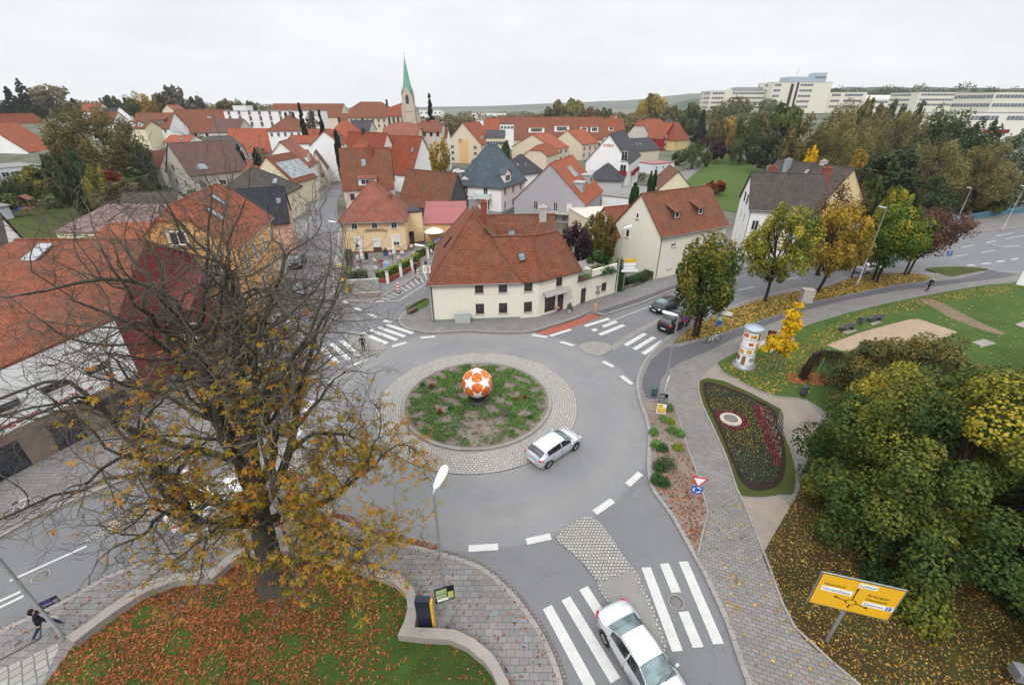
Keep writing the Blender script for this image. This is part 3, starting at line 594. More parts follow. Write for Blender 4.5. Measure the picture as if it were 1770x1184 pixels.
def house(name, label, A, B, ez, dep, rz=None, ry=None, roof='gx', wall=None, rf=None, ov=.35, wins=(), chim=(), sky=(), dorm=(), cat='house', hip=None, hk=.55, group=None, wallname='wall', gut=None, base=None, Z0=-.3, plinth=None):
    A = Vector(A); B = Vector(B); d = B - A; Wd = d.length; a = math.atan2(d.y, d.x)
    root = thing(name, label, cat, (A.x, A.y, 0), a, group)
    H = House(); H.root = root; H.W = Wd; H.dep = dep; H.ez = ez; H.roofkind = roof
    mid = A + d / 2
    if rz is None and ry is not None:
        perp = Vector((-d.y, d.x)).normalized(); rp = mid + perp * (dep / 2 if roof != 'gy' else .0); rz = max(zat(rp.y, ry), ez + .3)
    if rz is None: rz = ez + min(Wd, dep) * .42
    H.rz = rz
    S = {'F': ((0, 0), (1, 0), (0, -1), Wd), 'R': ((Wd, 0), (0, 1), (1, 0), dep), 'B': ((Wd, dep), (-1, 0), (0, 1), Wd), 'L': ((0, dep), (0, -1), (-1, 0), dep)}
    H.S = S
    mb = MB(); placed = []
    expl = []
    for q in wins:
        if q[0] == '*':            # grid: ('*', side, cols, rows z list, w, h, kind)
            _, sd, cols, zl, w, h, kd = q; L = S[sd][3]
            for c in range(cols):
                for z in zl: expl.append((sd, L * (c + .5) / cols - w / 2, z, w, h, kd))
        else: expl.append(q)
    for sd, (O, D, N, L) in S.items():
        hol = [(q[1], q[2], q[3], q[4]) for q in expl if q[0] == sd]
        ok = wallface(mb, O, D, L, ez, hol, N, Z0)
        for q in expl:
            if q[0] == sd: placed.append((q, (q[1], q[2], q[3], q[4]) in ok))
    e2 = ez - .02
    k = hk if roof in ('hx', 'hy') else 1.0
    if roof in ('gx', 'hx'):
        zt = ez + (rz - ez) * k; y1 = dep / 2 * k
        for x, s in ((0, -1), (Wd, 1)):
            poly = [(x, 0, ez), (x, dep, ez), (x, dep - y1, zt), (x, y1, zt)] if k < 1 else [(x, 0, ez), (x, dep, ez), (x, dep / 2, rz)]
            mb.face(poly if s > 0 else poly[::-1])
    if roof in ('gy', 'hy'):
        zt = ez + (rz - ez) * k; x1 = Wd / 2 * k
        for y, s in ((0, 1), (dep, -1)):
            poly = [(0, y, ez), (Wd, y, ez), (Wd - x1, y, zt), (x1, y, zt)] if k < 1 else [(0, y, ez), (Wd, y, ez), (Wd / 2, y, rz)]
            mb.face(poly if s > 0 else poly[::-1])
    if roof == 'mono':
        mb.face([(0, dep, ez), (0, dep, rz), (0, 0, ez)]); mb.face([(Wd, 0, ez), (Wd, dep, rz), (Wd, dep, ez)]); mb.face([(Wd, dep, ez), (Wd, dep, rz), (0, dep, rz), (0, dep, ez)])
    H.wall = mb.build(wallname, wall, root)
    rb = MB(); th = .17; t_ = .02; ridge = []
    sl = (rz - ez) / (dep / 2) if roof in ('gx', 'hx', 'hip') else (rz - ez) / (Wd / 2) if roof in ('gy', 'hy') else 0
    lo = ez - ov * sl + t_; top = rz + t_ + .12
    up = lambda z: z + .12
    if roof == 'gx':
        for y0, y1 in ((-ov, dep / 2), (dep + ov, dep / 2)): rb.slab([(-ov * .7, y0, up(lo)), (Wd + ov * .7, y0, up(lo)), (Wd + ov * .7, y1, top), (-ov * .7, y1, top)], th)
        ridge = [((-ov * .7, dep / 2, top), (Wd + ov * .7, dep / 2, top))]
    elif roof == 'gy':
        for x0, x1 in ((-ov, Wd / 2), (Wd + ov, Wd / 2)): rb.slab([(x0, -ov * .7, up(lo)), (x0, dep + ov * .7, up(lo)), (x1, dep + ov * .7, top), (x1, -ov * .7, top)], th)
        ridge = [((Wd / 2, -ov * .7, top), (Wd / 2, dep + ov * .7, top))]
    elif roof == 'hx':
        zt = up(ez + (rz - ez) * k + t_); y1 = dep / 2 * k; h = dep / 2 * (1 - k) * .95; o7 = ov * .7
        for m_ in (0, 1):
            Y = (lambda y: dep - y) if m_ else (lambda y: y)
            rb.slab([(-o7, Y(-ov), up(lo)), (Wd + o7, Y(-ov), up(lo)), (Wd + o7, Y(y1), zt), (Wd - h, Y(dep / 2), top), (h, Y(dep / 2), top), (-o7, Y(y1), zt)], th)
        rb.slab([(Wd + o7, y1, zt), (Wd + o7, dep - y1, zt), (Wd - h, dep / 2, top)], th); rb.slab([(-o7, y1, zt), (-o7, dep - y1, zt), (h, dep / 2, top)], th)
        ridge = [((h, dep / 2, top), (Wd - h, dep / 2, top))] + [((x, Y, zt), (xx, dep / 2, top)) for x, xx in ((-o7, h), (Wd + o7, Wd - h)) for Y in (y1, dep - y1)]
    elif roof == 'hy':
        zt = up(ez + (rz - ez) * k + t_); x1 = Wd / 2 * k; h = Wd / 2 * (1 - k) * .95; o7 = ov * .7
        for m_ in (0, 1):
            X = (lambda x: Wd - x) if m_ else (lambda x: x)
            rb.slab([(X(-ov), -o7, up(lo)), (X(-ov), dep + o7, up(lo)), (X(x1), dep + o7, zt), (X(Wd / 2), dep - h, top), (X(Wd / 2), h, top), (X(x1), -o7, zt)], th)
        rb.slab([(x1, -o7, zt), (Wd - x1, -o7, zt), (Wd / 2, h, top)], th); rb.slab([(x1, dep + o7, zt), (Wd - x1, dep + o7, zt), (Wd / 2, dep - h, top)], th)
        ridge = [((Wd / 2, h, top), (Wd / 2, dep - h, top))] + [((X, y, zt), (Wd / 2, yy, top)) for y, yy in ((-o7, h), (dep + o7, dep - h)) for X in (x1, Wd - x1)]
    elif roof == 'hip':
        if Wd >= dep:
            h = hip if hip is not None else dep / 2
            a_, b_ = (h, dep / 2, top), (Wd - h, dep / 2, top)
        else:
            h = hip if hip is not None else Wd / 2
            a_, b_ = (Wd / 2, h, top), (Wd / 2, dep - h, top); lo = ez - ov * (rz - ez) / (Wd / 2) + t_
        c = [(-ov, -ov, up(lo)), (Wd + ov, -ov, up(lo)), (Wd + ov, dep + ov, up(lo)), (-ov, dep + ov, up(lo))]
        if Wd >= dep: polys = [[c[0], c[1], b_, a_], [c[1], c[2], b_], [c[2], c[3], a_, b_], [c[3], c[0], a_]]; hips = [(c[0], a_), (c[3], a_), (c[1], b_), (c[2], b_)]
        else: polys = [[c[0], c[1], a_], [c[1], c[2], b_, a_], [c[2], c[3], b_], [c[3], c[0], a_, b_]]; hips = [(c[0], a_), (c[1], a_), (c[2], b_), (c[3], b_)]
        for p in polys:
            p2 = []
            for q in p:
                if not p2 or (Vector(q) - Vector(p2[-1])).length > .05: p2.append(q)
            rb.slab(p2, th)
        ridge = [(a_, b_)] + hips
    elif roof == 'flat':
        rb.box(-.1, -.1, ez + .003, Wd + .1, dep + .1, ez + .22); rb.box(.25, .25, ez + .225, Wd - .25, dep - .25, ez + .24)
    elif roof == 'mono':
        rb.slab([(-ov, -ov, ez + .15), (Wd + ov, -ov, ez + .15), (Wd + ov, dep + ov, rz + .15), (-ov, dep + ov, rz + .15)], th)
    for p, q in ridge:
        if (Vector(p) - Vector(q)).length > .1: rb.tube([Vector(p) - Vector((0, 0, .03)), Vector(q) - Vector((0, 0, .03))], .11, 6)
    H.roof = rb.build('roof', rf, root)
    for q, hole in placed:
        sd, u, z, w, h, kd = q; O, D, N, L = S[sd]; add_window(root, O, D, N, u, z, w, h, kd, 0.0 if hole else .13)
    for (u, y, top_h, w, mt) in chim:
        cb = MB(); zb = rz - 2.5; cb.box(u - w / 2, y - w / 2, zb, u + w / 2, y + w / 2, rz + top_h); cb.box(u - w / 2 - .07, y - w / 2 - .07, rz + top_h, u + w / 2 + .07, y + w / 2 + .07, rz + top_h + .12)
        cb.box(u - w / 4, y - w / 4, rz + top_h + .12, u + w / 4, y + w / 4, rz + top_h + .35); cb.build('chimney', mt, H.roof)
    for (sd, u, t, w, h) in sky: skylight(H, sd, u, t, w, h)
    for q in dorm: dormer(H, *q)
    if gut:
        gb = MB(); sds = {'gx': 'FB', 'hx': 'FB', 'gy': 'LR', 'hy': 'LR', 'hip': 'FBLR'}.get(roof, '')
        for s_ in sds:
            O, D, N, L = S[s_]; o3 = Vector((*O, 0)); d3 = Vector((*D, 0)); n3 = Vector((*N, 0)); zz = up(lo) - .1
            gb.tube([o3 + n3 * (ov + .06) - d3 * ov * .6 + Vector((0, 0, zz)), o3 + n3 * (ov + .06) + d3 * (L + ov * .6) + Vector((0, 0, zz))], .075, 6)
        O, D, N, L = S[gut]; o3 = Vector((*O, 0)); d3 = Vector((*D, 0)); n3 = Vector((*N, 0))
        gb.tube([o3 + n3 * (ov + .06) + d3 * .15 + Vector((0, 0, up(lo) - .1)), o3 + n3 * .08 + d3 * .15 + Vector((0, 0, ez - .4)), o3 + n3 * .08 + d3 * .15], .05, 6)
        gb.build('gutter', paint('zinc', (.22, .21, .20), .5, .5), root)
    if plinth:
        pb = MB()
        for s_ in 'FRBL':
            O, D, N, L = S[s_]; o3 = Vector((*O, 0)); d3 = Vector((*D, 0)); n3 = Vector((*N, 0))
            hol = sorted([(q[1], q[1] + q[3]) for q, _ in placed if q[0] == s_ and q[2] < plinth[0]]); x = -.02
            for a0, a1 in hol + [(L + .02, L + .02)]:
                if a0 > x + .02:
                    M = Matrix(((d3.x, n3.x, 0, o3.x), (d3.y, n3.y, 0, o3.y), (0, 0, 1, 0), (0, 0, 0, 1))); pb.box(x, -.01, -.2, a0, .035, plinth[0], 0, M)
                x = a1
        pb.build('plinth', plinth[1], root)
    return H
def slope_frame(H, sd):
    O, D, N, L = H.S[sd]; half = (H.dep if sd in 'FB' else H.W) / 2
    n3 = Vector((*N, 0)); return Vector((*O, H.ez)), Vector((*D, 0)), n3, L, half
def skylight(H, sd, u, t, w, h, mat=None, name='skylight'):
    o, D, N, L, half = slope_frame(H, sd); up = (-N * half + Vector((0, 0, H.rz - H.ez))); ln = up.length; up.normalize(); nn = D.cross(up).normalized()
    if nn.z < 0: nn = -nn
    p = o + D * u + up * (ln * t) + nn * .13
    M = Matrix(((D.x, up.x, nn.x, p.x), (D.y, up.y, nn.y, p.y), (D.z, up.z, nn.z, p.z), (0, 0, 0, 1)))
    f = .09; mb = MB()
    for a in ((-w / 2, 0, 0, w / 2, f, .1), (-w / 2, h - f, 0, w / 2, h, .1), (-w / 2, f, 0, -w / 2 + f, h - f, .1), (w / 2 - f, f, 0, w / 2, h - f, .1)): mb.box(*a)
    s = mb.build(name, DARK if mat is None else mat, H.root); s.matrix_local = M
    MB().box(-w / 2 + f, f, 0, w / 2 - f, h - f, .06).build('pane', SKYG, s); return s
def dormer(H, sd, u, t, w, h, kind, wallm, roofm, slope=.25, wk='w'):
    o, D, N, L, half = slope_frame(H, sd); tn = (H.rz - H.ez) / half
    p = o + D * u - N * (half * t) + Vector((0, 0, (H.rz - H.ez) * t + .12))
    M = Matrix(((D.x, -N.x, 0, p.x), (D.y, -N.y, 0, p.y), (0, 0, 1, p.z), (0, 0, 0, 1)))
    mb = MB(); back = h / max(tn - (slope if kind == 's' else 0), .15)
    zb = -.25
    mb.face([(-w / 2, 0, zb), (w / 2, 0, zb), (w / 2, 0, h), (-w / 2, 0, h)])
    hb = h + (slope * back if kind == 's' else 0)
    mb.face([(w / 2, 0, zb), (w / 2, back, hb - .2), (w / 2, back, hb), (w / 2, 0, h)]); mb.face([(-w / 2, 0, zb), (-w / 2, 0, h), (-w / 2, back, hb), (-w / 2, back, hb - .2)])
    if kind == 'g': mb.face([(-w / 2, 0, h), (w / 2, 0, h), (0, 0, h + w * .35)])
    dm = mb.build('dormer', wallm, H.root); dm.matrix_local = M
    rb = MB()
    if kind == 's': rb.slab([(-w / 2 - .2, -.25, h - slope * .25 + .1), (w / 2 + .2, -.25, h - slope * .25 + .1), (w / 2 + .2, back + .1, hb + .1), (-w / 2 - .2, back + .1, hb + .1)], .12)
    elif kind == 'f': rb.box(-w / 2 - .12, -.2, h + .01, w / 2 + .12, back + .1, h + .18)
    else:
        b2 = (h + w * .35) / tn
        for s_ in (-1, 1): rb.slab([(s_ * (w / 2 + .2), -.25, h - .02), (0, -.25, h + w * .35 + .1), (0, b2, h + w * .35 + .1), (s_ * (w / 2 + .2), back, h - .02)], .12)
    rb.build('dormer_roof', roofm, dm)
    ww = min(w * .7, w - .35); hh = h * .68
    fb = MB(); f = .07; x0 = -ww / 2; z0 = h * .16
    for a in ((x0, -.05, z0, -x0, -.003, z0 + f), (x0, -.05, z0 + hh - f, -x0, -.003, z0 + hh), (x0, -.05, z0 + f, x0 + f, -.003, z0 + hh - f), (-x0 - f, -.05, z0 + f, -x0, -.003, z0 + hh - f)): fb.box(*a)
    nm = max(1, int(ww / .7))
    for i in range(1, nm): fb.box(x0 + ww * i / nm - .03, -.05, z0 + f, x0 + ww * i / nm + .03, -.003, z0 + hh - f)
    fb.face([(x0 + f, -.02, z0 + f), (-x0 - f, -.02, z0 + f), (-x0 - f, -.02, z0 + hh - f), (x0 + f, -.02, z0 + hh - f)], 1)
    fb.build('window', [FRW if wk == 'w' else FRB, GLASS], dm)
    return dm
def balcony(H, sd, u, z, w, d, railm, slabm=None, glass=False):
    O, D, N, L = H.S[sd]; D3, N3 = Vector((*D, 0)), Vector((*N, 0)); p = Vector((*O, z)) + D3 * u
    M = Matrix(((D3.x, N3.x, 0, p.x), (D3.y, N3.y, 0, p.y), (0, 0, 1, p.z), (0, 0, 0, 1)))
    s = MB().box(0, .01, -.18, w, d, 0).build('balcony', slabm or SILL, H.root); s.matrix_local = M
    rb = MB()
    if glass: rb.box(0, d - .05, .08, w, d - .02, 1.0); rb.box(.0, .02, .08, .03, d - .05, 1.0); rb.box(w - .03, .02, .08, w, d - .05, 1.0)
    else:
        n = max(4, int(w / .16))
        for i in range(n + 1): rb.box(w * i / n - .012, d - .045, 0, w * i / n + .012, d - .02, .95)
        for i in range(int(d / .16) + 1):
            for x in (0, w): rb.box(x - .012, .02 + i * .16, 0, x + .012, .045 + i * .16, .95)
    for zz in (.06, .95):
        rb.box(-.02, d - .055, zz, w + .02, d - .015, zz + .05); rb.box(-.02, .02, zz, .02, d - .055, zz + .05); rb.box(w - .02, .02, zz, w + .02, d - .055, zz + .05)
    rb.build('railing', railm, s); return s
def lettering(text, size, mat, parent, M, name='lettering', ext=.02, align='LEFT', target_w=None):
    cu = bpy.data.curves.new(name, 'FONT'); cu.body = text; cu.size = size; cu.extrude = ext; cu.align_x = align
    tmp = bpy.data.objects.new(name, cu); COL.objects.link(tmp); dg = bpy.context.evaluated_depsgraph_get(); dg.update()
    me = bpy.data.meshes.new_from_object(tmp.evaluated_get(dg)); bpy.data.objects.remove(tmp); bpy.data.curves.remove(cu)
    me.materials.clear(); me.materials.append(mat)
    if target_w:
        xs_ = [v.co.x for v in me.vertices]; k = target_w / (max(xs_) - min(xs_))
        for v in me.vertices: v.co.x *= k
    o = link(name, me, parent); o.matrix_local = M; return o
def frameM(p, D, up):                              # text frame: x along D, y along up, z out
    D = Vector(D).normalized(); up = Vector(up).normalized(); n = D.cross(up)
    return Matrix(((D.x, up.x, n.x, p[0]), (D.y, up.y, n.y, p[1]), (D.z, up.z, n.z, p[2]), (0, 0, 0, 1)))
TO = tiles("orange_tiles", (.31, .082, .038), .24, moss=.2); TR = tiles('old_red_tiles', (.25, .08, .041), .28, .17, .18, .3); TB = tiles('weathered_brown_tiles', (.20, .066, .036), .3, .3, .22, .4)
TRR = tiles('salmon_tiles', (.29, .105, .075), .14, .3, .22, .12, bs=.3); TBO = tiles('bright_orange_tiles', (.37, .10, .05), .14, .32, .24, .1); TM = tiles('mauve_brown_tiles', (.15, .085, .075), .15, .34, .3, .2)
TD = tiles('dark_brown_tiles', (.085, .07, .062), .2, .38, .3, .25, (.05, .05, .045)); TN = tiles('navy_tiles', (.032, .035, .048), .2, .34, .3, .1, (.03, .03, .03)); TG = tiles('slate_blue_tiles', (.085, .115, .14), .1, .36, .4, .1, (.06, .07, .07), .4)
TK = tiles('dark_grey_tiles', (.065, .068, .078), .12, .34, .3, .1, (.05, .05, .05)); TGR = tiles('grey_old_tiles', (.13, .115, .105), .2, .32, .3, .4, (.08, .075, .06)); TDR = tiles('dark_red_tiles', (.20, .05, .035), .2, .3, .24, .25)
TW = tiles('rich_red_tiles', (.27, .06, .028), .14, .3, .24, .15)
METR = paint('red_sheet_roof', (.25, .058, .055), .45, .1, .1, .6); METM = paint('mauve_sheet_roof', (.17, .105, .10), .6, 0, .1, .5); ZINC = paint('zinc_roof', (.33, .345, .36), .45, .4, .1, .8); CREAMR = paint('cream_flat_roof', (.5, .47, .40), .7)
FLATR = soil('flat_roof_gravel', [(.3, (.16, .15, .145)), (.7, (.27, .265, .26))], .4, 8.0, .2, .5)
WW = render_wall('white_render', (.78, .775, .76)); WCR = render_wall('cream_render', (.70, .665, .555), .04, .15); WY = render_wall('yellow_render', (.62, .47, .22)); WPEACH = render_wall('peach_render', (.66, .42, .20)); WOR = render_wall('orange_render', (.64, .36, .14)); WP = render_wall('pink_render', (.60, .36, .26))
WG = render_wall('lilac_grey_render', (.36, .345, .37), .03, .12); WGB = render_wall('grey_beige_render', (.42, .395, .35)); WST = render_wall('pale_greenish_render', (.46, .44, .36), .06, .3); WDR = render_wall('dark_red_render', (.19, .03, .033), .08, .2); WBL = render_wall('pale_blue_render', (.60, .63, .68)); WBG = render_wall('old_grey_render', (.52, .49, .45), .1, .45); WRD = render_wall('red_cladding', (.24, .018, .02), .05, .1)
WYP = render_wall('pale_yellow_render', (.66, .59, .42)); WSTONE = render_wall('sandstone_ground_floor', (.20, .155, .125), .14, .4); SLATE = tiles('slate_cladding', (.10, .105, .115), .1, .2, .25, .1, (.08, .08, .08), .3); WBE = render_wall('beige_render', (.62, .53, .40), .05)
BRICK = pavers('red_brick', (.28, .085, .05), .24, .075, .012, .18, mcol=.8, kind='UV', stain=.3); CHW = paint('pale_chimney', (.42, .39, .36), .9); PLG = paint('green_grey_plinth', (.22, .25, .21), .9, 0, .2)
ALU = paint('aluminium_rail', (.50, .52, .54), .35, .6); LETR = paint('red_letters', (.36, .02, .03), .5); LETB = paint('blue_letters', (.06, .055, .24), .5); LETK = paint('black_letters', (.012, .012, .014), .5)
# ------------------------------------------------------------------ the cream corner house by the roundabout
def rmat(root): return Matrix.Translation(root.location) @ Matrix.Rotation(root.rotation_euler.z, 4, 'Z')
def merge(H2, root, skip=()):
    M = rmat(root).inverted() @ rmat(H2.root)
    for ch in list(H2.root.children): ch.parent = root; ch.matrix_local = M @ ch.matrix_basis
    bpy.data.objects.remove(H2.root)
def wpart(name, mb, mats, root):
    o = mb.build(name, mats, root); o.matrix_local = rmat(root).inverted(); return o
P0, P1, P2, P3, P4 = (-8.9, 45.25), (.9, 46.05), (2.95, 46.45), (7.75, 49.65), (13.2, 53.6)
n1 = house('corner_house', 'cream corner house with steep red tiled hipped roof beside the roundabout', P0, P1, 4.75, 15.5, rz=10.9, roof='hip', hip=4.6, wall=WCR, rf=TR, ov=.3, gut='F',
    wins=[('F', 4.85, 3.3, .95, 1.25, 'b'), ('F', 7.45, 3.3, .95, 1.25, 'b'), ('F', 4.85, .8, .95, 1.25, 'b'), ('F', 7.45, .8, .95, 1.25, 'b'), ('L', 3, 1, .9, 1.2, 'b'), ('L', 7, 1, .9, 1.2, 'b'), ('L', 11, 3.2, .9, 1.2, 'b')],
    sky=[('F', 4.95, .36, .95, 1.5), ('R', 3.2, .62, .6, 1.3), ('L', 9, .3, .6, 1.6)], chim=[(4.9, 8.3, .9, .8, ZINC), (6.2, 6.8, .8, .7, BRICK)], plinth=(.3, PLG))
def segwall(mb, a, b, h, holes, root, kinds, z0=-.3):
    a, b = Vector(a), Vector(b); d = (b - a).normalized(); N = (d.y, -d.x); ok = wallface(mb, a, d, (b - a).length, h, holes, N, z0)
    return a, d, N
M1 = rmat(n1.root).inverted()
def segwin(root, a, d, N, q, kind):
    o = add_window(root, a, d, N, *q, kind); o.matrix_local = rmat(root).inverted() @ o.matrix_basis; return o
mb = MB(); segs = [(P1, P2, [(.45, 3.3, .95, 1.25, 'b'), (.45, .8, .95, 1.25, 'b')]), (P2, P3, [(2.5, 3.2, .9, 1.2, 'b'), (.95, .35, 1.55, 1.95, 'g'), (2.85, .05, .9, 2.2, 'd')]), (P3, (4.4, 55.2), [])]
wl = []
for a, b, hs in segs:
    r = segwall(mb, a, b, 4.75, [h[:4] for h in hs], n1.root, None); wl.append((r, hs))
mb.face([(4.4, 55.2, -.3), (-1, 54, -.3), (-1, 54, 4.75), (4.4, 55.2, 4.75)])
wpart('wall', mb, WCR, n1.root)
for (a, d, N), hs in wl:
    for h in hs: segwin(n1.root, a, d, N, h[:4], h[4])
rb = MB(); E0, E1, E2, E3, E4 = (.3, 45.75, 4.55), (3.1, 46.15, 4.55), (8.15, 49.55, 4.55), (4.7, 55.6, 4.55), (-1.5, 54, 4.55)
q0, q1, q2 = (-2.2, 48.9, 8.75), (2.5, 49.35, 8.75), (5.3, 51.2, 8.75)
for p in ([E0, E1, q1, q0], [E1, E2, q2, q1], [E2, E3, q2], [E3, E4, q0, q1, q2]): rb.slab(p, .17)
for a, b in ((q0, q1), (q1, q2), (E1, q1), (E2, q2), (E3, q2)): rb.tube([a, b], .12, 6)
r2 = wpart('roof', rb, TR, n1.root)
def wbox(px0, name, M, boxes, mat, root):
    mb = MB()
    for b in boxes: mb.box(*b)
    o = mb.build(name, mat, root); o.matrix_local = (rmat(root).inverted() if root is not None else Matrix()) @ M; return o
up = (Vector(q0) + Vector(q1)) / 2 - (Vector(E0) + Vector(E1)) / 2; D = (Vector(E1) - Vector(E0)).normalized()
Mx = frameM((Vector(E0) + Vector(E1)) / 2 + Vector((.1, 0, .12)) + up * .42, D, up)
s_ = wbox(0, 'skylight', Mx, [(-.4, 0, 0, .4, .08, .14), (-.4, .92, 0, .4, 1.0, .14), (-.4, .08, 0, -.32, .92, .14), (.32, .08, 0, .4, .92, .14)], DARK, n1.root)
MB().box(-.32, .08, 0, .32, .92, .06).build('pane', SKYG, s_)
hb = house('x', 'x', (-4.5, 53.6), (5.6, 54.4), 5.2, 7.5, rz=9.1, roof='gx', wall=WCR, rf=TB, sky=[('F', 4.6, .45, .9, .8), ('F', 7.4, .15, .8, 1.1)], chim=[(8.7, 3.4, 1.0, .9, CHW)]); merge(hb, n1.root)
# awning of the shop, annex with roof terrace
a, d, N = wl[1][0]; D3, N3 = Vector((*d, 0)), Vector((*N, 0)); o3 = Vector((*a, 0))
aw = MB(); aw.slab([o3 + D3 * .6 + N3 * .02 + Vector((0, 0, 2.95)), o3 + D3 * 4.3 + N3 * .02 + Vector((0, 0, 2.95)), o3 + D3 * 4.3 + N3 * .75 + Vector((0, 0, 2.62)), o3 + D3 * .6 + N3 * .75 + Vector((0, 0, 2.62))], .1)
wpart('awning', aw, paint('grey_awning', (.30, .28, .26), .8), n1.root)
an = house('garden_annex', 'low cream annex with planted roof terrace right of the corner house', P3, P4, 3.1, 5.2, roof='flat', wall=WCR, rf=FLATR, wins=[('F', .7, .1, .85, 2.0, 'd'), ('F', 4.2, .9, .9, 1.15, 'b')], cat='building', plinth=(.25, PLG))
mb = MB(); mb.box(2.4, .02, 3.33, an.W, .25, 4.1); mb.box(2.4, .25, 3.33, 2.65, 1.5, 4.1); mb.build('parapet', WCR, an.root)
rl = MB()
for i in range(16): rl.box(.05 + i * .15, .08, 3.33, .08 + i * .15, .11, 4.2)
rl.box(.03, .06, 4.2, 2.38, .13, 4.25); rl.build('railing', DARK, an.root)
# ------------------------------------------------------------------ houses from their eaves, as seen
def h(name, label, a, b, ez, dep, **kw): return house(name, label, g(*a, ez), g(*b, ez), ez, dep, **kw)
def hr(name, label, a, ez, w, rot, dep, right=False, **kw):
    A = Vector(g(*a, ez)) - (Vector((math.cos(R(rot)), math.sin(R(rot)))) * w if right else Vector((0, 0))); return house(name, label, A, A + Vector((math.cos(R(rot)), math.sin(R(rot)))) * w, ez, dep, **kw)
def hp(name, label, x0, x1, re, rr, Y, dep, rot=0.0, **kw):        # far building: a row and a distance
    ez = zat(Y, re); A = Vector((xat(x0, Y, ez), Y)); w = xat(x1, Y, ez) - A.x
    B = A + Vector((math.cos(R(rot)), math.sin(R(rot)))) * w
    if rr is not None: kw['rz'] = max(zat(Y + dep / 2, rr), ez + .3)
    z0 = min(terr(*A), terr(*B)) - 1
    return house(name, label, A, B, ez, dep, Z0=min(z0, ez - 2.5), **kw)
cafe = house('cafe_house', 'apricot cafe with red hipped roof and terrace on the corner', g(598, 440), g(704, 436.5), 5.6, 9.5, ry=313, roof='hip', wall=WPEACH if False else render_wall('apricot_render', (.70, .52, .30), .03, .12), rf=TRR, ov=.5, gut='F',
    wins=[('F', 1.6, 4.0, .9, 1.4, 'c'), ('F', 4.75, 4.0, .9, 1.4, 'c'), ('F', 7.8, 4.0, .9, 1.4, 'c'), ('F', 1.7, 1.0, 1.0, 1.7, 'ch'), ('F', 4.5, .15, 1.35, 2.5, 'dh'), ('F', 7.8, 1.2, 1.0, 1.7, 'ch'), ('*', 'L', 3, [1.2, 4.0], .9, 1.4, 'c')], plinth=(.45, BRICK), chim=[(7.6, 4.2, -2.2, .8, TRR)])
Mt = Matrix.Translation((3.6, -.12, 3.55)) @ Matrix.Rotation(R(90), 4, 'X')
bd = MB()
for i in range(9):
    x = 3.45 + i * .4; zc = 3.42 + .28 * (1 - ((i - 4) / 4.5) ** 2); bd.box(x, -.08, zc, x + .4, -.02, zc + .5)
bd.build('sign_board', paint('tan_signboard', (.45, .33, .18), .6), cafe.root); lettering('Gasthaus', .36, paint('sign_brown', (.10, .05, .025), .5), cafe.root, Matrix.Translation((3.75, -.10, 3.72)) @ Matrix.Rotation(R(90), 4, 'X'), target_w=2.9)
ext = house('cafe_annex', 'apricot side wing of the cafe with flat dark roof and dark door', g(705.5, 424), g(734, 420), 5.4, 6, roof='flat', wall=render_wall('apricot_render', (.70, .52, .30)), rf=TK, wins=[('F', .35, .1, .9, 2.2, 'd')], cat='building', plinth=(.4, BRICK))
rl = MB()
for z in (5.95, 6.25, 6.55): rl.box(.2, .3, z, ext.W - .2, .34, z + .04); rl.box(.2, 5.6, z, ext.W - .2, 5.64, z + .04); rl.box(.2, .3, z, .24, 5.6, z + .04)
for i in range(12): rl.box(.2 + i * .42, .3, 5.8, .24 + i * .42, .34, 6.6); rl.box(.2 + i * .42, 5.6, 5.8, .24 + i * .42, 5.64, 6.6)
rl.build('railing', paint('rusty_rail', (.22, .13, .09), .8), ext.root)
h('shed_building', 'low cream building with plain red sheet roof behind the cafe garden', (733, 388), (803, 387), 3.2, 7, rz=5.6, roof='mono', wall=WPEACH, rf=METR, ov=.25, cat='building')
h('barn', 'old barn with mossy red brown roof and slate gable beside the white villa', (690, 349), (773, 361), 3.4, 7.2, ry=297, roof='gx', wall=SLATE, rf=TB)
h25 = h('house', 'house with old mottled red roof, white dormer and two-pane skylight behind the cafe', (593, 326), (680, 323), 5.2, 11, ry=257, roof='gx', wall=render_wall('pinkish_render', (.60, .46, .40)), rf=TR, wins=[('F', 1.2, 2.6, 1, 1.4, 'b'), ('F', 8.2, 2.6, 1.6, 1.3, 'b'), ('R', 3.0, 2.6, 1.0, 1.3, 'w'), ('R', 7, 2.6, 1, 1.3, 'w')], sky=[('F', 4.9, .52, 1.1, 1.9)], dorm=[('F', 5.4, .04, 3.9, 1.5, 's', WBL, TRR, .3)], chim=[(6.6, 4.4, .7, .8, BRICK), (1, 9, .3, .6, CHW)])
hr('house', 'orange tiled house with a blank white gable behind the old barn', (712, 301), 5.0, 11, 60, 13, ry=237, roof='gy', wall=WW, rf=TW, sky=[('L', 11, .55, .8, 1.6)])
hr('house', 'orange tiled house with hipped end and white gable, left of its twin', (652, 299), 5.0, 11, 60, 15, ry=231, roof='gy', wall=WW, rf=TW, chim=[(5.5, 9, .8, .9, DARK)])
hp('roof_pavilion', 'small orange pyramid roof rising in front of the orange hipped roof', 606, 632, 256, 240, 118, 6, roof='hip', wall=WW, rf=TO, cat='building')
c1 = h('apartment_house', 'apricot striped apartment gable house with white window frames and orange roof', (772, 248), (831, 250), 7.5, 15, ry=213, roof='gy', wall=WBE, rf=TO, wins=[('*', 'F', 3, [.9, 3.3, 5.6], 1.5, 1.2, 'w'), ('F', 5.8, 8.2, 1.6, 1.2, 'w'), ('*', 'R', 4, [1, 4], 1.3, 1.2, 'w')], dorm=[('R', 5, .2, 2.2, 1.2, 'g', WBE, TO), ('R', 10.5, .2, 2.2, 1.2, 'g', WBE, TO)], sky=[('R', 8, .2, .8, 1.3), ('R', 13, .2, .8, 1.3)])
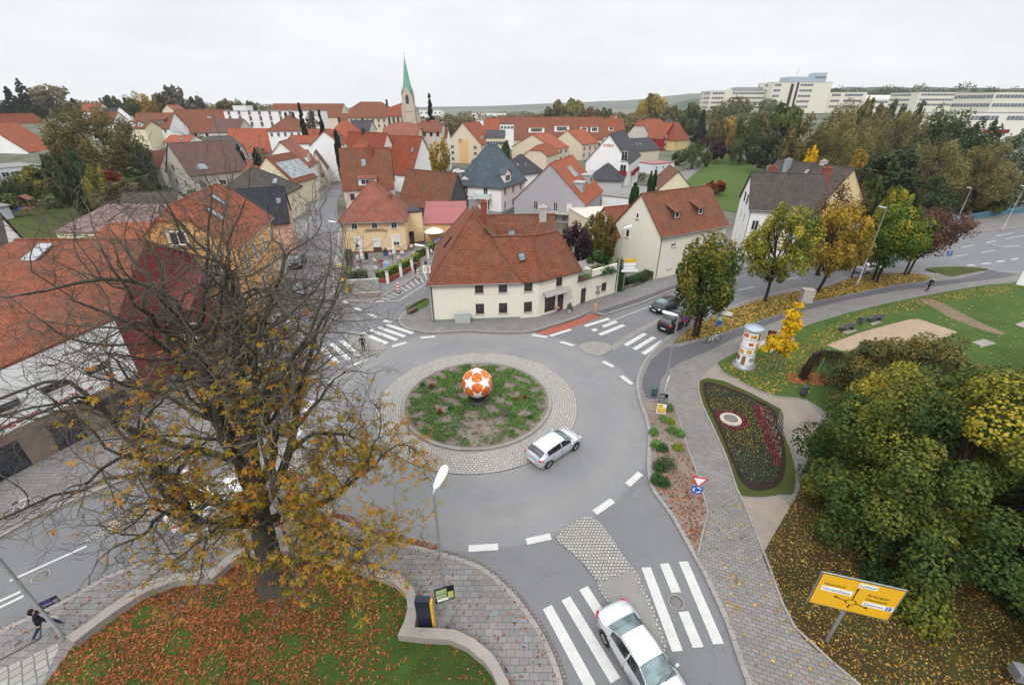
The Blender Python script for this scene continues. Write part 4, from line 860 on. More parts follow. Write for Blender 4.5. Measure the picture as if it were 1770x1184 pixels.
W1 = c1.W; MB().box(W1 * .36, -.03, -.2, W1 * .64, .0, 9.2).build('painted_strip', WPEACH, c1.root)
villa = h('villa', 'white villa with slate blue hipped roof, glass balcony and blue lettering', (791, 315), (866, 321), 6.3, 12, ry=252, roof='hip', hip=3.7, wall=WW, rf=TG, ov=.5,
    wins=[('F', 1.5, 4.0, 1.1, 1.8, 'w'), ('F', 6.6, 4.0, 1.1, 1.9, 'w'), ('F', 1.2, 1.0, .9, 1.4, 'w'), ('F', 3.1, 1.4, .7, .9, 'w'), ('F', 6.9, .8, 1.1, 2.0, 'w'), ('*', 'R', 3, [1.0, 4.0], 1.0, 1.7, 'w')], plinth=(.7, paint('grey_plinth', (.30, .31, .33), .8)),
    dorm=[('F', 4.4, .28, 1.9, 1.0, 's', WW, TG, .45), ('F', 1.9, .02, 3.6, .15, 'g', WW, TG), ('R', 3.4, .02, 3.0, 1.8, 'g', WW, TG)])
balcony(villa, 'F', 4.5, 3.5, 4.2, 1.5, paint('frosted_rail', (.60, .68, .68), .3), SHUT, True)
pl = MB(); pl.box(8.3, -1.4, -.1, 8.42, -1.28, 3.3); pl.box(4.6, -1.4, -.1, 4.72, -1.28, 3.3); pl.build('balcony_post', SHUT, villa.root)
lettering('HETZEL-MAIER', .62, LETB, villa.root, Matrix.Translation((1.5, -.02, 3.0)) @ Matrix.Rotation(R(90), 4, 'X'), target_w=2.95)
h('house', 'small brown roofed house squeezed behind the white villa', (868, 320), (905, 315), 4.5, 9, ry=277, roof='gx', wall=WYP, rf=TD if False else tiles('red_brown_tiles', (.12, .06, .045), .15), sky=[('F', 3.2, .5, .5, 1.4)], wins=[('F', 2.5, 2.4, .9, 1.2, 'w')])
h('house', 'white house with dark grey pyramid roof and two skylights', (893, 302), (940, 297), 5.0, 9, ry=268, roof='hip', wall=WW, rf=TK, sky=[('F', 2, .4, .8, 1.0), ('F', 4.6, .3, .5, 1.5)])
hr('house', 'cream house with orange half-hipped roof behind the lilac grey gable', (906, 268), 6.0, 8.5, -24, 14, ry=250, roof='hy', wall=WBE, rf=TO, hk=.5)
c6 = hr('gable_house', 'lilac grey gabled house with bright orange roof, flue and solar panel', (889, 345), 4.0, 15.2, -21, 18, ry=284, roof='gy', wall=WG, rf=TBO, ov=.25, wins=[('F', 4.3, 3.4 - 1.2, .95, 1.75, 'w'), ('F', 8.6, 2.2, .95, 1.75, 'w'), ('F', 11.4, 2.2, 1.2, 1.75, 'wf'), ('F', 4.4, -.1, .9, 1.4, 'w'), ('F', 8.6, .1, .8, 2.0, 'd'), ('F', 10.6, .2, .9, 1.7, 'w')],
    dorm=[('R', 4.5, .2, 3.0, 1.9, 'f', WG, ZINC), ('R', 13.5, .25, 3.2, 1.9, 'f', WG, ZINC)], chim=[(6.6, 8, -.4, 1.2, SLATE)])
balcony(c6, 'F', 7.7, 2.1, 5.2, 1.4, ALU, CREAMR)
skylight(c6, 'R', 8.6, .55, 3.0, 2.6, ALU, 'solar_panel')
h('flat_building', 'low cream flat roofed annex with metal flues and roof terrace', (1012, 378), (1088, 374), 3.2, 9, roof='flat', wall=WBE, rf=CREAMR, cat='building')
h('hall', 'grey single storey hall with dark hipped roof in front of the white office', (1018, 309), (1075, 311), 5.0, 11, ry=284, roof='hip', wall=render_wall('pale_grey_render', (.47, .46, .455)), rf=TK, ov=.5, wins=[('*', 'R', 3, [1.5], 1, 1.5, 'w')], cat='building')
c9 = h('office_building', 'white office house with dark grey gable roof, red balconies and skylights', (1013, 279), (1087, 282), 8.2, 24, ry=233, roof='gy', wall=WW, rf=TK, wins=[('F', 9.3, 8.6, 1.6, 2.4, 'w'), ('F', 9.3, 5.3, 1.6, 2.4, 'w'), ('*', 'R', 6, [1.5, 4.6], 1.5, 1.6, 'w')], sky=[('R', 4 + 2.2 * i, .3, .9, 2.0) for i in range(8)], cat='office')
balcony(c9, 'F', 9.0, 5.2, 2.2, 1.0, WRD, WRD, True); balcony(c9, 'R', 7, 4.3, 4, .9, WRD, SILL, True); balcony(c9, 'R', 15, 4.3, 4, .9, WRD, SILL, True)
lettering('adea', 1.3, paint('orange_letters', (.55, .16, .05), .5), c9.root, Matrix.Translation((c9.W * .38, -.06, c9.rz - 2.9)) @ Matrix.Rotation(R(90), 4, 'X'), target_w=2.6)
bd = MB(); bd.box(1.0, -.08, 4.6, 3.9, -.01, 6.2); bd.build('sign_board', SHUT, c9.root)
c7 = h('apartment_block', 'long cream apartment block with wide orange brown roof and white dormers', (889, 241), (1043, 241), 7.5, 17, ry=203, roof='gx', wall=WBE, rf=tiles('orange_brown_tiles', (.235, .085, .045), .12, .34, .3, .2), wins=[('*', 'F', 9, [1.2, 4.4], 2.0, 1.6, 'w')], dorm=[('F', 10.5, .28, 7.5, 2.3, 's', WW, TO, .2), ('F', 22.5, .32, 7, 2.6, 's', WW, TO, .15), ('F', 33, .30, 3.6, 2.4, 's', WW, TO, .2), ('F', 38, .30, 3.6, 2.4, 's', WW, TO, .2)], cat='apartments')
for u in (31, 38): balcony(c7, 'F', u, 4.0, 5, 1.5, ALU)
c8 = h('apartment_house', 'cream low pitched apartment house with staggered orange tile roof and balconies', (885, 254), (957, 258), 6.0, 13, ry=233, roof='gy', wall=WBE, rf=TBO, wins=[('F', 3, 1, 1.2, 2.0, 'b'), ('F', 9, 4, 1.6, 1.2, 'w'), ('*', 'R', 3, [1.2, 3.8], 1.6, 1.5, 'w')], cat='apartments')
c8b = h('apartment_house', 'cream apartment house with orange roof, glass corner windows and grey balconies', (954, 247), (1006, 250), 6.5, 14, ry=226, roof='gy', wall=WBE, rf=TBO, wins=[('F', 6, .8, 2.0, 2.0, 'w'), ('F', 6, 3.8, 2.0, 2.0, 'w'), ('*', 'R', 3, [1.2, 3.8], 1.6, 1.5, 'w')], cat='apartments')
balcony(c8, 'F', 7.5, 3.4, 6, 1.8, ALU); balcony(c8b, 'F', 4, 3.4, 4.5, 1.8, ALU)
hp('house', 'orange roofed house nearest the long apartment block on its right', 1040, 1085, 236, 206, 262, 14, 12, roof='gx', wall=WW, rf=TO, dorm=[('F', 6, .3, 3, 1.8, 's', WW, TO)])
hp('house', 'tall steep orange gable roof behind the white office house', 1046, 1080, 222, 200, 330, 16, roof='gy', wall=WBE, rf=TO)
hp('house', 'pale house with broad orange roof right of the tall orange gable', 1085, 1120, 232, 206, 285, 14, -18, roof='hy', wall=WBG, rf=TO, wins=[('F', 2, 4, 1, 1.3, 'w')])
hp('house', 'house with double orange hipped roof by the wood edge', 1112, 1152, 226, 206, 330, 16, roof='hx', wall=WGB, rf=TO)
rd = h('red_house', 'dark red clad house with white windows and orange roof near the meadow', (1146, 240), (1172, 238), 6.0, 10, ry=213, roof='gy', wall=WRD, rf=TO, wins=[('F', 2.2, .9, 1.2, 1.4, 'c'), ('F', 2.2, 3.6, 1.2, 1.4, 'c'), ('F', 2.0, 6.3, 1.5, 1.2, 'c')])
h('house', 'yellow house with orange hipped roof right of the red house', (1166, 242), (1191, 240), 5.5, 10, ry=212, roof='hip', wall=WY, rf=TO, wins=[('F', 1.5, 2.6, 1, 1.2, 'w')])
hp('house', 'house with black hipped roof between orange roofs near the meadow', 1143, 1178, 226, 204, 320, 14, roof='hip', wall=WBG, rf=TK)
h('house', 'long row house with grey skylit roof behind the white office', (1092, 262), (1140, 258), 5, 12, ry=240, roof='gx', wall=WBE, rf=TK, sky=[('F', 2 + 2.2 * i, .4, .9, 1.4) for i in range(4)])
h('garage', 'pale blue garage building with three small windows and red flat roof', (1130, 285), (1166, 282), 3.2, 8, roof='flat', wall=WBL, rf=METR, wins=[('*', 'F', 3, [1.6], .9, .9, 'w')], cat='garage')
h('garage', 'white garage box with flat grey roof beside the little gabled house', (1100, 345), (1140, 326), 3.0, 8, roof='flat', wall=WW, rf=FLATR, cat='garage')
hr('house', 'small cream gabled house with half grey half red roof', (1139, 326), 3.4, 8.0, -8, 13, ry=297, roof='gy', wall=WYP, rf=tiles('patched_red_tiles', (.21, .085, .055), .2), wins=[('F', 1.6, .8, 1.0, 1.5, 'w')], chim=[(4.6, 1.5, -.9, .8, BRICK)])
c14 = h('house', 'cream roadside house with red roof and two shed dormers', (1143, 408), (1257, 387), 6.2, 8.8, ry=329, roof='gx', wall=WCR, rf=TR, ov=.3, wins=[('F', 2.3, 4.3, 1.0, 1.3, 'wh'), ('F', 5.3, 4.3, 1.1, 1.3, 'wf'), ('F', 9.3, 4.3, 1.0, 1.3, 'wf'), ('F', 2.1, 1.2, 1.1, 1.5, 'wf'), ('F', 5.2, 1.2, 1.1, 1.5, 'wf'), ('F', 9, 1.2, 1.1, 1.5, 'wf'), ('L', 2.2, 4.6, .7, 1.1, 'w'), ('L', 3.9, 7.6, .5, .8, 'w')], gut='F',
    dorm=[('F', 4.0, .30, 1.15, 1.1, 's', FRB, TR, .42), ('F', 8.8, .30, 1.15, 1.1, 's', FRB, TR, .42)])
h('house_extension', 'greenish grey side wing with red lean-to roof and dark porch', (1063, 406), (1123, 399), 4.7, 6.5, ry=357, roof='gx', wall=WST, rf=TR, wins=[('F', 2.2, 2.9, 1.5, 1.3, 'w'), ('F', 3.6, .1, 1.0, 2.3, 'd')], cat='house')
c15 = h('house', 'tall white gabled house with dark brown ribbed roof behind the yellow trees', (1297, 360), (1424, 367), 7.6, 10.5, ry=301, roof='gx', wall=WW, rf=TD, wins=[('L', 3.2, 4.5, 1.0, 1.6, 'w'), ('L', 6.8, 4.5, 1.0, 1.6, 'w'), ('L', 3.2, 1.2, 1.0, 1.6, 'wf'), ('L', 6.8, 1.2, 1.0, 1.6, 'wf'), ('L', 3.6, 7.6, .9, 1.4, 'b'), ('L', 6.4, 7.6, .9, 1.4, 'b'), ('*', 'F', 4, [1.2, 4.3], 1.0, 1.5, 'w')], chim=[(3.0, 6.2, .8, 1.0, BRICK), (10.5, 6.2, .9, 1.1, BRICK)], gut='F')
hr('house', 'yellow gabled house with dark brown roof right of the white gabled house', (1421, 352), 7.0, 11, 24, 14, ry=292, roof='gy', wall=render_wall('straw_render', (.64, .50, .27)), rf=TD, sky=[('L', 7, .62, .8, 1.6), ('L', 9, .5, .8, 1.4)], chim=[(5.7, 5.5, .6, .8, CHW), (4, 11, .4, .9, ZINC)])
# ------------------------------------------------------------------ left side of the rising street
f3 = house('house', 'orange rendered house with bright orange half-hipped roof behind the chestnut', (-37.6, 42.4), (-28.3, 44.7), 8.6, 15.5, rz=12.9, roof='hy', wall=WOR, rf=TO, hk=.72, wins=[('F', 4.1, 9.3, 1.4, 1.3, 'c'), ('F', 6.3, 5.6, 1.3, 1.5, 'c'), ('F', 6.3, 2.2, 1.3, 1.5, 'c'), ('*', 'R', 4, [2.0, 5.6], 1.1, 1.7, 'c')], sky=[('R', 5, .42, 1.3, 1.9), ('R', 9.5, .6, 1.2, 1.9)], gut='R')
f1b = MB(); Pl = lambda y: 7 + .55 * (y - 31.4)
A_, B_, C_, D_ = (-31.1, 31.4), (-41.5, 24.1), (-43.5, 38.6), (-32.1, 38.6)
shop = thing('shop_building', 'white walled shop house with big orange tile roof and red wall lettering', 'building', (-33, 26, 0))
E_, F_, G_ = (-29.2, 29.9, 7.75), (-36.4, 13.2, 6.1), (-46, 13.2, 6.1)
TF = tiles('weathered_orange_tiles', (.235, .07, .036), .22, .30, .22, .2)
f1b.slab([E_, (*D_, 11.15), (*C_, 11.15)], .2, 0); f1b.slab([E_, (*C_, 11.15), F_], .2); f1b.slab([F_, (*C_, 11.15), G_], .2); f1b.slab([(*D_, 11.15), (*C_, 11.15), (-44.5, 46, 7), (-31.8, 46, 7)], .2)
f1b.tube([(*D_, 11.15), (*C_, 11.15)], .13, 6); wpart('roof', f1b, TF, shop)
g0 = Vector((-36.2, 13.5)); g1 = Vector((-29.35, 29.7)); gd = (g1 - g0).normalized(); gn = Vector((gd.y, -gd.x)); GL = (g1 - g0).length; gN = (gn.x, gn.y)
wb = MB(); holes = [(GL - 2.9 - 2.55 * i, 4.3, 1.45, 1.55) for i in range(6)]
wallface(wb, g0, gd, GL, 6.0, holes, gN, 2.9); wb.face([(*g0, 6.0), (*g1, 6.0), (*g1, 7.6)]); wpart('wall', wb, WW, shop)
for q in holes: segwin(shop, g0, gd, gN, q, 'bh')
wb = MB(); e1 = Vector((-32.0, 38.6)); wb.face([(*g1, -.3), (*e1, -.3), (*e1, 10.9), (*g1, 7.6)]); wb.face([(*e1, -.3), (-32.3, 45.8, -.3), (-32.3, 45.8, 7), (*e1, 10.9)]); wpart('side_wall', wb, WDR, shop)
gf = MB(); gh = [(GL - 3.0 - 3.2 * i, .1, 1.7, 2.2) for i in range(5)]; o_ = g0 + gn * .08; wallface(gf, o_, gd, GL, 2.9, gh, gN); gf.prism([tuple(o_), tuple(o_ + gd * GL), tuple(g1 - gn * .2), tuple(g0 - gn * .2)], 2.9, 2.98); wpart('ground_floor', gf, WSTONE, shop)
for q in gh: segwin(shop, o_, gd, gN, q, 'g')
lettering('Metzgerei · Imbiss', .55, LETR, shop, rmat(shop).inverted() @ frameM(Vector((*(g0 + gd * (GL - 9.5) + gn * .02), 3.3)), Vector((*gd, 0)), (0, 0, 1)), target_w=6.5)
for k_, (w_, h_) in enumerate(((1.2, 2.3), (1.2, 2.0))):
    p = Vector((*C_, 11.15)).lerp(Vector((*D_, 11.15)), .3 if k_ == 0 else .42); slope = ((Vector(E_) if k_ == 0 else Vector(F_)) - p).normalized() * -1; slope.x = 0; slope.normalize(); p = p - slope * (3.2 if k_ == 0 else 13)
    wbox(0, 'skylight', frameM(p + Vector((0, 0, .12)), (1, 0, 0), slope), [(-w_ / 2, 0, 0, w_ / 2, h_, .14)], ZINC if k_ == 0 else SHUT, shop)
cr = house('connecting_building', 'dark red connecting building between the shop and the orange house', (-35.6, 35.2), (-29.5, 36.9), 5.2, 6.0, rz=7.0, roof='mono', wall=WDR, rf=METR, wins=[('F', 2.5, 2.4, 1.3, 1.4, 'c'), ('F', 5.5, 2.4, 1.3, 1.4, 'c')], cat='building')
h('house', 'white gabled house with dark tiled roof at the edge left of the shop', (-40, 478), (22, 470), 5.2, 9, ry=374, roof='gx', wall=WW, rf=TD, ov=.3)
h('outbuilding', 'low outbuilding with mauve sheet roof and round red sign', (96, 402), (262, 404), 3.6, 11, rz=5.8, roof='mono', wall=WYP, rf=METM, ov=.2, cat='building')
h('outbuilding', 'narrow orange tiled outbuilding behind the shop roof', (152, 422), (268, 420), 4.6, 5, rz=6.2, roof='mono', wall=WBE, rf=TO, ov=.2, cat='building')
h('house', 'pink gabled house with navy tiled roof facing the rising street', (388, 392), (499, 383), 5.2, 10, ry=327, roof='gx', wall=WP, rf=TN, wins=[('R', 2, 2.6, .9, 1.3, 'w'), ('R', 6.5, 2.6, .9, 1.3, 'w')], sky=[('F', 8, .5, .8, 1.2)])
h('house', 'cream house with broad dark brown hipped roof and two skylights', (368, 340), (487, 338), 5.6, 12, ry=292, roof='hip', wall=WYP, rf=TD, wins=[('*', 'R', 3, [1.0, 3.4], .9, 1.2, 'w')], sky=[('F', 11.3, .4, 1.0, 1.6), ('R', 5, .45, .7, 2.0)])
l18 = hr('house', 'pale yellow gabled house with solar panels on its roof', (506, 316), 5.6, 10.5, -6, 11, right=True, ry=272, roof='gy', wall=WYP, rf=TR, wins=[('R', 2, 2.6, .9, 1.3, 'wf'), ('R', 6, 2.6, .9, 1.3, 'wf')])
skylight(l18, 'R', 6, .12, 10, 4.6, ALU, 'solar_panel')
h('house', 'white gabled town house with dormer and brown shutters up the street', (452, 290), (533, 288), 7.2, 14, ry=246, roof='gy', wall=WW, rf=TRR, wins=[('F', 9.2, 4.4, 1, 1.4, 'w'), ('F', 11.5, 4.4, 1, 1.4, 'w'), ('F', 10.5, 1.4, 1, 1.4, 'w'), ('*', 'R', 5, [1.2, 4.2], .9, 1.4, 'bf')], dorm=[('R', 6, .1, 4, 1.5, 'g', WW, TRR)])
h('house', 'small yellow gabled house with brown fence beside the white town house', (534, 291), (564, 290), 5.2, 7, ry=263, roof='gy', wall=WYP, rf=TM, wins=[('F', 3, 2.4, .9, 1.2, 'w')])
h('house', 'pale blue gabled house with brown roof further up the street', (552, 275), (585, 273), 6.2, 13, ry=248, roof='gy', wall=WBL, rf=TM, wins=[('F', 2, 3, 1, 1.3, 'w'), ('F', 4.4, 3, 1, 1.3, 'w'), ('*', 'R', 4, [1.2, 3.8], .9, 1.3, 'w')])
hp('house', 'brown roofed house with grey walls behind the pale blue gable', 522, 566, 262, 246, 172, 12, roof='gx', wall=WBG, rf=TM)
hr('house', 'big mauve brown roofed house with weathered white gable in the gardens', (327, 303), 6.0, 13, -34, 15, right=True, ry=249, roof='gy', wall=WBG, rf=TM, wins=[('F', 4.5, 6.6, .9, 1.3, 'b'), ('F', 4, 3.2, 1.0, 1.4, 'b'), ('F', 9, 3.2, .9, 1.2, 'b'), ('*', 'R', 3, [2.6], 1.6, 1.4, 'w')], sky=[('R', 4, .1, 2.6, 2.0)])
h('house', 'house with grey brown hipped roof and long dormer behind the mauve roof', (345, 280), (415, 278), 5.0, 13, ry=236, roof='hx', wall=WBG, rf=TGR, dorm=[('F', 9, .3, 3, 1.0, 's', WBG, TGR)])
h('shed', 'low shed with clean orange roof in the garden yard', (390, 293), (434, 293), 2.8, 6, ry=277, roof='gx', wall=WBE, rf=TRR, cat='shed')
h('barn', 'long barn with bright vermilion tile roof and grey gable', (388, 263), (466, 263), 5.0, 15, ry=223, roof='gx', wall=WBG, rf=TBO, wins=[('R', 4, 3, .8, 1.2, 'b'), ('R', 9, 3, .8, 1.2, 'b')])
hp('house', 'white house with brown hipped roof, chimneys and three skylights', 462, 521, 226, 200, 195, 15, roof='hip', wall=WW, rf=TO if False else TR, wins=[('*', 'F', 5, [zat(195, 226) - 2.2], 1.1, 1.5, 'w')], sky=[('F', 5.5 + 2.2 * i, .35, .7, 1.6) for i in range(3)], chim=[(5, 8, .8, .9, DARK), (8, 8, .9, .9, DARK)])
hp('house', 'orange red gabled house with chimney left of the dark conifer', 566, 612, 236, 208, 160, 12, roof='hip', wall=WW, rf=TBO, sky=[('F', 6.5, .3, .5, 1.6)], chim=[(2.6, 6, .6, .7, DARK)])
hp('house', 'old brown orange roofed house in front of the dark conifer', 528, 566, 238, 224, 178, 9, roof='gx', wall=WYP, rf=TO)
hp('house', 'orange roofed house with a dark dormer near the small dark conifer', 536, 592, 252, 226, 150, 11, roof='gy', wall=WW, rf=TO, dorm=[('R', 4, .3, 2.4, 1.2, 's', SLATE, TK)])
hp('house', 'long low orange roofed house left of the orange dormer house', 494, 545, 248, 235, 165, 10, roof='gx', wall=WW, rf=TO)
hp('house', 'house with dark slate roof below the church', 604, 638, 226, 209, 185, 10, roof='gx', wall=WBG, rf=TK, chim=[(4, 5, .8, .7, DARK)])
hp('house', 'house with faded orange hipped roof between church and barn', 660, 722, 238, 213, 160, 14, roof='hx', wall=WBE, rf=TRR, chim=[(9, 7, .9, .8, CHW)])
hp('house', 'brown red roofed house with shuttered upper windows near the church', 716, 762, 228, 209, 168, 13, roof='hx', wall=WBG, rf=TR, wins=[('*', 'F', 4, [zat(168, 236)], 1.0, 1.3, 'b')], chim=[(4, 6, .8, .8, DARK)])
hp('house', 'small house with red roof edge behind the apricot apartment gable', 744, 772, 238, 222, 175, 10, roof='gx', wall=WW, rf=TO)
hp('inn', 'large old building with huge brown orange roof left of the church', 601, 668, 204, 177, 265, 22, roof='hx', wall=WBE, rf=TO if False else TR, wins=[('*', 'F', 7, [zat(265, 212), zat(265, 221)], 1.2, 1.6, 'w')], chim=[(19, 11, 1, 1, DARK)], cat='building')
hp('school', 'long building with orange brown roof on the hill behind the white flats', 464, 588, 203, 180, 300, 20, roof='gx', wall=WBE, rf=TR, cat='building')
hp('hall', 'low link building with orange roof between the hill buildings', 586, 604, 210, 197, 275, 12, roof='gx', wall=WW, rf=TR, cat='building')
fl = hp('flats', 'modern white flat roofed block with dark window bands', 386, 545, 193, None, 225, 14, roof='flat', wall=WW, rf=FLATR, wins=[('*', 'F', 9, [zat(225, 199), zat(225, 209), zat(225, 219)], 1.3, 1.9, 'w')], cat='apartments')
MB().box(3, 3, fl.ez + .24, 9, 9, fl.ez + 2.3).build('stair_tower', SHUT, fl.root)
hp('barn', 'wide barn with weathered red brown roof and two dark hatches', 291, 384, 229, 190, 222, 18, roof='gx', wall=WW, rf=TR, sky=[('F', 7.5, .2, 1.2, 1.0), ('F', 17, .6, 2.0, 1.2)], wins=[('*', 'F', 5, [zat(222, 236)], 1.3, 1.3, 'b')])
hp('house', 'grey rendered gable house with brown roof and satellite dish', 364, 420, 228, 206, 212, 10, -14, roof='gx', wall=WBG, rf=TM, wins=[('R', 3, 3, .9, 1.2, 'w')])
hp('house', 'white house with brown orange roof and wide dormer', 227, 292, 222, 196, 205, 12, roof='gx', wall=WW, rf=TR, dorm=[('F', 11.5, .3, 4, 1.4, 's', TR, TR, .3)], wins=[('*', 'F', 4, [zat(205, 230)], 1.1, 1.4, 'w')])
hp('house', 'cream house with two white dormers in front of the brown orange roof', 214, 250, 222, 210, 192, 9, roof='gx', wall=WYP, rf=TB, dorm=[('F', 3, .2, 1.5, 1.2, 'g', WW, TB), ('F', 6, .2, 1.5, 1.2, 'g', WW, TB)])
h('house', 'white gabled house with slate blue roof and small skylights', (208, 249), (269, 250), 5.5, 12, ry=219, roof='gx', wall=WW, rf=TN, wins=[('R', 3, 2.5, 1, 1.3, 'w'), ('R', 7, 2.5, 1, 1.3, 'w')], sky=[('F', 8, .3, .9, 1.4), ('F', 14, .2, .9, 1.4)])
hp('house', 'small orange roofed house right of the slate blue roof', 284, 326, 246, 235, 165, 8, roof='gx', wall=WW, rf=TBO, sky=[('F', 5, .3, 1.6, 1.0)])
hp('shed', 'dark red garden shed roof beside the big round tree', 244, 276, 288, 262, 128, 8, roof='gx', wall=WBG, rf=TDR, cat='shed')
h('house', 'white gable house with orange roof at the far left edge', (-62, 262), (48, 263), 5.5, 12, ry=214, roof='gy', wall=WW, rf=TO)
h('house', 'low white house with orange front roof at the far left edge', (-45, 272), (37, 270), 3.6, 8, ry=241, roof='gx', wall=WW, rf=TO, sky=[('F', 14, .5, 1.2, 2.0)])
h('house', 'house with tall red orange half-hipped roof under the dark conifers', (24, 243), (99, 238), 4.2, 12, ry=197, roof='hx', wall=WBE, rf=TO, dorm=[('F', 9, .4, 2.2, .8, 's', DARK, TO, .3)])
h('house', 'small cream house with grey brown roof below the red half-hipped roof', (52, 263), (104, 258), 3.2, 10, ry=232, roof='hip', wall=WYP, rf=TGR, wins=[('F', 4, 1.2, .9, 1.2, 'b')])
h('flat_building', 'white flat roofed building with grey roof by the gardens at left', (-20, 294), (74, 286), 5.0, 15, roof='flat', wall=WBL, rf=FLATR, wins=[('*', 'F', 6, [2.6], 1.8, 1.4, 'w')], cat='building')
hp('house', 'white gabled house with orange roof high on the left hillside', 138, 169, 193, 180, 300, 11, roof='gx', wall=WW, rf=TO)
hp('house', 'white house with dark blue grey roof on the left hillside', 171, 200, 198, 187, 290, 11, roof='gx', wall=WW, rf=TN)
hp('house', 'white gable with dark roof beside the golden hillside tree', 199, 223, 199, 185, 275, 10, roof='gy', wall=WW, rf=TN, wins=[('F', 3, zat(275, 202), 1.2, 1.2, 'w')])
hp('house', 'orange roofed house with pale gable behind the big round tree', 150, 194, 214, 194, 215, 11, roof='gx', wall=WW, rf=TR)
hp('house', 'pale orange gabled house right of the golden hillside tree', 280, 302, 192, 182, 280, 10, roof='gy', wall=WBE, rf=TRR)
h('shed', 'grey roofed shed at the left edge below the garden trees', (-10, 360), (14, 356), 2.6, 5, rz=3.2, roof='mono', wall=WBL, rf=FLATR, cat='shed')
h('outbuilding', 'dark brown tiled roof between mauve outbuilding and orange house', (205, 372), (300, 368), 3.4, 9, ry=333, roof='gx', wall=WBG, rf=TD, cat='building')
hp('garden_shed', 'brick red shed in the yard near the vermilion barn', 420, 440, 300, 288, 122, 5, roof='gx', wall=WRD, rf=TR, cat='shed')
# small far buildings beyond the town
for i, (x0, x1, re, rr, Y, wm, rm, lab) in enumerate([(716, 764, 191, 185, 420, WW, ZINC, 'long white industrial hall behind the church tower'), (815, 875, 196, 190, 520, WW, FLATR, 'white terrace of flats far behind the fields'), (823, 890, 209, 204, 330, WW, FLATR, 'white flat shed beyond the dark red roof'), (853, 888, 214, 203, 270, WW, TDR, 'white house with dark red roof left of the long apartment block'), (836, 862, 226, 206, 225, WW, TO, 'white gable house with steep orange roof left of the dark red roof'), (840, 872, 238, 226, 180, WYP, TK, 'house with dark grey roof between apricot gable and cream flats'), (795, 815, 201, 195, 480, WBL, ZINC, 'pale blue hall among the far trees'), (1130, 1148, 196, 190, 620, WW, TDR, 'tiny white house in front of the wooded hill')]):
    hp('building', lab, x0, x1, re, rr, Y, 14, roof='gx' if rm in (TDR, TO, TK) else 'flat', wall=wm, rf=rm, cat='building', wins=[('*', 'F', 6, [max(zat(Y, re) - 2.6, 1)], 1.4, 1.3, 'w')])
# ------------------------------------------------------------------ church
ch = hp('church', 'sandstone church with red roof and tall green copper spire', 668, 707, 201, 178, 250, 30, roof='hx', wall=render_wall('sandstone', (.50, .42, .34)), rf=TW, hk=.6, wins=[('*', 'F', 5, [zat(250, 216)], 1.0, 3.4, 'b')], cat='church')
Yt = 246; xt = xat(708, Yt, 18); wT = 2.6; z_b = terr(xt, Yt)
tb = MB(); zt = zat(Yt, 167); SAND = render_wall('sandstone', (.50, .42, .34)); tb.box(-wT, -wT, -1, wT, wT, zt)
for s in ((-1, -1), (1, -1), (1, 1), (-1, 1)): tb.box(s[0] * wT - .45, s[1] * wT - .45, -1, s[0] * wT + .45, s[1] * wT + .45, zt - 4)
for k in range(4):
    M = Matrix.Rotation(k * math.pi / 2, 4, 'Z'); gz = zat(Yt, 150)
    tb.add([M @ Vector(p) for p in ((-wT, -wT - .02, zt), (wT, -wT - .02, zt), (0, -wT - .02, gz))], [(0, 1, 2)])
tb.box(-wT - .2, -wT - .2, zat(Yt, 193), wT + .2, wT + .2, zat(Yt, 193) + .35)
to = tb.build('tower', SAND, ch.root); to.matrix_local = rmat(ch.root).inverted() @ Matrix.Translation((xt, Yt, 0))
sb = MB(); zs = zat(Yt, 97); n8 = 8; z0 = zt - .5
rings = [(wT * 1.02, z0), (wT * .86, z0 + 3.5), (wT * .5, z0 + (zs - z0) * .5), (.05, zs)]
sb.lathe(rings, 8); sb.tube([(0, 0, zs - .3), (0, 0, zs + 1.6)], .07, 5); sb.tube([(-.5, 0, zs + 1.0), (.5, 0, zs + 1.0)], .06, 5)
for f in range(len(sb.sm)): sb.sm[f] = False
so = sb.build('spire', paint('green_copper', (.15, .33, .26), .7, 0, .12, .5), to)
for k in range(4):
    M = Matrix.Rotation(k * math.pi / 2, 4, 'Z')
    bb = MB(); hw = .75; zb = zat(Yt, 180)
    bb.add([M @ Vector(p) for p in ((-hw, -wT - .04, zb), (hw, -wT - .04, zb), (hw, -wT - .04, zb + 3), (0, -wT - .04, zb + 4.2), (-hw, -wT - .04, zb + 3))], [(0, 1, 2, 3, 4)]); bb.build('belfry_opening', DARK, to)
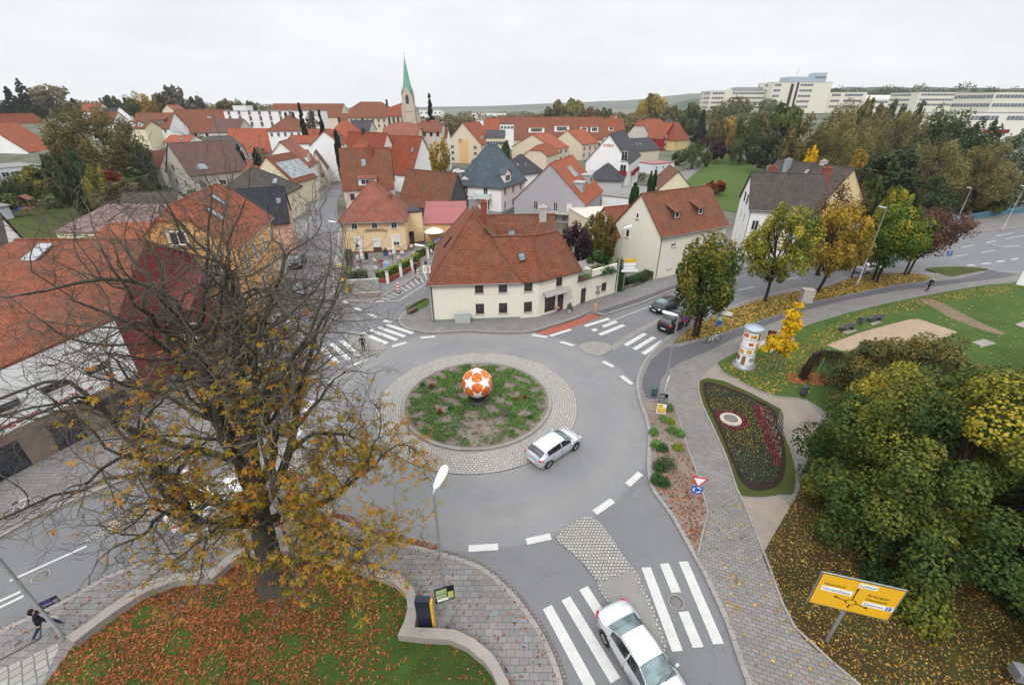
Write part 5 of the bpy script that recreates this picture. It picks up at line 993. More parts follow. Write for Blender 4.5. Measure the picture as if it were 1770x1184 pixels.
# ------------------------------------------------------------------ the office complex on the hill at right
CRM = render_wall('cream_panels', (.66, .63, .53), .03, .1); CR2 = render_wall('white_panels', (.70, .68, .62), .03, .1); RIB = glassmat('ribbon_glass', (.13, .15, .175), .3, .3)
def block(label, x0, x1, top, bot, Y, dep, rows, wallm, cols=((.06, .46), (.54, .96)), rot=0, extra=None):
    zt = zat(Y, top); A = Vector((xat(x0, Y, zt), Y)); w = xat(x1, Y, zt) - A.x; B = A + Vector((math.cos(R(rot)), math.sin(R(rot)))) * w
    H_ = house('office_block', label, A, B, zt, dep, roof='flat', wall=wallm, rf=FLATR, Z0=-1, cat='office', group='office blocks on the hill')
    zb = zat(Y, bot); st = (zt - zb) / rows
    for r in range(rows):
        for c0, c1 in cols:
            for sd in 'FL':
                O, D, N, L = H_.S[sd]; M = Matrix(((D[0], N[0], 0, O[0]), (D[1], N[1], 0, O[1]), (0, 0, 1, 0), (0, 0, 0, 1)))
                z = zb + st * (r + .32); mb = MB(); u0, u1 = L * c0, L * c1; mb.box(u0, .004, z, u1, .05, z + st * .42, 0, M)
                n = max(2, int((u1 - u0) / 2.4))
                for i in range(n + 1): x = u0 + (u1 - u0) * i / n; mb.box(x - .1, .05, z - .02, x + .1, .12, z + st * .42 + .02, 1, M)
                mb.build('window', [RIB, CR2], H_.root)
    return H_
b1 = block('long cream office block with four dark window bands at the left end of the hill', 1229, 1334, 158, 190, 430, 22, 4, CRM, ((.03, .22), (.36, .98)))
MB().box(b1.W * .24, -1.2, 0, b1.W * .34, .0, b1.ez + 1.5).build('stair_tower', CRM, b1.root); MB().box(b1.W * .45, 6, b1.ez + .24, b1.W * .9, 16, b1.ez + 3).build('roof_plant', ZINC, b1.root)
b2 = block('tall cream office tower with grey plant rooms on its roof', 1338, 1440, 143, 190, 420, 26, 5, CRM, ((.02, .14), (.46, .68)))
MB().box(b2.W * .30, -1.0, 0, b2.W * .34, .0, b2.ez - 1).build('stair_slot', DARK, b2.root); MB().box(b2.W * .40, -.6, 0, b2.W * .43, .0, b2.ez).build('stair_slot', DARK, b2.root)
rp = MB(); rp.box(b2.W * .3, 4, b2.ez + .24, b2.W * .92, 20, b2.ez + 4.2); rp.box(b2.W * .72, 3, b2.ez + 4.2, b2.W * .9, 14, b2.ez + 7); rp.tube([(b2.W * .45, 8, b2.ez + 4), (b2.W * .45, 8, b2.ez + 11)], .2, 5); rp.build('roof_plant', paint('blue_grey_cladding', (.36, .42, .47), .5), b2.root)
b3 = block('lower cream office wing with short window bands right of the tower', 1436, 1500, 160, 190, 440, 22, 3, CRM, ((.05, .3), (.4, .9)))
b4 = block('low white workshop hall with sawtooth roof lights', 1490, 1600, 172, 192, 470, 30, 2, CR2)
rp = MB()
for i in range(7): rp.slab([(4 + i * 9, 2, b4.ez + .3), (4 + i * 9, 26, b4.ez + .3), (10 + i * 9, 26, b4.ez + 3.5), (10 + i * 9, 2, b4.ez + 3.5)], .4)
rp.build('roof_light', CR2, b4.root)
b5 = block('wide cream factory office with two long window rows at the right', 1590, 1706, 160, 186, 400, 30, 3, CRM, ((.03, .75),))
b6 = block('cream factory block with blue glazed front at the right edge', 1722, 1830, 160, 205, 330, 30, 3, CRM, ((.02, .98),))
b7 = block('grey roofed workshop below the factory offices', 1660, 1800, 196, 214, 300, 26, 1, CR2, ((.1, .5), (.6, .9)))
b8 = block('dark glazed link building between the two left office blocks', 1300, 1342, 166, 190, 436, 16, 4, RIB, ((.05, .95),))
b9 = block('white shop pavilion with red fascia behind the trees at right', 1700, 1745, 225, 240, 210, 14, 1, CR2, ((.1, .9),))
MB().box(-.1, -.2, b9.ez - 1.2, b9.W + .1, -.02, b9.ez).build('fascia', WRD, b9.root)
# ================================================================== vegetation
BARK = soil('grey_bark', [(.3, (.03, .025, .02)), (.5, (.07, .06, .048)), (.7, (.14, .125, .1))], 1.5, 16.0, .9, .6)
BARKD = soil('dark_bark', [(.3, (.018, .014, .011)), (.7, (.055, .044, .034))], 1.5, 14.0, .8, .6)
def ramp5(a, b, c, d, e): return [(.0, a), (.27, b), (.5, c), (.75, d), (1.0, e)]
L_GREEN = leafmat('green_leaves', ramp5((.034, .056, .02), (.058, .088, .026), (.088, .118, .032), (.13, .145, .038), (.20, .175, .042)))
L_DKGREEN = leafmat('dark_green_leaves', ramp5((.020, .040, .018), (.036, .060, .024), (.055, .080, .032), (.078, .098, .038), (.11, .115, .045)))
L_OLIVE = leafmat('olive_leaves', ramp5((.055, .054, .022), (.095, .086, .032), (.13, .115, .040), (.17, .14, .05), (.22, .17, .06)))
L_WILLOW = leafmat('willow_leaves', ramp5((.085, .078, .03), (.14, .125, .045), (.19, .165, .058), (.24, .20, .07), (.29, .235, .09)))
L_YG = leafmat('yellow_green_leaves', ramp5((.05, .085, .015), (.12, .15, .02), (.24, .23, .025), (.36, .30, .035), (.46, .35, .05)))
L_MIX = leafmat('turning_leaves', ramp5((.034, .07, .015), (.065, .11, .02), (.14, .145, .025), (.28, .215, .03), (.38, .22, .035)))
L_BIG = leafmat('maple_leaves', ramp5((.024, .054, .016), (.052, .09, .022), (.11, .138, .026), (.24, .215, .03), (.42, .33, .035)))
L_GOLD = leafmat('golden_leaves', ramp5((.10, .085, .02), (.22, .16, .025), (.33, .22, .03), (.42, .27, .035), (.50, .30, .04)))
L_YEL = leafmat('bright_yellow_leaves', ramp5((.30, .26, .02), (.52, .38, .015), (.70, .46, .01), (.78, .46, .01), (.80, .36, .01)), .35)
L_RUST = leafmat('rust_leaves', ramp5((.06, .035, .022), (.105, .055, .033), (.15, .075, .045), (.16, .10, .05), (.22, .12, .05)))
L_RED = leafmat('red_leaves', ramp5((.09, .02, .012), (.18, .035, .018), (.28, .055, .022), (.36, .09, .02), (.40, .14, .02)))
L_PURP = leafmat('purple_leaves', ramp5((.012, .006, .010), (.026, .012, .019), (.042, .018, .028), (.060, .026, .035), (.085, .04, .04)), .1)
L_CON = leafmat('conifer_needles', ramp5((.008, .020, .014), (.014, .030, .020), (.022, .042, .027), (.030, .055, .035), (.045, .068, .045)), .05, .7)
L_CHES = leafmat('chestnut_leaves', ramp5((.12, .125, .018), (.26, .205, .02), (.43, .25, .022), (.45, .175, .022), (.28, .10, .025)), .35)
L_IVY = leafmat('ivy_leaves', ramp5((.010, .035, .012), (.018, .055, .016), (.03, .08, .02), (.055, .11, .025), (.10, .14, .03)), .15)
L_HEDGE = leafmat('bright_hedge', ramp5((.05, .10, .012), (.10, .17, .015), (.19, .26, .02), (.26, .32, .03), (.32, .36, .04)))
L_BARE = leafmat('bare_twigs', ramp5((.05, .042, .034), (.08, .07, .056), (.11, .095, .075), (.14, .12, .09), (.18, .15, .11)), .0)
def leaf_quads(P, N, size, rs, aspect=1.0, tint=None, up=0.0):
    n = len(P); N = N + rs.normal(0, .55, (n, 3)); N[:, 2] += up; N /= np.linalg.norm(N, axis=1)[:, None] + 1e-9
    A = np.cross(N, rs.normal(0, 1, (n, 3))); A /= np.linalg.norm(A, axis=1)[:, None] + 1e-9; B = np.cross(N, A)
    s = (size * rs.uniform(.6, 1.35, n))[:, None] if np.isscalar(size) else (size * rs.uniform(.7, 1.3, n))[:, None]
    a, b = A * s * .5, B * s * .5 * aspect
    V = np.stack([P - a, P - b, P + a, P + b], 1).reshape(-1, 3); F4 = np.arange(4 * n).reshape(-1, 4)
    return V, F4, (np.repeat(tint, 4) if tint is not None else None)
def crown_points(seed, shape, nclump, nleaf, clump=.34, hollow=.45):
    """leaf positions in a unit crown: x,y in -1..1, z in 0..1"""
    rs = np.random.RandomState(seed); C = []; 
    while len(C) < nclump:
        p = rs.uniform(-1, 1, 3); p[2] = rs.uniform(0, 1); z = p[2]
        rmax = {'round': math.sqrt(max(0, 1 - (2 * z - 1) ** 2)) ** .8, 'dome': math.sqrt(max(0, 1 - (z * 1.0) ** 2.4)), 'oval': max(0, 1 - abs(2 * z - .85) ** 2.2) ** .6, 'cone': 1.02 - z, 'column': min(1, 3.2 * (1 - z)) * min(1, .6 + z * 2), 'poplar': max(0, 1 - abs(2 * z - .9) ** 3) ** .7, 'fan': .35 + .65 * min(1, z * 1.5) if z < .9 else .75}[shape]
        if shape == 'cone': z = 1 - rs.uniform(.0, 1) ** .9; a_ = rs.uniform(0, 6.283); q_ = (1.03 - z) * rs.uniform(.35, .95); p = np.array([q_ * math.cos(a_), q_ * math.sin(a_), z]); C.append(tuple(p)); continue
        r = math.hypot(p[0], p[1])
        if r < rmax * .93 and (r > rmax * hollow or abs(z - .5) > .32 or rs.rand() < .25): C.append((p[0], p[1], z))
    C = np.array(C); k = rs.randint(0, nclump, nleaf); d = rs.normal(0, 1, (nleaf, 3)); d /= np.linalg.norm(d, axis=1)[:, None]
    rad = clump * rs.uniform(.65, 1.2, nclump) * ((1.15 - C[:, 2]) if shape == 'cone' else 1)
    rr = rad[k] * rs.uniform(.35, 1.0, nleaf) ** .5
    P = C[k] + d * rr[:, None] * np.array([1, 1, .75 if shape not in ('cone',) else .4])
    ct = rs.normal(.42, .17, nclump) + .10 * (C[:, 2] - .5); t = ct[k] + rs.normal(0, .05, nleaf) + .05 * d[:, 2]
    return P, d, np.clip(t, 0, 1), C, rs
def crown_mesh(name, seed, shape, rx, hz, z0, nclump, nleaf, size, mat, clump=.34, aspect=1.0, up=.25, hollow=.45, droop=False):
    P, d, t, C, rs = crown_points(seed, shape, nclump, nleaf, clump, hollow); rx2 = rx / (1 + clump * .55)
    P = P * np.array([rx2, rx2, hz / (1 + clump * .5)]); P[:, 2] += z0 + hz * .06
    if droop: P[:, 2] -= .25 * rx * (np.hypot(P[:, 0], P[:, 1]) / rx) ** 2
    V, F4, T = leaf_quads(P, d, size, rs, aspect, t, up)
    return rawmesh(name, V, F4, mat, T), C * np.array([rx2, rx2, hz / (1 + clump * .5)]) + np.array([0, 0, z0 + hz * .06])
def limb_mesh(name, seed, C, h0, r0, mat, nl=9, lean=(0, 0), stems=1, tip=.03, trunk_top=None):
    rs = random.Random(seed); mb = MB()
    for st in range(stems):
        ox, oy = (0, 0) if stems == 1 else (rs.uniform(-.4, .4), rs.uniform(-.3, .3))
        tt = trunk_top or h0; pts = []; top = np.mean(C, axis=0)
        for i in range(7):
            u = i / 6; pts.append((ox + (lean[0] + ox) * u + rs.uniform(-.08, .08) * r0 * 3 * u, oy + lean[1] * u + rs.uniform(-.08, .08) * r0 * 3 * u, -.1 + (tt + .1) * u))
        mb.tube(pts, [r0 * (1.35 if i == 0 else 1.0 - .45 * i / 6) for i in range(7)], 8)
        p0 = Vector(pts[-1]); sel = sorted(C.tolist(), key=lambda c: rs.random())[:nl]
        for c in sel:
            c = Vector(c); s = Vector(pts[rs.choice((3, 4, 5, 6, 6))]); m_ = s.lerp(c, .5) + Vector((rs.uniform(-.1, .1), rs.uniform(-.1, .1), .12)) * (c - s).length
            q = []
            for i in range(6):
                u = i / 5; q.append(s * (1 - u) ** 2 + m_ * 2 * u * (1 - u) + c * u * u)
            mb.tube(q, [r0 * .42 * (1 - u / 5.2) + tip for u in range(6)], 5, caps=False)
    return mb.mesh(name, mat, uv=False)
TREEV = {}
def tree(name, label, x, y, h, r, shape, mat, seed=0, leaf=.45, n=2600, trunk=.18, bark=None, nclump=34, clump=.34, cat='tree', group=None, rz=None, aspect=1.0, variant=None, hollow=.45, droop=False, stems=1, nl=8, lean=(0, 0), z=None, up=.25):
    """crown height h above trunk start; variants share mesh data through scale"""
    x, y = float(x), float(y); t = thing(name, label, cat, (x, y, terr(x, y) if z is None else z), (seed * 2.4) % 6.28 if rz is None else rz, group)
    key = variant and (variant, shape)
    if key and key in TREEV: cm, lm, h0, r0 = TREEV[key]
    else:
        z0 = h * trunk
        cm, C = crown_mesh('crown', 100 + seed, shape, r, h - z0, z0, nclump, n, leaf, mat, clump, aspect, up, hollow, droop)
        lm = limb_mesh('trunk', seed, C, z0 + (h - z0) * .25, max(.07, h * .017), bark or BARKD, nl, lean, stems); h0, r0 = h, r
        if key: TREEV[key] = (cm, lm, h0, r0)
    for nm, me, m_ in (('crown', cm, mat), ('trunk', lm, bark or BARKD)):
        o = link(nm, me, t); o.scale = (r / r0, r / r0, h / h0)
        if key: o.material_slots[0].link = 'OBJECT'; o.material_slots[0].material = m_
    return t
def treepx(name, label, px, ytop, Y, wpx, shape, mat, seed=0, zb=None, **kw):
    h = zat(Y, ytop); zt = terr(xat(px, Y, h * .6), Y); x = xat(px, Y, zt + (h - zt) * .6); zt = terr(x, Y); r = wpx / 2 * mpp(Y, zt + (h - zt) * .6)
    return tree(name, label, x, Y, h - zt, r, shape, mat, seed, leaf=kw.pop('leaf', max(.3, Y * .0042)), variant=kw.pop('variant', None), **kw)
# ------------------------------------------------------------------ trees of the roadside strip
def tb(px, py): return g(px, py, .13)
rd_ = dict(n=15000, leaf=.24, clump=.24, nclump=80, cat='tree', up=.35)
x, y = tb(1200, 581); tree('roadside_tree', 'dense green and amber tree on the strip beside the parked black car', x, y, 11.6, 3.3, 'oval', L_MIX, 3, trunk=.2, **rd_, stems=2)
x, y = tb(1322, 521); tree('roadside_tree', 'open yellow green tree in front of the white gabled house', x, y, 11.6, 4.5, 'round', L_YG, 4, trunk=.26, **{**rd_, 'n': 11000, 'clump': .19, 'nclump': 95}, nl=22)
x, y = tb(1412, 505); tree('roadside_tree', 'golden yellow tree left of the tall roadside lamp', x, y, 12.0, 4.4, 'oval', L_GOLD, 5, trunk=.2, **{**rd_, 'n': 11000, 'clump': .19}, nl=16, lean=(.8, 0))
x, y = tb(1402, 489); tree('roadside_tree', 'thin half bare amber tree behind the roadside lamp', x + 3, y + 3.5, 14.0, 3.2, 'oval', L_RUST, 6, trunk=.2, **{**rd_, 'n': 3400, 'clump': .2}, nl=18)
x, y = tb(1512, 486); tree('roadside_tree', 'round tree half green half yellow next to the reddish tree', x, y, 10.2, 4.5, 'round', leafmat('half_yellow_leaves', ramp5((.022, .075, .012), (.05, .12, .015), (.13, .17, .02), (.32, .26, .025), (.42, .30, .03))), 7, trunk=.24, **rd_, stems=2)
x, y = tb(1568, 476); tree('roadside_tree', 'reddish brown spreading tree at the end of the roadside row', x, y, 9.6, 5.4, 'fan', L_RUST, 8, trunk=.3, **{**rd_, 'n': 8000, 'clump': .2, 'nclump': 80}, stems=2, nl=26, lean=(.9, .3))
x, y = tb(1480, 484); tree('roadside_tree', 'small amber tree in front of the silver parked car', x, y + 1, 6.8, 2.3, 'oval', L_GOLD, 9, trunk=.3, **{**rd_, 'n': 2600, 'clump': .2}, nl=12)
x, y = tb(1337, 640)
t = thing('young_tree', 'small bright yellow ginkgo like tree beside the advertising column', 'tree', (x, y, .13)); t.scale = (1.35, 1.35, 1.3)
rs0 = np.random.RandomState(5); P_ = []; D_l = []
for (cx, cy, cz, rr, n_) in [(.1, 0, 4.3, .5, 260), (.25, 0, 3.6, .62, 420), (.2, .1, 2.9, .5, 240), (-.3, 0, 2.2, .8, 620), (-1.0, 0, 1.75, .35, 120), (.45, 0, 2.0, .6, 330), (.35, -.1, 1.4, .3, 60), (.3, 0, 4.9, .3, 90)]:
    d = rs0.normal(0, 1, (n_, 3)); d /= np.linalg.norm(d, axis=1)[:, None]; P_.append(np.array([cx, cy, cz]) + d * rr * rs0.uniform(.2, 1, (n_, 1)) ** .6 * np.array([1.0, 1.0, .75])); D_l.append(d)
P_ = np.concatenate(P_); D_l = np.concatenate(D_l); Vq, Fq, Tq = leaf_quads(P_, D_l, .2, rs0, .9, np.clip(rs0.normal(.5, .2, len(P_)), 0, 1), .3)
link('crown', rawmesh('crown', Vq, Fq, L_YEL, Tq), t)
mb = MB(); mb.tube([(0, 0, 0), (.02, 0, 1.3), (.1, 0, 2.8), (.2, 0, 4.8)], [.05, .045, .035, .012], 6); mb.tube([(.05, 0, 1.5), (-.4, .02, 2.0), (-1.1, 0, 1.8)], [.03, .02, .01], 5); mb.tube([(.08, 0, 1.7), (.5, 0, 2.2)], [.025, .01], 5); mb.build('trunk', BARK, t, uv=False)
mb = MB()
for a in range(3): mb.tube([(.38 * math.cos(a * 2.1), .38 * math.sin(a * 2.1), 0), (.38 * math.cos(a * 2.1), .38 * math.sin(a * 2.1), 1.5)], .035, 6)
mb.build('support_stakes', paint('grey_timber', (.22, .20, .17), .9), t)
# ------------------------------------------------------------------ big leafy trees at the lower right
big = dict(cat='tree', up=.4)
x, y = 23.4, 17.2; tree('maple_tree', 'big dense green maple with yellow patches behind the yellow direction sign', x, y, 10.4, 7.9, 'dome', L_BIG, 21, trunk=-.03, n=150000, leaf=.15, nclump=240, clump=.145, nl=30, bark=BARKD, hollow=.62, **big)
x, y = 30.0, 27.5; tree('maple_tree', 'brownish thinning maple behind the big green one, by the sand pit', x, y, 6.9, 6.0, 'dome', leafmat('thinning_leaves', ramp5((.04, .055, .02), (.08, .088, .03), (.13, .118, .038), (.22, .165, .035), (.36, .24, .03))), 22, trunk=.08, n=52000, leaf=.16, nclump=150, clump=.155, nl=40, bark=BARK, hollow=.6, **big)
x, y = 33.5, 20.0; tree('maple_tree', 'yellow green maple cut by the right edge', x, y, 9.6, 5.0, 'dome', L_MIX, 26, trunk=.05, n=45000, leaf=.16, nclump=110, clump=.19, nl=24, hollow=.6, **big)
x, y = 47.5, 31.5; tree('maple_tree', 'sparse golden tree at the right edge above the white slabs', x, y, 8.2, 3.8, 'dome', L_GOLD, 24, trunk=.2, n=4200, leaf=.28, nclump=60, clump=.2, nl=34, bark=BARK, **big)
# weeping bush: arching stem with hanging twigs
x, y = g(1388, 655, .14); t = thing('weeping_beech', 'small dark brown weeping tree with arching crown on the lawn', 'tree', (x, y, .14))
rsw = random.Random(3); mb = MB(); arch = [Vector((0, 0, 0)), Vector((.1, .1, 1.2)), Vector((.5, .3, 2.2)), Vector((1.2, .4, 2.6)), Vector((2.2, .4, 2.5)), Vector((3.4, .3, 2.2))]
mb.tube(arch, [.14, .12, .10, .08, .06, .04], 7); mb.build('trunk', BARKD, t, uv=False); mb = MB()
for i in range(520):
    u = rsw.random() ** 1.5 * (len(arch) - 1.01); k = int(u); p = arch[k].lerp(arch[k + 1], u - k) + Vector((rsw.gauss(0, .16), rsw.gauss(0, .22), .1)); ln = min(p.z - .05, rsw.uniform(.5, 2.2))
    mb.tube([p, p + Vector((rsw.uniform(-.15, .15), rsw.uniform(-.15, .15), -ln * .4)), p + Vector((rsw.uniform(-.25, .2), rsw.uniform(-.2, .2), -ln))], [.016, .012, .005], 3, caps=False)
mb.build('hanging_twigs', paint('purple_brown_twigs', (.06, .03, .026), .8), t, uv=False)
# ------------------------------------------------------------------ the wood behind the meadow
wood = [('willow', 'broad olive willow nearest the blue railing', 1600, 240, 102, 140, 'round', L_WILLOW, {}), ('willow', 'olive willow leaning over the road bend at right', 1700, 250, 102, 130, 'round', L_WILLOW, {}), ('willow', 'golden olive willow behind the yellow gabled house', 1450, 200, 118, 120, 'round', L_WILLOW, {}),
 ('willow', 'wide olive willow in the middle of the wood', 1535, 190, 125, 150, 'round', L_WILLOW, {}), ('willow', 'tall pale yellow willow below the office tower', 1450, 178, 175, 90, 'round', L_WILLOW, {}), ('willow', 'olive brown willow left of the golden one', 1385, 195, 122, 80, 'oval', L_OLIVE, {}),
 ('round_tree', 'small round olive tree at the meadow edge above the brown roof', 1375, 240, 112, 62, 'round', L_OLIVE, {}), ('willow', 'grey olive willow beside the meadow', 1283, 238, 215, 56, 'round', L_OLIVE, {}), ('tree', 'dark grey green tree at the meadow edge', 1332, 222, 172, 70, 'oval', L_DKGREEN, {}),
 ('tree', 'tall dark tree over the meadow left of the olive willows', 1326, 188, 205, 72, 'oval', L_GREEN, {}), ('tree', 'dark tree in the shadow between the two willow groups', 1530, 255, 96, 110, 'round', L_DKGREEN, {}), ('tree', 'dark green tree behind the right willow', 1650, 200, 112, 150, 'round', L_DKGREEN, {}),
 ('tree', 'tall dark green tree standing before the sawtooth hall', 1540, 163, 190, 48, 'oval', L_DKGREEN, {}), ('tree', 'second dark tree standing before the sawtooth hall', 1577, 165, 190, 44, 'oval', L_DKGREEN, {}), ('tree', 'green tree behind the middle willow', 1625, 186, 150, 90, 'round', L_GREEN, {}),
 ('tree', 'big dark tree at the right edge above the railing', 1762, 205, 112, 120, 'round', L_DKGREEN, {}), ('tree', 'dark rounded tree beside the shop pavilion', 1690, 195, 140, 60, 'oval', L_DKGREEN, {}), ('bush', 'dark bush under the right willow by the bridge rail', 1710, 312, 102, 90, 'round', L_DKGREEN, {}),
 ('tree', 'yellow leaved tree behind the yellow gabled house', 1472, 258, 104, 46, 'oval', L_GOLD, {}), ('bush', 'bright yellow tree at the wood edge above the brown roof', 1395, 250, 108, 32, 'oval', L_YEL, {}), ('tree', 'small blue green tree right of the yellow gable', 1507, 300, 92, 34, 'oval', L_GREEN, {}), ('bush', 'orange yellow bush right of the yellow gable', 1494, 298, 96, 30, 'round', L_GOLD, {}),
 ('bush', 'yellow green bush at the foot of the right willow', 1545, 322, 80, 56, 'round', L_YG, {}), ('bush', 'bright yellow bush beside the bridge lamp', 1712, 336, 100, 44, 'round', L_YG, {}), ('tree', 'dark green tree behind the reddish roadside tree', 1590, 300, 98, 120, 'dome', L_DKGREEN, {}), ('bush', 'green bush behind the roadside row', 1545, 345, 88, 60, 'round', L_GREEN, {}),
 ('tree', 'grey green tree at the back of the meadow', 1262, 203, 245, 60, 'round', L_GREEN, {}), ('spruce', 'dark spruce standing at the wood edge behind the red house', 1213, 190, 270, 38, 'cone', L_CON, {}), ('tree', 'olive green tree right of the dark spruce', 1240, 190, 210, 40, 'oval', L_OLIVE, {}),
 ('poplar', 'tall golden poplar rising above the orange roofs', 1128, 158, 420, 58, 'poplar', leafmat('poplar_gold', ramp5((.10, .11, .025), (.19, .17, .03), (.28, .22, .035), (.36, .25, .04), (.42, .28, .05))), {}), ('tree', 'yellow tree beside the tall golden poplar', 1108, 184, 410, 36, 'round', L_GOLD, {}),
 ('tree', 'pair of yellow green trees far behind the long apartment block', 990, 172, 460, 64, 'round', leafmat('pale_yellow_trees', ramp5((.07, .09, .03), (.12, .13, .04), (.18, .17, .045), (.24, .20, .05), (.28, .22, .06))), {}), ('tree', 'green tree left of the yellow green pair', 962, 175, 460, 44, 'round', L_OLIVE, {}), ('tree', 'orange brown low trees right of the yellow green pair', 1025, 188, 440, 46, 'round', L_RUST, {}),
 ('tree', 'dark green tree far behind the orange cluster', 1046, 185, 430, 34, 'oval', L_GREEN, {}), ('tree', 'olive tree right of the tall golden poplar', 1160, 184, 400, 46, 'round', L_OLIVE, {}), ('tree', 'green tree above the meadow, left of the office blocks', 1195, 180, 340, 46, 'round', L_GREEN, {}), ('tree', 'amber tree in the wood below the long office block', 1255, 204, 240, 34, 'round', L_GOLD, {}), ('tree', 'mid green tree in the wood below the long office block', 1290, 190, 195, 56, 'round', L_GREEN, {}),
 ('tree', 'leafy green tree below the tall office tower', 1350, 180, 200, 70, 'round', L_GREEN, {}), ('tree', 'olive brown tree in front of the tall office tower', 1310, 196, 200, 50, 'round', L_OLIVE, {}), ('tree', 'olive tree crowning the wood right of the tower', 1500, 178, 170, 70, 'round', L_OLIVE, {}),
 ('garden_tree', 'bright green round tree left of the purple bush', 1200, 245, 182, 46, 'round', L_GREEN, {}), ('purple_bush', 'dark purple round bush at the corner of the meadow', 1241, 246, 200, 38, 'round', L_PURP, {}), ('garden_tree', 'small green bush between purple bush and garages', 1222, 262, 188, 20, 'round', L_GREEN, {}), ('garden_tree', 'green tree beside the red house garden', 1176, 260, 195, 30, 'round', L_GREEN, {}),
 ('bush', 'dark red bush behind the little gabled house', 1238, 311, 126, 36, 'round', L_RED, {}), ('tree', 'purple leaved tree under the spruce', 1212, 238, 255, 18, 'round', L_PURP, {})]
def auto(rows, nb, sd0):
    for i, (nm, lab, px, yt, Y, w, shp, mat, kw) in enumerate(rows):
        big_ = Y < 150; k_ = dict(n=8000 if big_ else 4200, nclump=64 if big_ else 40, clump=.2 if big_ else .24, trunk=.06 if shp != 'cone' else .02, hollow=.5)
        if shp == 'cone': k_.update(nclump=90, clump=.17, n=5200, up=-.1)
        k_['variant'] = '%s%d' % ('b' if big_ else 's', i % 4) if shp in ('round', 'oval') else None
        if mat is L_WILLOW: k_.update(aspect=.45, n=16000, clump=.2, nclump=90, variant=None, droop=True)
        k_.update(kw)
        if sd0 == 700: k_['variant'] = None
        treepx(nm, lab, px, yt, Y, w, shp, mat, sd0 + i, cat='bush' if 'bush' in nm else 'tree', **k_)
auto(wood, 0, 300)
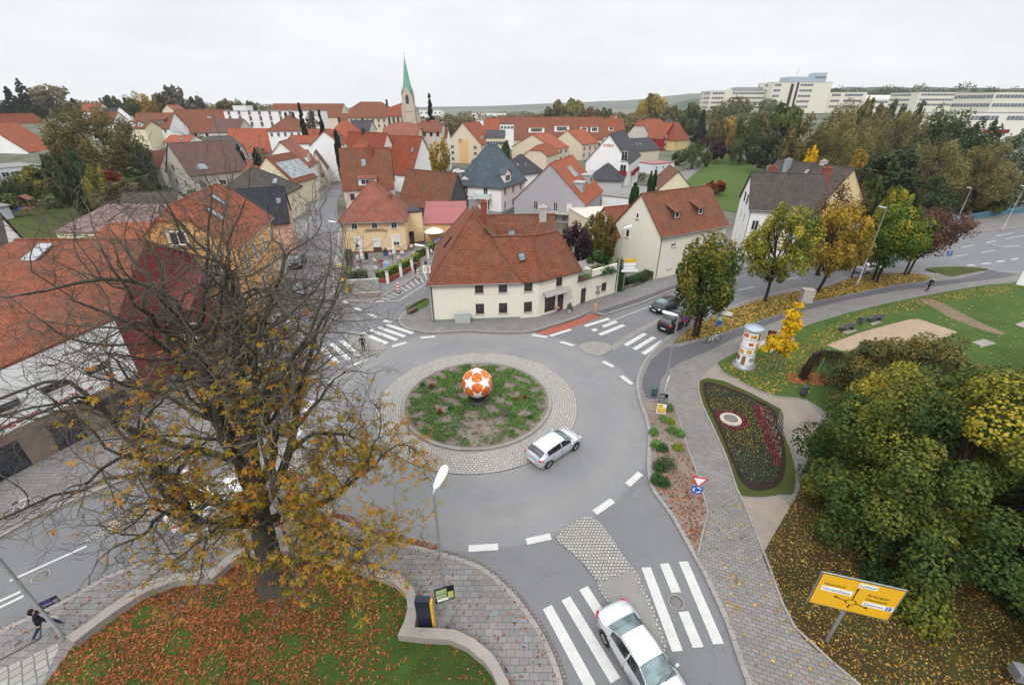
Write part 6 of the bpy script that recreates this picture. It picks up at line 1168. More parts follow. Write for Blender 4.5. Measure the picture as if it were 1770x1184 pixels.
left = [('round_tree', 'big round olive brown tree in the gardens at left', 165, 190, 118, 165, 'round', L_OLIVE, dict(n=26000, nclump=170, clump=.18, variant=None, leaf=.42, hollow=.65)), ('spruce', 'tall dark spruce at the left edge of the skyline', 42, 135, 330, 64, 'cone', L_CON, dict(n=14000, nclump=170, leaf=.6)), ('spruce', 'second dark spruce leaning against the tallest one', 20, 150, 340, 50, 'cone', L_CON, {}), ('birch', 'thin leaved pale birch beside the tall spruce', 92, 146, 335, 66, 'round', leafmat('birch_leaves', ramp5((.10, .10, .05), (.15, .14, .07), (.2, .18, .09), (.26, .22, .10), (.30, .25, .12))), dict(n=2400, variant=None, nl=26)),
 ('spruce', 'small dark spruce right of the birch', 130, 170, 350, 28, 'cone', L_CON, {}), ('spruce', 'dark low spruce at the far left below the tall one', 10, 180, 320, 50, 'cone', L_CON, {}), ('tree', 'golden tree on the hillside skyline', 245, 160, 285, 58, 'round', L_GOLD, {}), ('tree', 'green tree just left of the golden skyline tree', 226, 170, 280, 30, 'round', L_GREEN, {}), ('tree', 'dark green trees on the skyline above the hillside houses', 196, 167, 330, 36, 'round', L_DKGREEN, {}), ('tree', 'small dark round tree above the orange hillside house', 181, 166, 330, 18, 'oval', L_CON, {}),
 ('tree', 'grey bare poplar tops on the skyline', 305, 150, 330, 34, 'fan', L_BARE, dict(n=1400, nl=30)), ('tree', 'greyish olive tree on the skyline left of the bare one', 283, 160, 330, 36, 'round', L_OLIVE, {}), ('tree', 'hazy grey tree on the skyline above the wide barn', 340, 168, 360, 36, 'round', L_BARE, {}), ('tree', 'low olive tree on the skyline above the white flats', 388, 173, 370, 28, 'round', L_OLIVE, {}), ('tree', 'green tree on the skyline right of the low olive one', 412, 172, 375, 26, 'round', L_GREEN, {}), ('tree', 'small grey green skyline tree left of the long school roof', 434, 175, 380, 24, 'round', L_OLIVE, {}),
 ('spruce', 'dark blue spruce in front of the white flats', 525, 175, 172, 28, 'cone', L_CON, dict(n=3600)), ('spruce', 'slim dark spruce right of the white flats', 558, 189, 180, 22, 'cone', L_CON, {}), ('tree', 'bare grey tree between the two town spruces', 542, 192, 185, 22, 'fan', L_BARE, dict(n=700, nl=24)), ('spruce', 'tall dark spruce right of the church tower', 745, 162, 215, 28, 'cone', L_CON, dict(n=3600)),
 ('cypress', 'small dark cypress in front of the vermilion barn', 417, 248, 140, 13, 'column', L_CON, {}), ('cypress', 'second dark cypress before the vermilion barn', 446, 256, 138, 14, 'column', L_CON, {}), ('cypress', 'dark cypress by the orange dormer house', 586, 226, 140, 11, 'column', L_CON, {}), ('tree', 'small golden tree beside the blank white gable', 760, 244, 118, 42, 'fan', L_GOLD, dict(n=2200, nl=20)), ('tree', 'green bush behind the white villa', 874, 246, 135, 20, 'round', L_GREEN, {}),
 ('round_tree', 'olive green tree by the playground tower', 75, 288, 116, 96, 'round', L_MIX, dict(n=9000, variant=None, nclump=90, clump=.2, leaf=.42)), ('tree', 'olive gold bush right of the playground tree', 112, 298, 114, 60, 'round', L_OLIVE, dict(leaf=.4)), ('bush', 'bright yellow green bush below the big round tree', 172, 288, 98, 50, 'round', L_YG, dict(leaf=.4)), ('bush', 'red orange bush beside the yellow green one', 205, 296, 98, 36, 'round', L_RED, dict(leaf=.4)), ('tree', 'dark green tree right of the big round tree', 250, 240, 112, 34, 'oval', L_DKGREEN, {}), ('tree', 'olive tree behind the mauve outbuilding', 205, 312, 92, 90, 'round', L_OLIVE, dict(leaf=.36, n=7000)), ('tree', 'dark evergreen at the left edge by the playground', 8, 308, 108, 60, 'round', L_DKGREEN, dict(leaf=.4)), ('bush', 'green bush in front of the weathered white gable', 238, 292, 100, 40, 'round', L_GREEN, dict(leaf=.4)), ('tree', 'dark bush under the big round tree', 120, 262, 100, 70, 'round', L_DKGREEN, {}), ('tree', 'green tree beside the grey roofed flat building', 30, 312, 116, 46, 'round', L_GREEN, dict(leaf=.38)), ('tree', 'hazel brown tree behind the playground', 150, 316, 112, 56, 'round', L_OLIVE, dict(leaf=.38))]
auto(left, 0, 500)
mid = [('copper_beech', 'dark purple leaved tree behind the corner house', 992, 388, 60.5, 62, 'round', L_PURP, dict(leaf=.24, n=7000, nclump=70)), ('hornbeam', 'dense dome shaped tree turning from green to red behind the corner house', 1036, 360, 63.5, 66, 'oval', leafmat('hornbeam_leaves', ramp5((.055, .075, .018), (.11, .11, .022), (.17, .115, .025), (.20, .095, .028), (.21, .075, .028))), dict(leaf=.22, n=15000, nclump=150, clump=.17, hollow=.75)), ('shrub', 'dark ivy covered mound above the roof terrace', 1032, 432, 56.5, 64, 'dome', L_IVY, dict(leaf=.22, n=5000, nclump=60)), ('bush', 'yellow bush by the garage left of the cream roadside house', 1104, 345, 84, 20, 'round', L_YG, dict(leaf=.3)), ('bush', 'dark green garden bush beside the white office', 1096, 318, 98, 16, 'round', L_IVY, {}), ('cypress', 'clipped dark evergreen by the office balconies', 1124, 292, 104, 10, 'column', L_IVY, {}), ('cypress', 'second clipped evergreen by the office balconies', 1130, 290, 107, 9, 'column', L_IVY, {}), ('bush', 'small green bush beside the lilac gable balcony', 880, 320, 108, 14, 'round', L_GREEN, {})]
auto(mid, 0, 700)
# far woods that read as one mass
def woods(name, label, pts, seed, mat, leaf, n):
    rs = np.random.RandomState(seed); P = []; D_ = []
    for (x, y, r, hh) in pts:
        k = max(20, int(n * r * hh / sum(p[2] * p[3] for p in pts))); d = rs.normal(0, 1, (k, 3)); d /= np.linalg.norm(d, axis=1)[:, None]; d[:, 2] = np.abs(d[:, 2]) * np.where(rs.rand(k) < .3, -.6, 1)
        P.append(np.array([x, y, terr(x, y) + hh * .45]) + d * np.array([r, r, hh * .55]) * rs.uniform(.75, 1.05, (k, 1))); D_.append(d)
    P = np.concatenate(P); D_ = np.concatenate(D_); V, F4, T = leaf_quads(P, D_, leaf, rs, 1.0, np.clip(rs.normal(.45, .2, len(P)), 0, 1), .4)
    o = link(name, rawmesh(name, V, F4, mat, T)); return tag(o, label, 'woods', kind='stuff')
rw = random.Random(9)
woods('woods', 'hazy belt of far trees behind the town', [(xat(px, Y, 5), Y, rw.uniform(8, 15), rw.uniform(9, 16)) for px, Y in [(rw.uniform(-200, 1300), rw.uniform(440, 760)) for _ in range(330)] + [(rw.uniform(700, 1280), rw.uniform(380, 600)) for _ in range(170)]], 3, L_OLIVE, 2.0, 90000)
woods('woods', 'belt of mixed trees between town and hill', [(xat(px, Y, 5), Y, rw.uniform(5, 8), rw.uniform(7, 12)) for px, Y in [(rw.uniform(1030, 1330), rw.uniform(400, 520)) for _ in range(60)]], 4, L_GREEN, 1.1, 30000)
woods('woods', 'dark undergrowth along the stream under the willows', [(xat(px, Y, 2), Y, rw.uniform(2.5, 4.5), rw.uniform(3, 6)) for px, Y in [(rw.uniform(1400, 1900), rw.uniform(106, 170)) for _ in range(70)] + [(rw.uniform(1330, 1420), rw.uniform(110, 160)) for _ in range(14)]], 5, L_DKGREEN, .7, 16000)
woods('woods', 'dark trees on the hill top behind the offices', [(xat(px, Y, 40), Y, rw.uniform(9, 14), rw.uniform(15, 27)) for px, Y in [(rw.uniform(1445, 1900), rw.uniform(520, 640)) for _ in range(60)]], 6, L_DKGREEN, 1.5, 26000)
woods('woods', 'garden shrubs and small trees between the houses at left', [(xat(px, Y, 2), Y, rw.uniform(1.5, 3.0), rw.uniform(2, 4.5)) for px, Y in [(rw.uniform(-100, 270), rw.uniform(102, 128)) for _ in range(50)]], 7, L_GREEN, .6, 12000)
woods('woods', 'hedges and shrubs between the houses of the town', [(xat(px, Y, 2), Y, rw.uniform(1.2, 2.4), rw.uniform(1.5, 3.5)) for px, Y in [(rw.uniform(600, 1150), rw.uniform(112, 230)) for _ in range(60)] + [(rw.uniform(150, 600), rw.uniform(110, 230)) for _ in range(70)]], 8, L_GREEN, .6, 12000)
tag(sheet('meadow', W([(1170, 330), (1200, 300), (1216, 288), (1236, 272), (1252, 264), (1268, 263), (1285, 275), (1305, 290), (1340, 312), (1400, 330), (1300, 370), (1220, 360)]), .03, soil('meadow_grass', [(.3, (.04, .07, .017)), (.5, (.06, .10, .022)), (.7, (.095, .115, .035))], .12, 3.0, .3, .5)), kind='structure')
sheet('garden_ground', [(-140, 40), (-50, 47), (-62, 75), (-70, 118), (-160, 118)], .02, GRASSL)
# ------------------------------------------------------------------ the horse chestnut in front
def chestnut():
    x, y = g(477, 1008, .2); root = thing('chestnut_tree', 'huge half bare horse chestnut with orange leaves on the front lawn', 'tree', (x, y, .2))
    rs = random.Random(11); segs = []; tips = []; inner = []
    def grow(p, d, ln, r, lev, nseg):
        pts = [p.copy()]; rad = [r]; q = p.copy(); dd = d.copy()
        for i in range(nseg):
            wob = .16 if lev < 2 else .30
            dd = (dd + Vector((rs.gauss(0, wob), rs.gauss(0, wob), rs.gauss(0, wob * .8) + (.05 if lev < 2 else (-.07 if i < nseg * .5 else .12))))).normalized()
            q = q + dd * (ln / nseg); pts.append(q.copy()); rad.append(r * (1 - .62 * (i + 1) / nseg))
        segs.append((pts, rad, lev))
        if lev >= 5 or r < .010: tips.append((pts[-1], dd)); return
        nb = [0, 5, 5, 4, 3, 1][lev] if lev else 0
        for k in range(nb):
            u = .28 + .72 * (k + rs.random()) / nb; i = min(int(u * nseg), nseg - 1); bp = pts[i].lerp(pts[i + 1], u * nseg - i)
            ax = (pts[i + 1] - pts[i]).normalized(); perp = ax.orthogonal().normalized(); perp.rotate(Matrix.Rotation(rs.uniform(0, 6.28), 3, ax))
            nd_ = (ax * rs.uniform(.45, .85) + perp * rs.uniform(.6, 1.0) + Vector((0, 0, .1 if lev < 3 else .05))).normalized()
            grow(bp, nd_, ln * rs.uniform(.42, .62), rad[i] * rs.uniform(.5, .66), lev + 1, max(3, nseg - 1))
        grow(pts[-1], (dd + Vector((rs.gauss(0, .2), rs.gauss(0, .2), .1))).normalized(), ln * .5, rad[-1] * .95, lev + 1, max(3, nseg - 1))
    lead = [Vector(p) for p in ((0, 0, -.2), (.05, 0, .5), (.15, .05, 2.2), (.3, .1, 4.0), (.5, .2, 5.8), (.75, .3, 7.6), (.95, .45, 9.8), (1.15, .5, 12.4))]
    segs.append((lead, [.95, .64, .54, .48, .38, .30, .22, .15], 0))
    def at_(z): k = max(i for i in range(7) if lead[i].z <= z); return lead[k].lerp(lead[k + 1], (z - lead[k].z) / (lead[k + 1].z - lead[k].z))
    for (az_, el_, ln, r, zb) in [(178, 36, 8.2, .25, 4.4), (205, 30, 6.6, .2, 4.2), (150, 50, 9.4, .27, 4.9), (120, 56, 9.2, .26, 5.4), (85, 54, 8.8, .25, 5.0), (45, 50, 8.2, .25, 4.8), (12, 20, 5.7, .2, 4.3), (-12, 12, 5.2, .17, 4.6), (-38, 18, 4.6, .14, 4.8), (-80, 30, 4.2, .12, 5.2), (-125, 28, 4.8, .13, 5.0), (170, 58, 8.6, .23, 6.6), (135, 64, 8.2, .22, 7.2), (60, 62, 8.0, .22, 6.8), (20, 50, 6.6, .2, 6.2), (-20, 40, 5.0, .13, 6.6), (200, 52, 7.2, .18, 7.4), (100, 70, 7.4, .19, 8.6), (30, 62, 6.8, .18, 8.8), (160, 66, 7.0, .18, 9.4), (70, 74, 6.4, .15, 11), (-10, 60, 5.6, .14, 9.8)]:
        ca = math.cos(R(el_)); grow(at_(zb), Vector((math.cos(R(az_)) * ca, math.sin(R(az_)) * ca, math.sin(R(el_)))), ln, r, 1, 7)
    mbt, mbb, mbw = MB(), MB(), MB()
    for pts, rad, lev in segs:
        if lev == 0: mbt.tube(pts, rad, 14)
        elif lev <= 2: mbb.tube(pts, [max(a, .02) for a in rad], 8 if lev == 1 else 6, caps=False)
        else: mbw.tube(pts, [max(a, .0075) for a in rad], 4 if lev == 3 else 3, caps=False)
    for k in range(7):
        a = k * .9; mbt.tube([(.9 * math.cos(a), .9 * math.sin(a), -.12), (.45 * math.cos(a), .45 * math.sin(a), .45), (.3 * math.cos(a), .3 * math.sin(a), 1.4)], [.16, .2, .1], 6, caps=False)
    mbt.build('trunk', BARK, root, uv=False); mbb.build('branches', BARK, root, uv=False)
    mbw.build('twigs', leafmat('grey_twigs', ramp5((.10, .088, .07), (.16, .145, .115), (.22, .20, .165), (.28, .26, .215), (.34, .32, .26)), .0, .9), root, uv=False)
    # palmate leaves, thick on the lower and right side, almost none at the top
    V, F4, T = [], [], []; n = 0; rn = np.random.RandomState(4); cand = []
    for pts, rad, lev in segs:
        if lev >= 3:
            for p in pts[1:]: cand.append(p)
    rs.shuffle(cand)
    for p in cand:
        px_z = p.z; keep = .62 * (1 - sstep(1.6, 5.2, math.hypot(p.x - .8, p.y))) * (1 - sstep(9.0, 15, px_z)) + .17 * (1 - sstep(6, 11, px_z)); 
        keep += .75 * sstep(1.5, 4, p.x) * (1 - sstep(6.5, 9.5, px_z)); keep *= sstep(3.0, 4.8, px_z)
        keep *= 1 - .5 * sstep(1.2, 3.6, -p.y)
        if rs.random() > keep * .62: continue
        c = p + Vector((rs.gauss(0, .12), rs.gauss(0, .12), rs.gauss(-.05, .1))); nrm = Vector((rs.gauss(0, .6), rs.gauss(0, .6), 1)).normalized(); a = nrm.orthogonal().normalized(); b = nrm.cross(a); s = rs.uniform(.13, .23); a0 = rs.uniform(0, 6.28); tint = min(1, max(0, rs.gauss(.42, .2))); k = rs.choice((5, 5, 6, 7))
        for j in range(k):
            an = a0 + j * 4.6 / k; dj = a * math.cos(an) + b * math.sin(an); sd = nrm.cross(dj); ll = s * rs.uniform(.75, 1.05); w = ll * .2; dz = Vector((0, 0, -ll * .35))
            V += [c + dj * .02, c + dj * ll * .62 + sd * w + dz * .4, c + dj * ll + dz, c + dj * ll * .62 - sd * w + dz * .4]; F4.append((n, n + 1, n + 2, n + 3)); T += [tint] * 4; n += 4
    link('leaves', rawmesh('leaves', [tuple(v) for v in V], F4, L_CHES, T), root)
    return len(segs), n // 4
print('CHESTNUT', chestnut())
# ------------------------------------------------------------------ fallen leaves (nobody could count them)
def scatter(name, label, poly, n, z, mat, size, asp, seed, dens=None, cat='leaves'):
    rs = np.random.RandomState(seed); P = np.array(poly); lo, hi = P.min(0), P.max(0); out = []
    while len(out) < n:
        q = lo + rs.rand(4000, 2) * (hi - lo); ins = np.zeros(len(q), bool); j = len(P) - 1
        for i in range(len(P)):
            c = ((P[i, 1] > q[:, 1]) != (P[j, 1] > q[:, 1])) & (q[:, 0] < (P[j, 0] - P[i, 0]) * (q[:, 1] - P[i, 1]) / (P[j, 1] - P[i, 1] + 1e-12) + P[i, 0]); ins ^= c; j = i
        q = q[ins]
        if dens is not None: q = q[rs.rand(len(q)) < dens(q[:, 0], q[:, 1])]
        out += q.tolist()
    q = np.array(out[:n]); P3 = np.column_stack([q, z + rs.uniform(.01, .04, n)]); N = np.tile([0, 0, 1.6], (n, 1)).astype(float)
    V, F4, T = leaf_quads(P3, N, size, rs, asp, np.clip(rs.normal(.5, .24, n), 0, 1), .8)
    return tag(link(name, rawmesh(name, V, F4, mat, T)), label, cat, kind='stuff')
L_FALL = leafmat('fallen_chestnut_leaves', ramp5((.05, .018, .01), (.12, .036, .014), (.21, .066, .022), (.31, .105, .034), (.40, .18, .07)), .0)
L_FALLY = leafmat('fallen_yellow_leaves', ramp5((.09, .045, .018), (.20, .11, .025), (.32, .19, .035), (.44, .27, .05), (.52, .36, .10)), .0)
cx_, cy_ = g(477, 1008); dl = lambda x, y: np.clip(1.2 - np.hypot(x - cx_ + 2.5, y - cy_) / 9.5, .06, 1) * (.3 + .7 * (np.sin(x * 1.9 + y) * np.cos(y * 1.7 - x * .6) > -.45))
scatter('fallen_leaves', 'orange brown fallen chestnut leaves covering the front lawn', lawn1, 18500, .21, L_FALL, .16, .33, 1, dl)
mk_ = [(x, y) for x, y in k4[4:]]; gut = mk_ + [(x - .9 * .4, y - .55) for x, y in mk_[::-1]]
scatter('fallen_leaves', 'scattered brown leaves on the paving round the lawn wall', k4[6:] + [tuple(p) for p in po[::-1]], 420, .125, L_FALL, .18, .4, 2)
rib = []; mbx = k4[20:60]
scatter('fallen_leaves', 'brown leaves swept against the kerb of the front pavement', mbx + [(x + .45, y + .35) for x, y in mbx[::-1]], 700, .015, L_FALL, .16, .45, 3)
scatter('fallen_leaves', 'yellow leaves on the grass strip under the roadside trees', strip_g, 7500, .145, L_FALLY, .2, .7, 4)
scatter('fallen_leaves', 'red brown leaves on the ground by the direction sign', litter, 34000, .155, leafmat('fallen_mixed_leaves', ramp5((.05, .028, .014), (.12, .065, .02), (.20, .115, .028), (.32, .19, .04), (.46, .31, .09)), .0), .10, .7, 5)
scatter('fallen_leaves', 'rusty leaves on the planting bed beside the kerb', bed2, 700, .155, L_FALL, .16, .6, 6, lambda x, y: np.clip((26 - y) / 6, .12, 1))
scatter('fallen_leaves', 'few yellow leaves on the park paving', W([(1200, 900), (1222, 884), (1280, 862), (1346, 1024), (1423, 1133), (1500, 1200), (1310, 1200), (1262, 1079)], .12), 130, .125, L_FALLY, .15, .8, 7)
scatter('fallen_leaves', 'thin scatter of leaves on the park lawn near the path', W([(1242, 628), (1330, 615), (1380, 592), (1480, 542), (1620, 508), (1760, 490), (1760, 505), (1620, 525), (1480, 560), (1400, 640), (1340, 684), (1260, 650)], .14), 2600, .145, L_FALLY, .15, .8, 8)
scatter('fallen_leaves', 'sparse leaves strewn over the wide park lawn', park, 3800, .145, L_FALLY, .15, .8, 18)
scatter('fallen_leaves', 'red leaves lying under the weeping tree', [(x_ + g(1388, 655)[0] + .3, y_ + g(1388, 655)[1]) for x_, y_ in [(-2, -.8), (0, -1.3), (2.2, -1), (2.6, .2), (1, .8), (-1.5, .6)]], 650, .145, leafmat('fallen_red_leaves', ramp5((.2, .04, .02), (.3, .06, .03), (.4, .09, .04), (.45, .12, .06), (.5, .2, .08)), .0), .15, .7, 9)
# ------------------------------------------------------------------ planted beds
def tuft(name, label, x, y, z, r, h, mat, seed, n=260, leaf=.14, asp=.3, cat='plant', spiky=False, group=None):
    rs = np.random.RandomState(seed); d = rs.normal(0, 1, (n, 3)); d[:, 2] = np.abs(d[:, 2]) * 1.1; d /= np.linalg.norm(d, axis=1)[:, None]
    t = thing(name, label, cat, (x, y, z), 0, group)
    if spiky:
        k = rs.uniform(.5, 1, (n, 1)); tipp = d * np.array([r, r, h]) * k; sd = np.cross(d, rs.normal(0, 1, (n, 3))); sd /= np.linalg.norm(sd, axis=1)[:, None]; b = d * np.array([r * .15, r * .15, 0]); w = .015
        V = np.stack([b - sd * w, b + sd * w, tipp + sd * .004, tipp - sd * .004], 1).reshape(-1, 3); F4 = np.arange(4 * n).reshape(-1, 4); T = np.repeat(np.clip(rs.normal(.5, .2, n), 0, 1), 4)
    else:
        P = d * np.array([r, r, h]) * rs.uniform(.45, 1, (n, 1)); V, F4, T = leaf_quads(P, d, leaf, rs, asp, np.clip(rs.normal(.45, .2, n), 0, 1), .3)
    link('foliage', rawmesh('foliage', V, F4, mat, T), t); 
    return t
L_SEDGE = leafmat('island_green', ramp5((.03, .075, .02), (.06, .14, .03), (.10, .20, .04), (.15, .26, .05), (.22, .26, .09)), .15)
L_DRY = leafmat('dry_red_grass', ramp5((.12, .05, .03), (.20, .085, .05), (.28, .12, .07), (.34, .17, .10), (.40, .24, .15)), .1)
L_GRYB = leafmat('grey_dry_plants', ramp5((.05, .045, .04), (.09, .075, .065), (.13, .11, .09), (.18, .15, .12), (.22, .19, .15)), .0)
def isl(px, py): return g(px, py, .22)
for i, (px, py, r, h_, m_, lab, sp) in enumerate([(746, 670, .42, .6, L_DRY, 'red brown dry grass tuft near the left rim of the roundabout', True), (761, 716, .32, .7, L_DRY, 'tall rusty grass tuft left of the bare sandy patch', True), (892, 693, .38, .5, L_DRY, 'pale russet grass tuft right of the ball', True), (907, 689, .34, .55, L_DRY, 'second russet grass tuft at the right rim', True), (738, 745, .52, .55, L_SEDGE, 'round grey green shrub at the lower left rim of the roundabout', False), (873, 716, .55, .5, L_GRYB, 'dark withered shrub beside the sandy patch', False), (808, 636, .35, .4, L_GRYB, 'dark brown plant behind the ball', False), (778, 708, .24, .3, L_IVY, 'small fresh green cushion plant in the middle left', False), (730, 667, .3, .3, L_IVY, 'green cushion at the upper left rim', False), (886, 720, .4, .4, L_SEDGE, 'spiky green plant right of the withered shrub', True), (917, 722, .3, .25, L_IVY, 'bright green cushion at the right rim', False)]):
    x, y = isl(px, py); tuft('island_plant', lab, x, y, .22, r, h_, m_, i, 420 if sp else 300, .13, .35, spiky=sp)
isl_poly = [(RC[0] + (R_IN - .25) * math.cos(a), RC[1] + (R_IN - .25) * math.sin(a)) for a in np.linspace(0, 2 * math.pi, 49)[:-1]]
bx, by = isl(830, 735)
cl = lambda x, y: (np.sin(x * 2.3 + 1.3 * np.sin(y * 1.7)) * np.sin(y * 2.6 + x * .7) + .35 > .05) * (1 - np.exp(-(((x - bx) / 2.0) ** 2 + ((y - by + .5) / 1.9) ** 2) ** 2)) * .9 + .03
def ground_cover(name, label, poly, n, z, mat, seed, dens, r=.16, k=9, leaf=.1, h=.14):
    rs = np.random.RandomState(seed); o = scatter('tmp', 't', poly, n, z, mat, .1, 1, seed, dens); me = o.data; c = np.zeros(len(me.vertices) * 3); me.vertices.foreach_get('co', c); C = c.reshape(-1, 4, 3).mean(1); bpy.data.objects.remove(o)
    d = rs.normal(0, 1, (n * k, 3)); d[:, 2] = np.abs(d[:, 2]); d /= np.linalg.norm(d, axis=1)[:, None]; tt = np.repeat(np.clip(rs.normal(.45, .18, n), 0, 1), k)
    P = np.repeat(C, k, 0) + d * np.array([r, r, h]) * rs.uniform(.3, 1, (n * k, 1)); V, F4, T = leaf_quads(P, d, leaf, rs, .45, tt, .3)
    return tag(link(name, rawmesh(name, V, F4, mat, T)), label, 'ground cover', kind='stuff')
ground_cover('ground_cover', 'low green herbs growing in patches round the ball', isl_poly, 4300, .21, L_SEDGE, 31, cl, .17, 9, .12, .2)
ground_cover('ground_cover', 'dry greyish stalks between the green patches of the roundabout', isl_poly, 260, .21, L_GRYB, 32, lambda x, y: .25 + .6 * (cl(x, y) < .5) * (1 - np.exp(-(((x - bx) / 1.8) ** 2 + ((y - by + .5) / 1.6) ** 2) ** 2)))
# carpet bed: rows of small bedding plants
def rows_in(poly, st, off=0):
    P = np.array(poly); lo, hi = P.min(0), P.max(0); q = []
    for j, yy in enumerate(np.arange(lo[1], hi[1], st * .86)):
        for xx in np.arange(lo[0] + (st / 2 if j % 2 else 0), hi[0], st):
            ins = False; k = len(P) - 1
            for i in range(len(P)):
                if (P[i, 1] > yy) != (P[k, 1] > yy) and xx < (P[k, 0] - P[i, 0]) * (yy - P[i, 1]) / (P[k, 1] - P[i, 1]) + P[i, 0]: ins = not ins
                k = i
            if ins: q.append((xx, yy))
    return q
cb = Vector((sum(p[0] for p in bedp) / len(bedp), sum(p[1] for p in bedp) / len(bedp))); inner = [tuple(cb + (Vector(p) - cb) * .90) for p in bedp]
qs = rows_in(inner, .2); dc = Vector(g(1263, 725, .2)); ra, rb_ = Vector(g(1305, 700, .2)), Vector(g(1345, 800, .2)); grp = {'g': [], 'y': [], 'r': [], 'm': []}; rq = random.Random(2)
for q in qs:
    v = Vector(q); dd = (v - dc).length; L_ = (rb_ - ra); u = (v - ra).dot(L_) / L_.length_squared; pd = ((v - ra) - L_ * u).length
    if dd < .85: continue
    if dd < 1.25 or (pd < .28 and 0 < u < 1.05): grp['r'].append(q)
    elif pd < 1.5 and 0 < u < 1 and (v - ra).cross(L_) < 0 : grp['m' if rq.random() < .6 else 'r'].append(q) if rq.random() < .8 else None
    elif (dd < 2.9 and rq.random() < .7) or (1.4 < (v - dc).length < 5.0 and rq.random() < .28): grp['y'].append(q)
    else: grp['g'].append(q)
def bedding(pts, mat, name, label, seed, s=.085, k=7):
    rs = np.random.RandomState(seed); C = np.array([(x, y, .19) for x, y in pts]) + np.column_stack([rs.normal(0, .02, (len(pts), 2)), np.zeros(len(pts))]); n = len(C)
    d = rs.normal(0, 1, (n * k, 3)); d[:, 2] = np.abs(d[:, 2]) + .3; d /= np.linalg.norm(d, axis=1)[:, None]
    P = np.repeat(C, k, 0) + d * .075 * rs.uniform(.5, 1.1, (n * k, 1)); V, F4, T = leaf_quads(P, d, s, rs, .8, np.repeat(np.clip(rs.normal(.5, .2, n), 0, 1), k), .6)
    return tag(link(name, rawmesh(name, V, F4, mat, T)), label, 'bedding plants', kind='stuff')
bedding(grp['g'], leafmat('grey_green_bedding', ramp5((.022, .045, .026), (.04, .072, .04), (.062, .098, .056), (.085, .125, .07), (.12, .155, .09)), .1), 'bedding_plants', 'rows of small green bedding plants on the dark soil', 1)
bedding(grp['y'], leafmat('yellow_pansies', ramp5((.04, .065, .025), (.07, .095, .028), (.13, .13, .03), (.24, .20, .03), (.36, .28, .03)), .1), 'bedding_plants', 'small yellow flowers scattered round the stone disc', 2)
bedding(grp['r'], leafmat('red_bedding', ramp5((.10, .015, .025), (.16, .022, .035), (.22, .035, .05), (.26, .06, .07), (.3, .12, .1)), .1), 'bedding_plants', 'dark red plants ringing the disc and edging the long row', 3, .1)
bedding(grp['m'], leafmat('mixed_bedding', ramp5((.05, .10, .04), (.09, .15, .06), (.14, .18, .08), (.26, .16, .12), (.34, .14, .13)), .1), 'bedding_plants', 'mixed green and pink plants inside the red row', 4, .11)
t = thing('stone_disc', 'round stone ring with dark disc set in the flower bed', 'stone disc', (dc.x, dc.y, .18)); MB().lathe([(.78, -.1), (.78, .1), (.72, .13), (.5, .13), (.5, .09)], 28).build('ring', paint('sand_stone', (.40, .35, .29), .9), t); MB().lathe([(.5, -.05), (.5, .1), (.2, .11), (.01, .11)], 24).build('disc', MAN, t)
for i, (px, py, r, h_, m_, lab) in enumerate([(1135, 828, .5, .75, L_IVY, 'dark green shrub at the lower kerb of the planting bed'), (1152, 800, .75, .9, L_IVY, 'largest dark green shrub in the kerbside bed'), (1140, 806, .55, .7, L_IVY, 'green shrub leaning over the kerb of the bed'), (1134, 768, .45, .6, L_SEDGE, 'grey green shrub in the middle of the kerbside bed'), (1144, 772, .5, .55, L_IVY, 'shrub left of the fresh green cushion in the bed'), (1171, 771, .42, .4, L_HEDGE, 'fresh light green cushion in the kerbside bed'), (1130, 745, .42, .5, L_SEDGE, 'small shrub close to the kerb above the grey green one'), (1162, 742, .5, .6, L_SEDGE, 'olive shrub below the poster pole'), (1148, 722, .4, .4, L_SEDGE, 'low olive plant at the foot of the poster pole'), (1158, 726, .4, .45, L_HEDGE, 'yellow green plant right of the poster pole'), (1156, 704, .42, .7, L_SEDGE, 'olive shrub behind the poster pole'), (1146, 832, .5, .6, L_IVY, 'lowest shrub in the kerbside bed'), (1175, 748, .4, .5, L_SEDGE, 'grey green shrub at the path edge of the bed')]):
    x, y = g(px, py + 4, .15); tuft('shrub', lab, x, y, .15, r, h_, m_, 50 + i, 520, .13, .45, cat='shrub')
